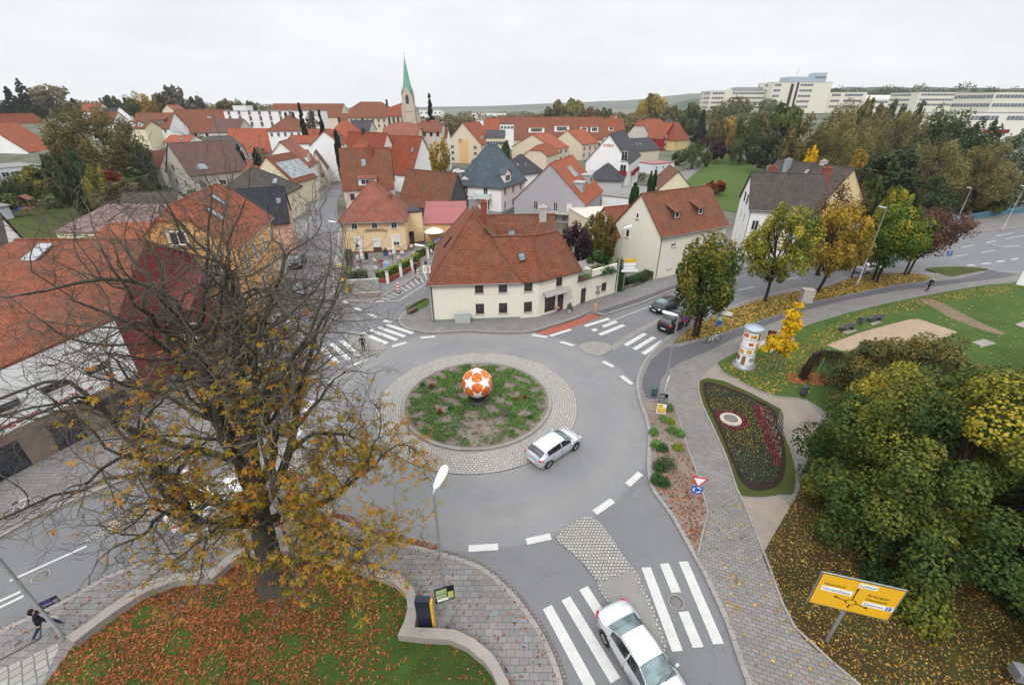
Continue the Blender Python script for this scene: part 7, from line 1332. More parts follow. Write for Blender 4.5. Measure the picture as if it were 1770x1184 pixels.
# ================================================================== things in the square
RUB = paint('tyre_rubber', (.018, .018, .02), .85); RIM = paint('alloy_rim', (.45, .46, .48), .35, .8); CGL = glassmat('car_glass', (.025, .034, .038), .05, .9); CGL2 = glassmat('tinted_windscreen', (.10, .15, .155), .06, .9)
LITE = paint('headlight_glass', (.62, .65, .68), .15); REDL = paint('red_lamp_glass', (.42, .015, .02), .2); PLATE = paint('plate_white', (.7, .7, .68), .5)
def carpaint(n, c, metal=.5, ct=.6): return paint('car_' + n, c, .28, metal, .02, .5, ct)
ST = {'sedan': (4.82, 1.82, 1.45, 2.85, .33, [(-2.41, .62, .48, .78, .80, .52), (-2.34, .76, .34, .86, .92, .62), (-2.0, .86, .24, .93, 1.02, .70), (-1.55, .90, .2, .94, 1.06, .72), (-.75, .91, .18, .93, 1.40, .57), (0, .91, .18, .92, 1.45, .59), (.45, .91, .18, .91, 1.41, .57), (1.28, .90, .18, .90, 1.02, .70), (1.75, .88, .2, .86, .96, .68), (2.15, .80, .25, .76, .84, .58), (2.34, .68, .33, .66, .72, .48), (2.41, .58, .4, .56, .6, .40)], (-1.5, -.80), (.48, 1.24), (-1.18, 1.0)),
 'hatch': (4.24, 1.75, 1.43, 2.66, .32, [(-2.12, .60, .42, .80, .84, .50), (-2.05, .74, .30, .90, .98, .60), (-1.88, .83, .22, .94, 1.12, .62), (-1.5, .87, .19, .94, 1.34, .58), (-.7, .875, .18, .93, 1.42, .58), (0, .875, .18, .92, 1.43, .58), (.35, .87, .18, .91, 1.40, .56), (1.10, .87, .18, .89, 1.02, .69), (1.55, .85, .2, .85, .95, .67), (1.9, .78, .25, .76, .84, .58), (2.06, .66, .34, .64, .70, .46), (2.12, .56, .4, .55, .58, .38)], (-1.95, -1.55), (.38, 1.06), (-1.35, .85)),
 'suv': (4.6, 1.88, 1.66, 2.7, .37, [(-2.3, .66, .45, .95, .98, .56), (-2.22, .80, .34, 1.05, 1.15, .66), (-2.05, .89, .28, 1.10, 1.34, .66), (-1.7, .93, .26, 1.10, 1.58, .63), (-.8, .94, .25, 1.08, 1.66, .64), (0, .94, .25, 1.07, 1.66, .64), (.35, .94, .25, 1.06, 1.62, .62), (1.15, .93, .25, 1.04, 1.18, .75), (1.6, .91, .27, 1.0, 1.10, .72), (2.0, .85, .32, .90, 1.0, .62), (2.2, .74, .40, .74, .82, .5), (2.3, .62, .48, .62, .66, .42)], (-2.1, -1.76), (.38, 1.12), (-1.6, .9))}
def car(name, label, px, py, ang, style, mat, cat='car', z=.024, dark_roof=None, cg=None, off=(0, 0)):
    L, Wd, Hh, wb, wr, st, rw_, ws_, sw_ = ST[style]; x, y = g(px, py); root = thing(name, label, cat, (x + off[0], y + off[1], z), R(ang))
    xs_ = sorted({s[0] for s in st} | set(np.linspace(-L / 2, L / 2, 34)) | {rw_[0], rw_[1], ws_[0], ws_[1], sw_[0], sw_[1], -.12, -.04}); ref = np.array(st); cols = []
    for X in xs_:
        v = []
        for k in range(1, 6):
            v.append(float(np.interp(X, ref[:, 0], ref[:, k])))
        cols.append(v)
    for _ in range(2):                                                # soften the profile a little
        cols = [cols[0]] + [[.2 * a + .6 * b + .2 * c for a, b, c in zip(cols[i - 1], cols[i], cols[i + 1])] for i in range(1, len(cols) - 1)] + [cols[-1]]
    rings = []
    for X, (hw, zs, zb, zt, ht) in zip(xs_, cols):
        zb = min(zb, zt - .03); q3 = (hw * .975, zb); q4 = (ht + .03, zt - .05); lp = lambda t: (q3[0] + (q4[0] - q3[0]) * t, q3[1] + (q4[1] - q3[1]) * t)
        half = [(hw * .80, zs - .02), (hw * .94, zs + .02), (hw * .99, zs + (zb - zs) * .35), (hw, zs + (zb - zs) * .65), q3, lp(.14), lp(.86), q4, (ht * .86, zt - .01), (ht * .45, zt + .012)]
        rings.append([(X, -a, b) for a, b in half] + [(X, 0, zt + .02)] + [(X, a, b) for a, b in half[::-1]])
    n = len(rings[0]); body, wsm, rwm, swl, swr, rfm = MB(), MB(), MB(), MB(), MB(), MB()
    for i in range(len(xs_) - 1):
        xm = (xs_[i] + xs_[i + 1]) / 2
        for j in range(n - 1):
            q = [rings[i][j], rings[i + 1][j], rings[i + 1][j + 1], rings[i][j + 1]]; side = j in (5, n - 7); topf = 7 <= j <= n - 9; t_ = body
            if topf and ws_[0] < xm < ws_[1]: t_ = wsm
            elif topf and rw_[0] < xm < rw_[1]: t_ = rwm
            elif side and sw_[0] < xm < sw_[1] and not -.12 < xm < -.04: t_ = swr if j == 5 else swl
            elif topf and rw_[1] < xm < ws_[0] and dark_roof: t_ = rfm
            t_.add(q, [(0, 1, 2, 3)], 0, t_ is body)
    body.add(rings[0], [range(n)]); body.add(rings[-1][::-1], [range(n)])
    bz = .18 if style != 'suv' else .26; body.box(-L / 2 + .25, -Wd / 2 + .12, bz - .04, L / 2 - .25, Wd / 2 - .12, bz + .12)
    bo = body.build('body', mat, root)
    bm = bmesh.new(); bm.from_mesh(bo.data); bmesh.ops.remove_doubles(bm, verts=bm.verts, dist=.0005); bmesh.ops.recalc_face_normals(bm, faces=bm.faces); bm.to_mesh(bo.data); bm.free()
    for nm, m_, mt in (('windscreen', wsm, cg or CGL2), ('rear_window', rwm, cg or CGL), ('side_window', swl, CGL), ('side_window', swr, CGL), ('roof', rfm, dark_roof)):
        if m_.f: m_.build(nm, mt, root)
    for sx in (-1, 1):
        for sy in (-1, 1):
            cx = sx * wb / 2; hw = Wd / 2; Mx = Matrix.Translation((cx, sy * (hw - .19), wr)) @ Matrix.Rotation(-sy * math.pi / 2, 4, 'X')
            mb = MB(); mb.lathe([(wr * .62, -.02), (wr * .96, 0), (wr, .04), (wr, .17), (wr * .95, .205), (wr * .66, .21), (wr * .62, .18)], 22, M=Mx); w = mb.build('wheel', RUB, root, uv=False)
            mb = MB(); mb.lathe([(wr * .66, .15), (wr * .66, .2), (wr * .6, .19), (wr * .18, .17), (.02, .2)], 20, M=Mx)
            for k in range(5): 
                a = k * 2 * math.pi / 5; mb.tube([Mx @ Vector((.05 * math.cos(a), .05 * math.sin(a), .2)), Mx @ Vector((wr * .6 * math.cos(a), wr * .6 * math.sin(a), .205))], .022, 4)
            mb.build('rim', RIM, w, uv=False)
            Ma = Matrix.Translation((cx, sy * (hw - .02), wr + .02)) @ Matrix.Rotation(-sy * math.pi / 2, 4, 'X'); MB().lathe([(wr + .07, -.25), (wr + .065, .012), (wr + .01, .014)], 24, M=Ma).build('wheel_arch', DARK, root, uv=False)
    f = ref[-2]; r_ = ref[1]
    for sy in (-1, 1):
        e_ = Matrix.Translation((L / 2 - .20, sy * (f[1] - .05), f[3] + .02)) @ Matrix.Rotation(sy * -.5, 4, 'Z') @ Matrix.Diagonal((.20, .17, .085, 1)); MB().lathe([(.05, -1), (.7, -.7), (1, 0), (.7, .7), (.05, 1)], 12, M=e_).build('headlight', LITE, root, uv=False)
        e_ = Matrix.Translation((-L / 2 + .18, sy * (r_[1] - .03), r_[3] - .05)) @ Matrix.Rotation(sy * .6, 4, 'Z') @ Matrix.Diagonal((.20, .10, .17 if style == 'suv' else .10, 1)); MB().lathe([(.05, -1), (.7, -.7), (1, 0), (.7, .7), (.05, 1)], 12, M=e_).build('tail_light', REDL, root, uv=False)
        xm_ = ws_[1] - .28; zb_ = float(np.interp(xm_, ref[:, 0], ref[:, 3])); e_ = Matrix.Translation((xm_, sy * (Wd / 2 + .09), zb_ + .06)) @ Matrix.Diagonal((.08, .12, .075, 1)); MB().lathe([(.05, -1), (.7, -.7), (1, 0), (.7, .7), (.05, 1)], 10, M=e_).build('mirror', mat, root, uv=False)
        for hx in ((.15, -.75) if style != 'hatch' else (-.15,)): MB().box(hx - .09, sy * (Wd / 2 - .005) - .012, .80 if style != 'suv' else .95, hx + .09, sy * (Wd / 2 - .005) + .012, .83 if style != 'suv' else .98).build('door_handle', RIM, root)
        dl_ = MB()
        for hx in (.98, -.08) + ((-1.1,) if style != 'hatch' else (-.9,)): dl_.box(hx - .006, sy * (Wd / 2 - .022), .30, hx + .006, sy * (Wd / 2 + .004), .86 if style != 'suv' else 1.0)
        dl_.build('door_seam', DARK, root)
    MB().box(L / 2 - .06, -.26, .40, L / 2 + .012, .26, .51).build('number_plate', PLATE, root); MB().box(-L / 2 - .012, -.26, .52, -L / 2 + .06, .26, .63).build('number_plate', PLATE, root)
    gr = MB(); gr.box(L / 2 - .07, -.42, f[3] - .12, L / 2 + .004, .42, f[3] - .02); gr.build('grille', DARK, root)
    wp = MB(); b0 = Vector((ws_[1] + .02, -.5, float(np.interp(ws_[1], ref[:, 0], ref[:, 4])) + .045)); wp.tube([b0, b0 + Vector((-.12, .55, .05))], .012, 4); wp.tube([b0 + Vector((0, .6, 0)), b0 + Vector((-.12, 1.1, .05))], .012, 4); wp.build('wiper', DARK, root)
    return root
SIL = carpaint('silver', (.60, .62, .65)); SIL2 = carpaint('light_silver', (.55, .58, .64)); BLK = carpaint('black', (.006, .006, .008), .0, .12); GREY = carpaint('grey', (.10, .11, .13)); WHT = carpaint('white', (.75, .76, .77), .0); BLU = carpaint('blue', (.02, .05, .20)); GRN = carpaint('dark_green', (.03, .04, .035))
def hd(a, b): p, q = Vector(g(*a)), Vector(g(*b)); return math.degrees(math.atan2(q.y - p.y, q.x - p.x))
car('hatchback', 'silver three door hatchback driving round the roundabout island', 957, 782, 41, 'hatch', SIL2)
car('saloon_car', 'silver saloon car driving over the zebra crossing at the bottom edge', 1106, 1150, hd((1042, 1060), (1150, 1230)), 'sedan', SIL, cg=CGL2)
car('compact_car', 'black compact car with silver grille facing the roundabout by the roadside tree', 1148, 535, hd((1200, 510), (1125, 540)), 'hatch', BLK)
car('estate_car', 'black estate car leaving the roundabout under the white lamp head', 1164, 566, hd((1140, 580), (1190, 552)), 'suv', BLK)
car('estate_car', 'white car half hidden by the chestnut branches', 366, 880, hd((340, 895), (395, 862)), 'hatch', WHT)
car('compact_car', 'dark grey car coming down the street toward the roundabout', 517, 507, hd((520, 485), (515, 515)), 'hatch', GREY)
car('estate_car', 'dark green car with dark lower front further up the street', 516, 459, hd((527, 440), (508, 470)), 'suv', GRN)
car('parked_car', 'silver grey estate car parked behind the roadside trees', 1500, 471, hd((1475, 474), (1530, 466)), 'hatch', SIL)
car('parked_car', 'blue car parked behind the cafe garden hedge', 766, 428, 58, 'suv', BLU)
car('parked_car', 'white car parked beside the blank white gable', 793, 300, 10, 'hatch', WHT)
# ------------------------------------------------------------------ the giant football on the roundabout
bx_, by_ = isl(826, 694); fb = thing('football_sculpture', 'giant football with white stars on orange panels on the roundabout', 'football', (bx_, by_, .22))
MB().lathe([(.72, -.1), (.72, .12), (.55, .16), (.55, .62), (.8, .66)], 20).build('pedestal', DARK, fb)
bm = bmesh.new(); bmesh.ops.create_icosphere(bm, subdivisions=6, radius=1.0); ph = (1 + 5 ** .5) / 2
iv = np.array([(0, s, t * ph) for s in (1, -1) for t in (1, -1)] + [(s, t * ph, 0) for s in (1, -1) for t in (1, -1)] + [(t * ph, 0, s) for s in (1, -1) for t in (1, -1)]); iv /= np.linalg.norm(iv[0])
BR = 1.2; bc = Vector((bx_, by_, .22 + .6 + BR)); vx = (Vector((0, 0, CAM_H)) - bc).normalized(); vz = Vector((-vx.y, vx.x, 0)).normalized(); vy = vz.cross(vx); Mb = np.array([[vx.x, vy.x, vz.x], [vx.y, vy.y, vz.y], [vx.z, vy.z, vz.z]])
bm.faces.ensure_lookup_table(); C = np.array([f.calc_center_median()[:] for f in bm.faces]); C /= np.linalg.norm(C, axis=1)[:, None]
dts = C @ iv.T; k1_ = dts.argmax(1); th_ = np.arccos(np.clip(dts.max(1), -1, 1)); mi_ = np.zeros(len(C), int)
for i, v in enumerate(iv):
    s_ = np.where(k1_ == i)[0]; nb = iv[(iv @ v > .4) & (iv @ v < .9)][0]; e1_ = nb - v * (nb @ v); e1_ /= np.linalg.norm(e1_); e2_ = np.cross(v, e1_)
    a_ = np.arctan2(C[s_] @ e2_, C[s_] @ e1_); a_ = np.abs(((a_ + math.pi / 5) % (2 * math.pi / 5)) - math.pi / 5); R0, R1 = .545, .235
    rr_ = R0 * R1 * math.sin(math.pi / 5) / (R1 * np.sin(math.pi / 5 - a_) + R0 * np.sin(a_)) if False else (R0 * R1 * math.sin(math.pi / 5)) / (R0 * np.sin(a_) + R1 * np.sin(math.pi / 5 - a_))
    d_ = th_[s_] - rr_; mi_[s_[d_ > 0]] = 1; mi_[s_[(d_ > 0) & (d_ < .028)]] = 2
fcen = []
for i in range(12):
    for j in range(i):
        for k in range(j):
            if iv[i] @ iv[j] > .4 and iv[j] @ iv[k] > .4 and iv[i] @ iv[k] > .4: c_ = iv[i] + iv[j] + iv[k]; fcen.append(c_ / np.linalg.norm(c_))
df = np.arccos(np.clip(C @ np.array(fcen).T, -1, 1)).min(1); srt = np.sort(dts, axis=1); gap = srt[:, -1] - srt[:, -2]; mi_[(mi_ == 1) & (df > .40)] = 0
for f, m_ in zip(bm.faces, mi_): f.material_index = int(m_); f.smooth = True
for v in bm.verts: v.co = Vector(Mb @ np.array(v.co)) * BR
me = bpy.data.meshes.new('ball'); bm.to_mesh(me); bm.free()
for m_ in (paint('ball_white', (.80, .80, .78), .35, 0, .02), soil('ball_orange', [(.34, (.42, .02, .012)), (.46, (.62, .10, .02)), (.55, (.72, .20, .03)), (.66, (.75, .42, .06))], 1.1, 4.0, .05, .5, .4), paint('ball_edge', (.50, .03, .02), .4, 0, .1)): me.materials.append(m_)
o = link('ball', me, fb); o.location = (0, 0, .6 + BR)
# ------------------------------------------------------------------ lamps
def lamp(label, px, py, h, ang, z=.12, head='flat', at=None, arm=.5, tilt=12):
    x, y = at or g(px, py, z); t = thing('street_lamp', label, 'street lamp', (x, y, z), R(ang))
    mb = MB(); mb.tube([(0, 0, -.1), (0, 0, .5), (0, 0, .52), (0, 0, h - .3)], [.105, .10, .085, .05], 10); mb.tube([(0, 0, h - .35), (0, 0, h - .05), (arm * .5, 0, h)], [.05, .045, .035], 8); mb.build('pole', STEEL, t)
    pr = [(-.12, .05), (.0, .12), (.25, .17), (.6, .20), (.86, .17), (.93, .06)]; vs = []; 
    for X, w in pr: vs += [(X, -w, 0), (X, -w * .8, .11), (X, w * .8, .11), (X, w, 0)]
    mb = MB(); fs = []
    for i in range(len(pr) - 1):
        for k in range(4): fs.append((4 * i + k, 4 * i + (k + 1) % 4, 4 * i + 4 + (k + 1) % 4, 4 * i + 4 + k))
    mb.add(vs, fs, 0, True); mb.add(vs, [(3, 2, 1, 0), (20, 21, 22, 23)]); hd_ = mb.build('lamp_head', LAMPW, t); hd_.location = (arm * .45, 0, h - .02); hd_.rotation_euler = (0, R(-tilt), 0)
    gl_ = MB().box(.1, -.12, -.03, .8, .12, .0).build('lamp_glass', paint('lamp_glass', (.5, .52, .52), .2), hd_); return t
lp1 = lamp('tall lamp post with white head standing beside the black information pillar', 776, 1083, 8.7, 72)
lp2 = lamp('tall lamp post with posters in the kerbside planting bed', 1139, 722, 8.7, 170)
lamp('lamp post at the left corner of the cream corner house', 748, 556, 8.6, 190)
lamp('lamp post with white head by the roadside ivy', 1064, 510, 8.5, 20)
lamp('tall lamp post among the golden roadside trees', 1481, 494, 10.2, 185)
lamp('lamp post standing at the near end of the blue bridge railing', 0, 0, 8.2, 195, at=(xat(1660, 84, 4), 84))
lamp('lamp post on the blue bridge railing at the right edge', 0, 0, 8.2, 195, at=(xat(1750, 86, 4), 86))
lamp('lamp post at the left edge beside the walking woman', 112, 1103, 9.2, 60)
lamp('lamp post at the left corner of the cafe', 600, 474, 7.4, 200)
lamp('lamp post by the pink gabled house', 482, 430, 7.0, 20)
lamp('lamp post far up the rising street', 566, 312, 8.0, 180)
# ------------------------------------------------------------------ signs
YEL = paint('sign_yellow', (.72, .40, .01), .45, 0, .03); SWH = paint('sign_white', (.78, .78, .77), .4, 0, .02); SRED = paint('sign_red', (.50, .012, .02), .4); SBLU = paint('sign_blue', (.015, .09, .42), .4); SBACK = paint('sign_back', (.30, .31, .32), .5, .5); SGRN = paint('poster_green', (.28, .38, .20), .6); SPUR = paint('sign_violet', (.10, .03, .30), .45)
ds = thing('direction_sign', 'large yellow roundabout direction sign in front of the big green maple', 'road sign', (14.2, 11.33, .15), math.atan2(-.82, 2.9))
PW, PH, PB = 3.0, 2.0, 2.46
MB().tube([(0, .07, -.15), (0, .07, PB + PH - .2)], .075, 10).build('post', STEEL, ds); fr = MB(); fr.box(-PW / 2, -.06, PB, PW / 2, -.005, PB + PH); fr.build('panel', [SBACK], ds)
MB().box(-PW / 2 + .03, -.066, PB + .03, PW / 2 - .03, -.061, PB + PH - .03).build('border', LETK, ds); MB().box(-PW / 2 + .055, -.074, PB + .055, PW / 2 - .055, -.067, PB + PH - .055).build('face', YEL, ds)
fm = lambda x, z, y=-.078: Matrix.Translation((x, y, PB + z)) @ Matrix.Rotation(R(90), 4, 'X')
wb_ = MB(); 
for x0, z0, x1, z1 in ((-.10, 1.62, .56, 1.87), (-1.27, .98, -.16, 1.27), (.33, .60, 1.42, .87)): wb_.box(x0, -.079, PB + z0, x1, -.0745, PB + z1)
wb_.build('white_field', SWH, ds)
for tx, x, z, s, w in (('Lohhof', -.06, 1.67, .20, .58), ('Haundorf', -1.25, 1.36, .19, .74), ('Vereinshaus', -1.23, 1.05, .19, 1.0), ('Erlangen', .36, 1.22, .19, .74), ('Neustadt', .36, .97, .19, .74), ('Zentrum', .37, .66, .19, .70)): lettering(tx, s, LETK, ds, fm(x, z, -.081), ext=.002, target_w=w)
MB().box(1.16, -.083, PB + .63, 1.36, -.0795, PB + .84).build('parking_symbol', SBLU, ds); lettering('P', .19, SWH, ds, fm(1.2, .67, -.085), ext=.002)
ar = MB(); seg = 28; cx0, cz0, ro, ri = -.05, PB + .62, .21, .165
for k in range(seg):
    if 1.3 * math.pi < (k + .5) * 2 * math.pi / seg < 1.42 * math.pi: continue
    a, b = k * 2 * math.pi / seg, (k + 1) * 2 * math.pi / seg; ar.face([(cx0 + r * math.cos(t_), -.0765, cz0 + r * .85 * math.sin(t_)) for r, t_ in ((ri, a), (ro, a), (ro, b), (ri, b))][::-1] if False else [(cx0 + r * math.cos(t_), -.0765, cz0 + r * .85 * math.sin(t_)) for r, t_ in ((ro, a), (ro, b), (ri, b), (ri, a))])
def arr(p, q, w=.022):
    p, q = Vector(p), Vector(q); d = (q - p).normalized(); n_ = Vector((-d.y, d.x)) ; m_ = q - d * .14
    for poly in ([p - n_ * w, m_ - n_ * w, m_ + n_ * w, p + n_ * w], [m_ - n_ * .075, q, m_ + n_ * .075]): ar.face([(v.x, -.0765, PB + v.y) for v in poly])
arr((-.05, .79), (-.05, 1.55)); arr((.15, .60), (.62, .46)); arr((-.25, .64), (-.74, .78))
ar.face([(-.09, -.0765, PB + .24), (-.03, -.0765, PB + .24), (-.03, -.0765, PB + .44), (-.09, -.0765, PB + .44)]); ar.build('arrow_diagram', LETK, ds)
def pole(t, h, r=.035): return MB().tube([(0, 0, -.1), (0, 0, h)], r, 8).build('post', STEEL, t)
def disc(t, name, z, r, mat, y=-.05, n=28, th=.02, sides=None, a0=0.0):
    k = sides or n; mb = MB(); pts = [(r * math.cos(a0 + 2 * math.pi * i / k), r * math.sin(a0 + 2 * math.pi * i / k)) for i in range(k)]
    mb.add([(x_, y, z + z_) for x_, z_ in pts] + [(x_, y + th, z + z_) for x_, z_ in pts], [range(k), [2 * k - 1 - i for i in range(k)]] + [(i, k + i, k + (i + 1) % k, (i + 1) % k) for i in range(k)]); return mb.build(name, mat, t)
def sgn(label, px, py, ang, z=.12, name='road_sign'): x, y = g(px, py, z); return thing(name, label, 'road sign', (x, y, z), R(ang))
t = sgn('give way triangle above blue roundabout disc beside the park pavement', 1191, 896, -12); pole(t, 3.3); disc(t, 'triangle_sign', 3.05, .52, SRED, -.06, sides=3, a0=-math.pi / 2); disc(t, 'triangle_face', 3.05, .36, SWH, -.068, sides=3, a0=-math.pi / 2, th=.006); dd = disc(t, 'round_sign', 2.38, .31, SBLU, -.06)
for k in range(3):
    am = MB(); a0 = k * 2 * math.pi / 3 + .3
    for i in range(6): a, b = a0 + i * .2, a0 + (i + 1) * .2; am.face([(r * math.cos(t_), -.064, 2.38 + r * math.sin(t_)) for r, t_ in ((.22, a), (.22, b), (.15, b), (.15, a))][::-1])
    a = a0 + 1.2; am.face([(.13 * math.cos(a), -.064, 2.38 + .13 * math.sin(a)), (.25 * math.cos(a), -.064, 2.38 + .25 * math.sin(a)), (.185 * math.cos(a + .4), -.064, 2.38 + .185 * math.sin(a + .4))]); am.build('arrow', SWH, dd)
t = sgn('yellow and white direction boards on a post by the roadside ivy', 1076, 505, 6); pole(t, 4.5, .05)
for z, w, h_, m_, sk in ((4.05, 1.5, .42, YEL, 0), (3.55, 1.5, .36, SWH, 0), (3.15, 1.5, .28, SWH, 0), (2.75, 1.7, .34, SWH, .2)): MB().box(-.3 - sk, -.09, z, w - .3 + sk, -.05, z + h_).build('direction_board', m_, t)
t = sgn('white arrow board and blue parking sign by the path near the column', 1236, 585, -20); pole(t, 3.4); MB().box(.0, -.06, 2.75, 1.0, -.03, 3.15).build('direction_board', SWH, t); disc(t, 'round_sign', 1.75, .3, SBLU); MB().box(-.2, -.06, 2.1, .2, -.03, 2.5).build('plate', paint('pale_blue', (.35, .55, .62), .5), t)
t = sgn('round violet blue no parking sign in front of the roadside tree', 1177, 593, 10); pole(t, 3.0); disc(t, 'round_sign', 2.7, .32, SRED); disc(t, 'round_face', 2.7, .26, SPUR, -.056, th=.008)
t = sgn('blue square parking sign on the small lawn at the junction', 1628, 466, -15); pole(t, 2.6); MB().box(-.32, -.06, 2.1, .32, -.03, 2.75).build('panel', SBLU, t); lettering('P', .6, SWH, t, Matrix.Translation((-.2, -.063, 2.2)) @ Matrix.Rotation(R(90), 4, 'X'), ext=.003)
t = sgn('grey backs of a triangle and round sign in front of the garden annex', 1030, 537, 15); pole(t, 3.2); disc(t, 'triangle_sign', 2.9, .45, SBACK, -.04, sides=3, a0=-math.pi / 2); disc(t, 'round_sign', 2.3, .3, SBACK, -.04); bs = MB().box(-.32, -.3, -.05, .0, .05, .9).build('barrier_plate', paint('red_white_sheet', (.55, .25, .2), .6, 0, .5, 9), t)
t = sgn('yellow diamond priority sign over small signs at the cafe corner', 597, 503, 0); pole(t, 3.7); disc(t, 'diamond_sign', 3.45, .4, SWH, sides=4); disc(t, 'diamond_face', 3.45, .3, YEL, -.056, sides=4, th=.008); disc(t, 'round_sign', 2.75, .3, SRED); disc(t, 'round_face', 2.75, .2, SWH, -.056, th=.008); MB().box(-.2, -.06, 1.9, .2, -.03, 2.35).build('plate', SPUR, t); MB().box(-.35, -.06, 1.2, .4, -.03, 1.75).build('plate', YEL, t)
t = sgn('white speed zone sign beside the left corner of the cream house', 744, 545, 10); t.location.y += .3; pole(t, 3.4 + 2.6, .03); MB().box(-.42, -.06, 5.0, .42, -.03, 5.9).build('panel', SWH, t); disc(t, 'round_sign', 5.5, .3, SRED, -.068, th=.006); disc(t, 'round_face', 5.5, .24, SWH, -.073, th=.004); lettering('30', .26, LETK, t, Matrix.Translation((-.16, -.076, 5.41)) @ Matrix.Rotation(R(90), 4, 'X'), ext=.002)
for lab, px, py in (('nearer red and white striped beacon on the hatched triangle', 689, 506), ('farther red and white striped beacon by the hedge end', 723, 483)):
    x, y = g(px, py); t = thing('striped_beacon', lab, 'beacon', (x, y, .01), R(25)); MB().box(-.3, -.2, 0, .3, .2, .1).build('base', DARK, t); MB().box(-.16, -.03, .1, .16, .03, 1.35).build('board', SWH, t); mb = MB()
    for k in range(3): mb.add([(-.16, -.033, .28 + k * .4), (.16, -.033, .16 + k * .4), (.16, -.033, .36 + k * .4), (-.16, -.033, .48 + k * .4)], [(0, 1, 2, 3)]); mb.add([(-.16, .033, .28 + k * .4), (.16, .033, .16 + k * .4), (.16, .033, .36 + k * .4), (-.16, .033, .48 + k * .4)], [(3, 2, 1, 0)])
    mb.build('red_stripes', SRED, t)
def poster(label, base, z, w, h_, ang, mats, cat='poster', off=(0, -.12, 0), shade=0):
    t = thing('poster_board', label, cat, (base[0] + off[0], base[1] + off[1], z), R(ang)); MB().box(-w / 2, -.015, 0, w / 2, .015, h_).build('board', mats[0], t)
    for i, (x0, z0, x1, z1) in enumerate(((.06, .60, .62, .92), (.05, .30, .60, .55), (.10, .08, .7, .26), (.66, .12, .95, .62))): MB().box(-w / 2 + x0 * w, -.021, z0 * h_, -w / 2 + x1 * w, -.0155, z1 * h_).build('print', mats[1 + i % (len(mats) - 1)], t)
    return t
b1_ = g(776, 1083, .12); b2_ = g(1139, 722, .12)
poster('green and white event poster tied to the lamp post by the black pillar', b1_, 2.3, .85, .95, 18, (LETK, SGRN, SGRN, SWH, paint('poster_lime', (.42, .42, .10), .6)))
poster('black poster on the lamp post above the yellow poster', b2_, 1.55, .62, .88, -14, (LETK, SBACK, SBACK)); poster('yellow and white poster low on the lamp post in the planting bed', b2_, .62, .68, .9, -14, (SWH, YEL, YEL, paint('poster_orange', (.6, .25, .05), .6)))
poster('white double poster board seen edge on, high on the same lamp post', b2_, 2.9, 1.1, .8, 62, (SWH, SBACK, SWH), off=(.1, -.05, 0))
poster('dark blue sign frame on the lamp post beside the walking woman', g(112, 1103, .12), 2.3, .55, .42, 40, (DARK, LETB, SBACK), off=(.3, .2, 0))
x, y = g(1762, 1172, .15); t = thing('info_post', 'leaning metal post with grey box and red yellow map panel at the right edge', 'sign', (x, y, .15), R(-15)); MB().tube([(0, 0, -.1), (0, 0, 2.6)], .06, 8).build('post', STEEL, t); bx0 = MB().box(-.55, -.45, .35, -.12, .1, .85); bx0.build('meter_box', SBACK, t); MB().box(-.35, -.1, 1.5, .75, -.06, 2.5).build('map_panel', soil('map_print', [(.35, (.45, .05, .06)), (.5, (.7, .6, .55)), (.6, (.6, .45, .05)), (.7, (.2, .4, .15))], 1.5, 5.0, .05, .5, .5), t)
x, y = g(738, 1083, .12); t = thing('information_pillar', 'black information pillar with yellow edge beside the lawn wall', 'pillar', (x, y, .12), R(0)); MB().box(-.36, -.12, -.05, .30, .16, 2.1).build('body', paint('blue_black_panel', (.012, .016, .035), .35), t); MB().box(.305, -.12, -.05, .40, .14, 1.95).build('yellow_edge', YEL, t)
# ------------------------------------------------------------------ bins, benches, column, cabinets
BING = paint('bin_green', (.03, .085, .075), .45); BIND = paint('bin_grey', (.06, .065, .075), .5)
def bin_(label, px, py, mat, h_=.85, r=.24, z=.12):
    x, y = g(px, py, z); t = thing('litter_bin', label, 'litter bin', (x, y, z)); MB().tube([(0, .2, -.05), (0, .2, h_)], .03, 6).build('post', STEEL, t); MB().lathe([(r * .85, .12), (r, .2), (r, h_ * .72), (r * .92, h_ * .76)], 16).build('body', mat, t); MB().lathe([(r * .98, h_ * .82), (r * 1.02, h_ * .9), (r * .7, h_), (.01, h_ * 1.03)], 16).build('lid', mat, t); MB().box(-r * .7, -r * .9, h_ * .74, r * .7, r * .5, h_ * .84).build('opening', DARK, t)
bin_('green litter bin standing beside the curved lawn wall', 621, 967, BING); bin_('green litter bin next to the lamp post by the cycle path', 1130, 684, BING); bin_('dark grey litter bin on the lawn by the gravel path', 1387, 684, BIND, 1.0, .26); bin_('dark grey litter bin between the two benches', 1485, 561, BIND, .9, .26)
def bench(label, px, py, ang):
    x, y = g(px, py, .14); t = thing('park_bench', label, 'bench', (x, y, .14), R(ang)); wd = paint('weathered_bench_wood', (.12, .12, .125), .8); mb = MB()
    for i in range(4): mb.box(-.9, -.28 + i * .13, .43, .9, -.18 + i * .13, .47)
    mb.build('seat', wd, t); mb = MB()
    for i in range(4): mb.box(-.9, .26 + i * .04, .55 + i * .12, .9, .30 + i * .04, .65 + i * .12)
    mb.build('backrest', wd, t)
    for sx in (-.7, .7): MB().box(sx - .04, -.25, -.05, sx + .04, .25, .43).build('leg', BIND, t)
bench('wooden park bench left of the bin, facing the sand pit', 1462, 571, 14 + 180); bench('wooden park bench right of the bin, facing the sand pit', 1510, 555, 14 + 180)
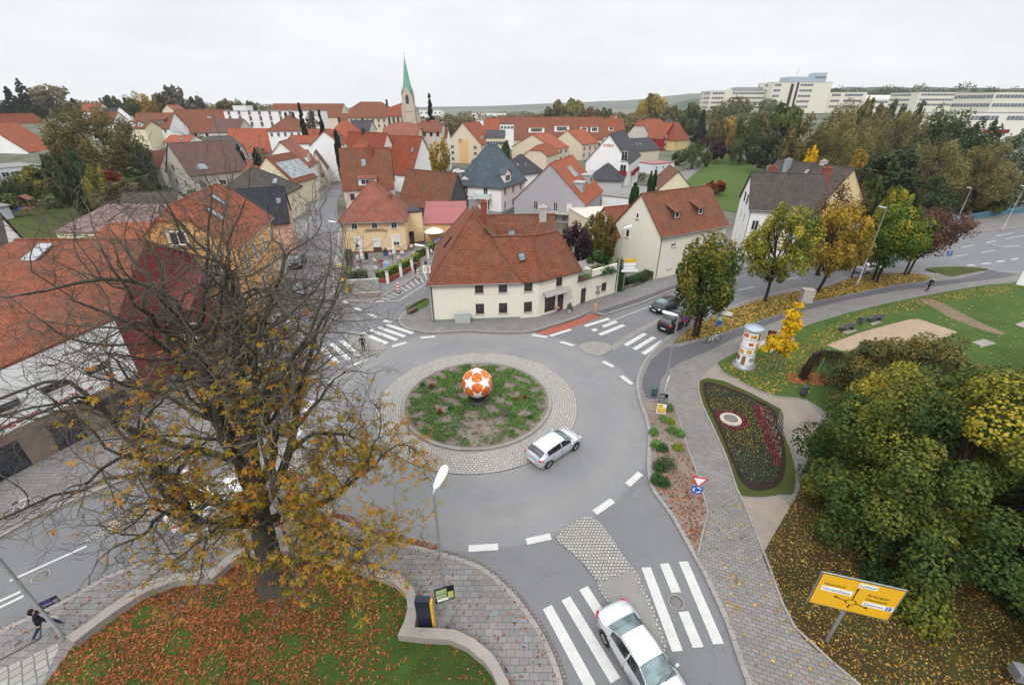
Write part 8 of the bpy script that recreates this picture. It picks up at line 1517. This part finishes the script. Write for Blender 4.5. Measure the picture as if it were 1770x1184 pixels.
x, y = g(1285, 632, .14); t = thing('advertising_column', 'round advertising column covered with posters on the park lawn', 'advertising column', (x, y, .14)); MB().lathe([(.98, -.1), (.98, .22), (.74, .30), (.74, .32)], 28).build('base', SBACK, t); MB().lathe([(.72, .3), (.72, 3.72)], 32).build('drum', SWH, t); MB().lathe([(.80, 3.72), (.84, 3.76), (.84, 3.92), (.78, 4.0), (.01, 4.08)], 32).build('cap', paint('zinc_cap', (.33, .38, .41), .4, .3), t)
ra_ = random.Random(8); PC = [paint('poster_tan', (.50, .30, .16), .6, 0, .5, 7), paint('poster_red', (.45, .12, .06), .6, 0, .5, 7), paint('poster_paper', (.74, .73, .72), .5, 0, .04), paint('poster_brown', (.22, .12, .07), .6, 0, .6, 8), paint('poster_amber', (.55, .32, .05), .6, 0, .5, 6), paint('poster_blue', (.25, .28, .36), .6, 0, .4, 7)]
for row, (z0, z1) in enumerate(((.42, 1.4), (1.45, 2.1), (2.15, 2.9), (2.95, 3.62))):
    MB().lathe([(.724, z0 - .04), (.728, z0 - .03), (.728, z0 - .012), (.724, z0)], 28).build('band', DARK, t); a = ra_.uniform(0, .6)
    for k in range(7):
        a1 = a + ra_.uniform(.35, .85); h0, h1 = z0 + (z1 - z0) * ra_.uniform(.03, .4), z1 - (z1 - z0) * ra_.uniform(.02, .3); mb = MB(); pts = [a + (a1 - a) * i / 5 for i in range(6)]; vs = [(.729 * math.cos(q), .729 * math.sin(q), h0) for q in pts] + [(.729 * math.cos(q), .729 * math.sin(q), h1) for q in pts]
        mb.add(vs, [(i, i + 1, 7 + i, 6 + i) for i in range(5)], 0, True); mb.build('poster', ra_.choice(PC), t); a += .9
def cab(name, label, px, py, ang, w, h_, d, n, mat, z=.12, cat='cabinet'):
    x, y = g(px, py, z); t = thing(name, label, cat, (x, y, z), R(ang)); MB().box(-w / 2, 0, -.05, w / 2, d, h_).build('body', mat, t); MB().box(-w / 2 - .03, -.03, h_, w / 2 + .03, d + .03, h_ + .05).build('lid', mat, t)
    for i in range(n): MB().box(-w / 2 + w * i / n + .02, -.015, .05, -w / 2 + w * (i + 1) / n - .02, -.002, h_ - .04).build('door', mat, t)
    return t
GRC = paint('cabinet_grey', (.40, .41, .40), .6); GRC2 = paint('weathered_cabinet', (.33, .34, .32), .7, 0, .25)
cab('utility_cabinet', 'grey two door utility cabinet against the cream corner house', 800, 559, 4, 1.7, 1.15, .4, 2, GRC); cab('utility_cabinet', 'long weathered grey cabinet with three doors at the cafe corner', 627, 503, 8, 4.2, 1.45, .5, 3, GRC2); cab('post_box', 'small yellow brown box beside the grey cabinets at the cafe corner', 601, 507, 5, .5, 1.1, .4, 1, paint('ochre_box', (.42, .26, .06), .6))
cab('transformer_box', 'tall pale concrete box with flat grey lid on the leafy strip', 1394, 524, -8, 1.3, 1.6, .9, 1, paint('pale_concrete_box', (.40, .36, .32), .85), .14)
cab('display_stand', 'brown information stand on the white slabs behind the yellow tree', 1330, 592, -25, .7, 1.2, .2, 1, paint('dark_brown_stand', (.06, .025, .018), .6), .16)
cab('stone_trough', 'long stone flower trough in front of the grey cabinets', 634, 514, 8, 3.1, .5, .6, 1, paint('trough_stone', (.25, .22, .19), .9, 0, .3), cat='planter'); cab('wooden_trough', 'wooden flower trough on the grass corner left of the cream house', 716, 541, 62, 1.3, .4, .5, 1, paint('trough_wood', (.12, .08, .055), .9, 0, .3), cat='planter')
x, y = g(1770, 494, .14); t = thing('notice_panel', 'white slanted panel standing at the right edge of the lawn', 'panel', (x, y, .14), R(-30)); MB().box(-.8, 0, .0, .8, .08, 1.9).build('panel', SWH, t)
x, y = g(1355, 745, .15); t = thing('grid_fence', 'curved metal grid fence panel at the end of the flower bed', 'fence', (x, y, .15), R(80)); mb = MB()
for i in range(13): a = i / 12; mb.tube([(a * 2.6 - 1.3, .35 * math.sin(a * 3.1), 0), (a * 2.6 - 1.3, .35 * math.sin(a * 3.1), 1.0)], .012, 4)
for z in (.1, .4, .7, 1.0): mb.tube([(i / 12 * 2.6 - 1.3, .35 * math.sin(i / 12 * 3.1), z) for i in range(13)], .012, 4)
mb.build('grid', STEEL, t)
# blue railing of the bridge
rp_ = smooth(W([(1560, 425), (1600, 408), (1645, 391), (1690, 379), (1735, 373), (1800, 367), (1900, 360)]), 6); t = thing('bridge_railing', 'blue metal railing along the road bridge at right', 'railing', (*rp_[6], .1)); BLR = paint('railing_blue', (.10, .24, .36), .5); ox, oy = rp_[6]; mb = MB()
for z in (.2, 1.15, 1.25): mb.tube([(x - ox, y - oy, z) for x, y in rp_], .05, 5)
for i in range(0, len(rp_), 2): mb.box(rp_[i][0] - ox - .05, rp_[i][1] - oy - .05, 0, rp_[i][0] - ox + .05, rp_[i][1] - oy + .05, 1.25)
mb.build('rail', BLR, t); mb = MB(); ribbon_faces(mb, [(x - ox, y - oy + .03) for x, y in rp_], 0, .02, .22, 0, 1.12); mb.build('mesh_panel', paint('railing_panel', (.06, .14, .19), .6), t)
# ------------------------------------------------------------------ cafe terrace
def hedge(name, label, pts, w, h, mat, seed, z=.12, cat='hedge', n=900):
    rs = np.random.RandomState(seed); P = []; D_ = []; a = np.array(pts[:-1]); b = np.array(pts[1:]); ln = np.hypot(*(b - a).T); k = np.searchsorted(np.cumsum(ln) / ln.sum(), rs.rand(n)); u = rs.rand(n)[:, None]; c = a[k] * (1 - u) + b[k] * u; d = (b - a)[k] / ln[k][:, None]; nr = np.stack([-d[:, 1], d[:, 0]], 1)
    s = rs.rand(n); t_ = np.where(s < .4, rs.uniform(-1, 1, n), np.where(s < .7, 1, -1)); zz = np.where(s < .4, h, rs.uniform(0, h, n)); P = np.column_stack([c + nr * (t_ * w / 2)[:, None] + rs.normal(0, .03, (n, 2)), zz + rs.normal(0, .03, n)]); N = np.column_stack([nr * np.where(s < .4, 0, t_)[:, None], np.where(s < .4, 1, .2)])
    V, F4, T = leaf_quads(P - np.array([pts[0][0], pts[0][1], 0]), N.astype(float), .16, rs, .7, np.clip(rs.normal(.45, .2, n) + .15 * (s < .4), 0, 1), .2)
    t = thing(name, label, cat, (pts[0][0], pts[0][1], z)); link('foliage', rawmesh('foliage', V, F4, mat, T), t); mb = MB(); ribbon_faces(mb, [(x - pts[0][0], y - pts[0][1]) for x, y in pts], -w * .42, w * .42, 0, 0, h * .93); mb.build('core', paint('hedge_core', (.02, .035, .012), .9), t); return t
hl = W([(652, 478), (672, 471), (692, 462), (713, 450), (722, 443)], .9); hedge('hedge', 'clipped hedge with bright yellow green top along the cafe terrace', hl, .7, 1.35, L_HEDGE, 1, n=2600)
hedge('hedge', 'short clipped hedge with yellow green top left of the blue car', W([(721, 438), (742, 428), (752, 422)], .9), .7, 1.2, L_HEDGE, 2)
hedge('hedge', 'dark green hedge at the street corner of the cafe', W([(602, 458), (602, 446), (604, 440)], .5), .8, 1.3, L_IVY, 3); hedge('hedge', 'green shrubs behind the grey cabinets of the cafe', W([(604, 484), (618, 479), (635, 478)], .4), 1.0, 1.1, L_IVY, 4)
hedge('hedge', 'yellow bush in front of the dark hedge at the cafe corner', W([(602, 482), (603, 470)], .4), .8, 1.2, L_HEDGE, 5); hedge('hedge', 'garden shrubs behind the picket fence beside the grey side wing', W([(1085, 492), (1108, 484), (1124, 476)], .3), 1.4, 1.0, L_IVY, 6, n=1300)
bw = W([(645, 489), (672, 489), (700, 474), (727, 459)], .12); mb = MB(); ox, oy = bw[0]; ribbon_faces(mb, [(x - ox, y - oy) for x, y in bw], 0, .22, 0, 0, .62); t = thing('brick_wall', 'low red brick wall under the cafe hedge', 'wall', (ox, oy, .12)); mb.build('wall', BRICK, t)
for i, (px, py) in enumerate(((671, 490), (694, 478), (713, 467), (740, 447))):
    x, y = g(px, py, .12); t = thing('gate_post', ['white post with dark cap at the near corner of the brick wall', 'white post in the middle of the hedge', 'white post at the hedge end by the dark gap', 'white post beside the far short hedge'][i], 'post', (x, y, .12)); MB().box(-.18, -.18, -.05, .18, .18, 1.65).build('shaft', SHUT, t); MB().box(-.23, -.23, 1.65, .23, .23, 1.75).build('cap', SBACK, t)
bn = MB(); t = thing('picket_fence', 'dark iron fence on a low stone base beside the grey side wing', 'fence', (*g(1084, 499, .12), .12)); fa, fb_ = Vector(g(1084, 499, .12)), Vector(g(1127, 481, .12)); dv = fb_ - fa
for i in range(34): p = dv * i / 33; bn.box(p.x - .02, p.y - .02, .4, p.x + .02, p.y + .02, 1.15)
ribbon_faces(bn, [(0, 0), (dv.x, dv.y)], -.02, .02, .5, 0, .54); ribbon_faces(bn, [(0, 0), (dv.x, dv.y)], -.02, .02, 1.0, 0, 1.04); bn.build('pickets', DARK, t); bn = MB(); ribbon_faces(bn, [(0, 0), (dv.x, dv.y)], -.15, .15, 0, 0, .4); bn.build('base_wall', paint('rubble_base', (.22, .17, .13), .9, 0, .3, 6), t)
iv_ = tuft('climbing_ivy', 'ivy tree climbing over the right end of the garden annex', *g(1066, 500, .12), .12, 1.1, 4.4, L_IVY, 91, 3600, .2, .8, cat='ivy'); tuft('climbing_ivy', 'hanging plants on the right half of the annex terrace', *g(1046, 470, 3.3), 3.3, 1.5, 1.0, L_IVY, 92, 1100, .16, .8, cat='plant')
for i, (px, py, m_, lab) in enumerate(((1006, 481, L_RUST, 'reddish flower box on the left rail of the roof terrace'), (1015, 478, L_SEDGE, 'green flower box beside the reddish one on the terrace rail'), (1022, 466, L_RUST, 'pot plants at the back of the roof terrace'), (1030, 462, L_MIX, 'bushy planter on the terrace parapet'))): x, y = g(px, py, 3.6); tuft('flower_box', lab, x, y, 3.4, .6, .6, m_, 95 + i, 260, .14, .8)
CHM = paint('chair_frame', (.03, .03, .035), .5); CUSH = paint('red_seat', (.45, .05, .05), .7); CHW2 = paint('chair_white', (.66, .60, .58), .6)
def terrace_chair():
    t = thing('terrace_chair', 'white and red terrace chair', 'chair', (0, 0, 0)); MB().box(-.24, -.24, .42, .24, .24, .48).build('seat', CUSH, t); mb = MB(); mb.box(-.26, .2, .5, .26, .26, .98); b = mb.build('backrest', CHW2, t); MB().box(-.15, .19, .62, .15, .199, .86).build('back_panel', CUSH, b)
    for sx in (-1, 1):
        for sy in (-1, 1): MB().box(sx * .22 - .02, sy * .22 - .02, 0, sx * .22 + .02, sy * .22 + .02, .42).build('leg', CHM, t)
    return t
c0 = terrace_chair(); rc = random.Random(4)
CH = [(621, 450, 'by the left closed parasol', -20), (617, 457, 'left of the globe lamp, nearest the corner hedge', -60), (620, 465, 'in front of the left globe lamp', 0), (624, 474, 'nearest the grey cabinets', 10), (650, 453, 'upper one of the lone pair left of the terracotta planter', 0), (651, 466, 'lower one of the lone pair left of the terracotta planter', 0), (675, 442, 'left of the right closed parasol', 30), (690, 448, 'right of the right closed parasol', 0), (696, 439, 'behind the right globe lamp', 0), (715, 441, 'left of the far short hedge', 60), (712, 428, 'beside the side wing of the cafe', 0), (734, 434, 'behind the far short hedge', 0), (748, 437, 'at the far end of the terrace near the blue car', -30)]
for i, (px, py, lab, a) in enumerate(CH):
    c = c0 if i == 0 else copy_tree(c0); x, y = g(px, py + 4, .12); c.location = (x, y, .12); c.rotation_euler.z = R(a + 180 + rc.uniform(-15, 15)); c['label'] = 'white and red terrace chair ' + lab; c['group'] = 'chairs on the cafe terrace'
for lab, px, py, h_ in (('closed white parasol left of the cafe door', 627, 452, 3.3), ('closed white parasol right of the blue flower pot', 682, 444, 3.4)):
    x, y = g(px, py, .12); t = thing('closed_parasol', lab, 'parasol', (x, y, .12)); MB().tube([(0, 0, 0), (0, 0, h_)], .03, 6).build('pole', STEEL, t); MB().lathe([(.30, .5), (.27, .9), (.2, 1.8), (.12, h_ - .3), (.03, h_)], 12).build('canopy', SHUT, t); MB().lathe([(.3, 0), (.3, .1), (.05, .12)], 12).build('base', SBACK, t)
x, y = g(752, 422, .1); t = thing('open_parasol', 'open cream parasol in front of the red sheet roof', 'parasol', (x, y, .1)); MB().tube([(0, 0, 0), (0, 0, 2.7)], .04, 6).build('pole', STEEL, t); MB().lathe([(1.75, 2.15), (1.7, 2.25), (.9, 2.65), (.05, 2.9)], 8).build('canopy', paint('cream_canvas', (.68, .66, .58), .8), t)
for lab, px, py in (('globe lantern post on the left of the cafe terrace', 627, 475), ('globe lantern post on the right of the cafe terrace', 680, 461)):
    x, y = g(px, py, .12); t = thing('terrace_lantern', lab, 'lantern', (x, y, .12)); MB().tube([(0, 0, 0), (0, 0, 2.6)], .04, 6).build('post', DARK, t)
    for s in (-.28, .28): MB().lathe([(.03, 2.5), (.14, 2.58), (.17, 2.7), (.14, 2.82), (.02, 2.88)], 10, c=(s, 0, 0)).build('globe', paint('opal_globe', (.55, .55, .50), .3), t)
    MB().tube([(-.28, 0, 2.52), (0, 0, 2.4), (.28, 0, 2.52)], .02, 5).build('arm', DARK, t)
def pot(label, px, py, r, h_, mat, leafm, lh, seed, z=.12): x, y = g(px, py, z); t = tuft('potted_plant', label, x, y, z, r * 1.25, lh, leafm, seed, 320, .13, .7, cat='potted plant'); t.children[0].location.z = h_ * .9; MB().lathe([(r * .7, 0), (r, h_ * .8), (r * 1.05, h_), (r * .8, h_), (r * .7, h_ * .85)], 14).build('pot', mat, t)
pot('bushy plant in a shiny blue pot right of the cafe door', 667, 442, .38, .65, paint('blue_glaze', (.02, .08, .30), .2), L_IVY, .8, 61); pot('terracotta planter with red flowers in the middle of the terrace', 660, 462, .42, .9, paint('terracotta', (.36, .17, .08), .8), L_RED, .35, 62); pot('round clipped shrub in a pot beside the shop door of the cream house', 984, 540, .32, .45, GRC, L_IVY, .9, 63); pot('leafy plant by the left side of the cafe door', 634, 448, .3, .5, DARK, L_IVY, .9, 64)
x, y = g(668, 466, .12); t = thing('sandwich_board', 'blue and white sandwich board on the cafe terrace', 'sandwich board', (x, y, .12), R(-15)); MB().box(-.4, -.2, 0, .4, -.14, 1.15).build('front_board', paint('blue_print', (.25, .35, .60), .6, 0, .6, 6), t); MB().box(-.4, .14, 0, .4, .2, 1.15).build('rear_board', SHUT, t)
x, y = g(962, 541, .12); t = thing('cafe_table', 'small round metal table with decoration in front of the shop window', 'table', (x, y, .12)); MB().lathe([(.34, .70), (.34, .73), (.01, .74)], 16).build('table_top', paint('table_tan', (.35, .22, .13), .7, 0, .4, 9), t)
for k in range(3): MB().tube([(.0, 0, .7), (.28 * math.cos(k * 2.1), .28 * math.sin(k * 2.1), 0)], .015, 5).build('leg', STEEL, t)
# playground tower
x, y = g(55, 372, .1); t = thing('play_tower', 'wooden play tower with blue slide in the left gardens', 'playground tower', (x, y, .1), R(20)); WDN = paint('play_wood', (.22, .10, .06), .8); mb = MB()
for sx in (-1, 1):
    for sy in (-1, 1): mb.box(sx * 1.0 - .07, sy * 1.0 - .07, 0, sx * 1.0 + .07, sy * 1.0 + .07, 3.6)
mb.build('frame', WDN, t); MB().box(-1.1, -1.1, 1.5, 1.1, 1.1, 1.62).build('deck', WDN, t); mb = MB(); mb.slab([(-1.3, -1.3, 3.4), (-1.3, 1.3, 3.4), (0, 1.3, 4.3), (0, -1.3, 4.3)], .08); mb.slab([(1.3, -1.3, 3.4), (1.3, 1.3, 3.4), (0, 1.3, 4.3), (0, -1.3, 4.3)], .08); mb.build('roof', WDN, t); mb = MB(); mb.slab([(-1.1, -.35, 1.65), (-1.1, .35, 1.65), (-3.6, .35, .3), (-3.6, -.35, .3)], .06)
for s in (-1, 1): mb.slab([(-1.1, s * .35, 1.9), (-1.1, s * .41, 1.9), (-3.6, s * .41, .55), (-3.6, s * .35, .55)], .3)
mb.build('slide', paint('slide_blue', (.02, .12, .50), .35), t)
# bicycles
def bicycle(label, px, py, ang, mat):
    x, y = g(px, py, .13); t = thing('bicycle', label, 'bicycle', (x, y, .13), R(ang))
    for cx in (-.52, .52):
        ring = [(cx + .33 * math.cos(a), 0, .34 + .33 * math.sin(a)) for a in np.linspace(0, 2 * math.pi, 17)]; w = MB().tube(ring, .022, 5, caps=False).build('wheel', RUB, t, uv=False); sp = MB()
        for a in np.linspace(0, 2 * math.pi, 9)[:-1]: sp.tube([(cx, 0, .34), (cx + .32 * math.cos(a), 0, .34 + .32 * math.sin(a))], .004, 3)
        sp.build('spokes', STEEL, w, uv=False)
    mb = MB(); P_ = dict(r=(-.52, 0, .34), bb=(-.08, 0, .32), st=(-.2, 0, .82), hd=(.36, 0, .86), f=(.52, 0, .34))
    for a, b in (('r', 'bb'), ('bb', 'st'), ('st', 'hd'), ('hd', 'bb'), ('r', 'st'), ('hd', 'f')): mb.tube([P_[a], P_[b]], .02, 5)
    mb.build('frame', mat, t, uv=False); MB().box(-.34, -.07, .86, -.08, .07, .92).build('saddle', DARK, t); MB().tube([(.36, 0, .86), (.33, 0, 1.02), (.3, -.28, 1.03)], .016, 5).tube([(.33, 0, 1.02), (.3, .28, 1.03)], .016, 5).build('handlebar', STEEL, t, uv=False)
bicycle('white bicycle locked by the path near the arrow sign', 1232, 592, 12, SWH); bicycle('pale bicycle parked on the pavement at the left edge', 47, 884, 60, SWH)
# ------------------------------------------------------------------ people
SKIN = paint('skin', (.52, .30, .21), .6); HAIR = paint('dark_hair', (.018, .012, .010), .6); GHAIR = paint('grey_hair', (.45, .43, .41), .7)
def person(label, px, py, h, ang, top, legs_m, shoes, hair, legs=(.14, -.10), arms=(-.10, .12), lean=.0, long_hair=False, skirt=0, z=.12, held=None, hood=False):
    x, y = g(px, py, z); root = thing('person', label, 'person', (x, y, z), R(ang)); V = []; E = []; Rr = []; Mt = []
    def v(p, r, m): V.append((p[0] * h, p[1] * h, p[2] * h)); Rr.append(r * h); Mt.append((Vector(V[-1]), m)); return len(V) - 1
    def e(a, b): E.append((a, b)); return b
    L_ = lambda zz: lean * max(0, zz - .5)
    pel = v((L_(.53), 0, .53), .085, 0); wa = e(pel, v((L_(.62), 0, .62), .075, 0)); chn = e(wa, v((L_(.72), 0, .72), .088, 0)); ub = e(chn, v((L_(.79), 0, .79), .075, 0)); nk = e(ub, v((L_(.85), 0, .845), .032, 2)); h1 = e(nk, v((L_(.88) + .012, 0, .885), .048, 2)); h2 = e(h1, v((L_(.93) + .008, 0, .935), .055, 2)); e(h2, v((L_(.97), 0, .972), .036, 2)); e(h2, v((L_(.92) + .075, 0, .915), .010, 2))
    for s, dx in ((1, legs[0]), (-1, legs[1])):
        hp_ = e(pel, v((0, s * .05, .49), .062, 1)); kn = e(hp_, v((dx * .55 + .02, s * .05, .28), .042, 1)); an_ = e(kn, v((dx - (.03 if dx < 0 else 0), s * .05, .055 + (.03 if dx < 0 else 0)), .028, 1)); he = e(an_, v((dx - .01, s * .05, .02 + (.02 if dx < 0 else 0)), .024, 3)); e(he, v((dx + .075, s * .055, .018), .022, 3))
    for s, dx in ((1, arms[0]), (-1, arms[1])):
        sh = e(ub, v((L_(.79), s * .105, .795), .044, 0)); el = e(sh, v((L_(.65) + dx * .5, s * .135, .64), .034, 0)); wr_ = e(el, v((L_(.5) + dx + .03, s * .13, .50), .022, 0)); pm = e(wr_, v((L_(.47) + dx + .04, s * .13, .465), .018, 2))
        for k in range(4): f1 = e(pm, v((L_(.45) + dx + .03 + k * .009, s * .128, .445), .0055, 2)); e(f1, v((L_(.43) + dx + .03 + k * .010, s * .122, .422 - .004 * (k in (1, 2))), .0045, 2))
        th1 = e(pm, v((L_(.46) + dx + .065, s * .122, .455), .006, 2)); e(th1, v((L_(.44) + dx + .07, s * .118, .437), .005, 2))
    me = bpy.data.meshes.new('tmp'); me.from_pydata(V, E, []); tmp = bpy.data.objects.new('tmp', me); COL.objects.link(tmp); sk = tmp.modifiers.new('s', 'SKIN'); sk.use_smooth_shade = True; sk.branch_smoothing = .3
    for i, r in enumerate(Rr): me.skin_vertices[0].data[i].radius = (r, r * (.72 if i in (1, 2, 3) else 1) if i else r)
    me.skin_vertices[0].data[0].use_root = True; sb_ = tmp.modifiers.new('u', 'SUBSURF'); sb_.levels = 1; sb_.render_levels = 1
    dg = bpy.context.evaluated_depsgraph_get(); dg.update(); bmse = bpy.data.meshes.new_from_object(tmp.evaluated_get(dg)); bpy.data.objects.remove(tmp); bmse.name = 'body'; bmse.materials.clear()
    for m_ in (top, legs_m, SKIN, shoes): bmse.materials.append(m_)
    for p in bmse.polygons: c = p.center; p.material_index = min(zip(Mt, Rr), key=lambda q: (q[0][0] - c).length - q[1])[0][1] if not (skirt and .44 * h < c.z < .55 * h) else 0; p.use_smooth = True
    zm = min(v_.co.z for v_ in bmse.vertices)
    for v_ in bmse.vertices: v_.co.z -= zm
    link('body', bmse, root); hx = (L_(.94)) * h; mb = MB(); Mh = Matrix.Translation((hx - .012 * h, 0, .945 * h - zm)) @ Matrix.Diagonal((.064 * h, .060 * h, .056 * h, 1)); mb.lathe([(.35, -.75), (.8, -.55), (1.0, 0), (.8, .62), (.4, .95), (.03, 1.03)], 14, M=Mh)
    if long_hair: mb.lathe([(.03, -2.4), (.6, -2.1), (.85, -1.2), (.9, -.3), (.5, .2)], 12, M=Matrix.Translation((hx - .045 * h, 0, .945 * h - zm)) @ Matrix.Diagonal((.055 * h, .066 * h, .058 * h, 1)))
    mb.build('hair', top if hood else hair, root, uv=False)
    for s in (-1, 1): MB().lathe([(.003, -.006), (.008, 0), (.003, .006)], 6, c=(hx + .058 * h, s * .022 * h, .928 * h - zm)).build('eye', DARK, root, uv=False)
    mb = MB(); mb.box(hx + .050 * h, -.014 * h, .893 * h - zm, hx + .0585 * h, .014 * h, .898 * h - zm); mb.build('mouth', paint('lips', (.30, .10, .09), .6), root); return root, zm
CL_BLK = paint('black_cloth', (.014, .014, .018), .85, 0, .3, 9); CL_NAVY = paint('navy_denim', (.022, .030, .075), .85, 0, .3, 12); CL_DKP = paint('dark_plum_coat', (.035, .02, .028), .85, 0, .3, 9); SHO = paint('blue_white_shoes', (.16, .18, .32), .6, 0, .5, 12)
wm, zm = person('long dark haired person in dark jacket and jeans carrying a white bag', 84, 1091, 1.68, 44, paint('dark_grey_jacket', (.028, .032, .042), .8, 0, .3, 9), CL_NAVY, SHO, HAIR, legs=(.27, -.25), arms=(.14, -.08), long_hair=True)
bg = thing('carrier_bag', 'white carrier bag held by the person beside the lamp post', 'bag', wm.location, wm.rotation_euler.z); Mb_ = Matrix.Translation((.14 * 1.68 + .06, .13 * 1.68, .36)) @ Matrix.Diagonal((.17, .10, .2, 1)); mb = MB(); mb.lathe([(.5, -1), (.95, -.8), (1, -.2), (.7, .5), (.25, 1.0)], 10, M=Mb_); mb.build('bag_body', SHUT, bg, uv=False); MB().tube([(.295, .2184, .54), (.29, .2184, .66), (.30, .2184, .70)], .008, 4).build('bag_handle', SHUT, bg)
person('person in dark coat and hood standing on the island between zebra stripes', 629, 606, 1.68, -60, CL_DKP, CL_BLK, CL_BLK, HAIR, legs=(.12, -.10), arms=(.06, -.08), z=.04, hood=True)
person('grey haired person in black clothes striding along the park path', 1602, 503, 1.74, 20, CL_BLK, CL_BLK, CL_BLK, GHAIR, legs=(.20, -.20), arms=(-.14, .16), lean=.35)
person('person in dark blue clothes standing at the gap in the cafe hedge', 719, 473, 1.75, -100, paint('dark_blue_coat', (.02, .025, .06), .8), CL_BLK, CL_BLK, HAIR, legs=(.04, -.04), arms=(.05, .02))
person('second person with red trousers beside the one in dark blue', 737, 468, 1.66, 60, CL_BLK, paint('wine_red_cloth', (.16, .02, .025), .8), CL_BLK, HAIR, legs=(.06, -.06), arms=(.03, -.03))
person('dark dressed person walking far up the rising street', 573, 311, 1.75, -90, CL_BLK, CL_NAVY, CL_BLK, HAIR, legs=(.12, -.10))
# ------------------------------------------------------------------ air: pale haze round the whole scene
hz = MB().box(-6200, -320, -1.2, 6200, 7700, 170).build('haze', None, uv=False); tag(hz, kind='stuff'); hz.data.materials.clear()
hm = bpy.data.materials.new('haze_air'); hm.use_nodes = True; ht_ = hm.node_tree; ht_.nodes.clear(); ho = nd(ht_, 'ShaderNodeOutputMaterial'); hv = nd(ht_, 'ShaderNodeVolumePrincipled', Density=.00011, Anisotropy=.2); hv.inputs['Color'].default_value = (.93, .95, 1.0, 1)
ht_.links.new(hv.outputs[0], ho.inputs['Volume']); hz.data.materials.append(hm); SC.cycles.volume_bounces = 1
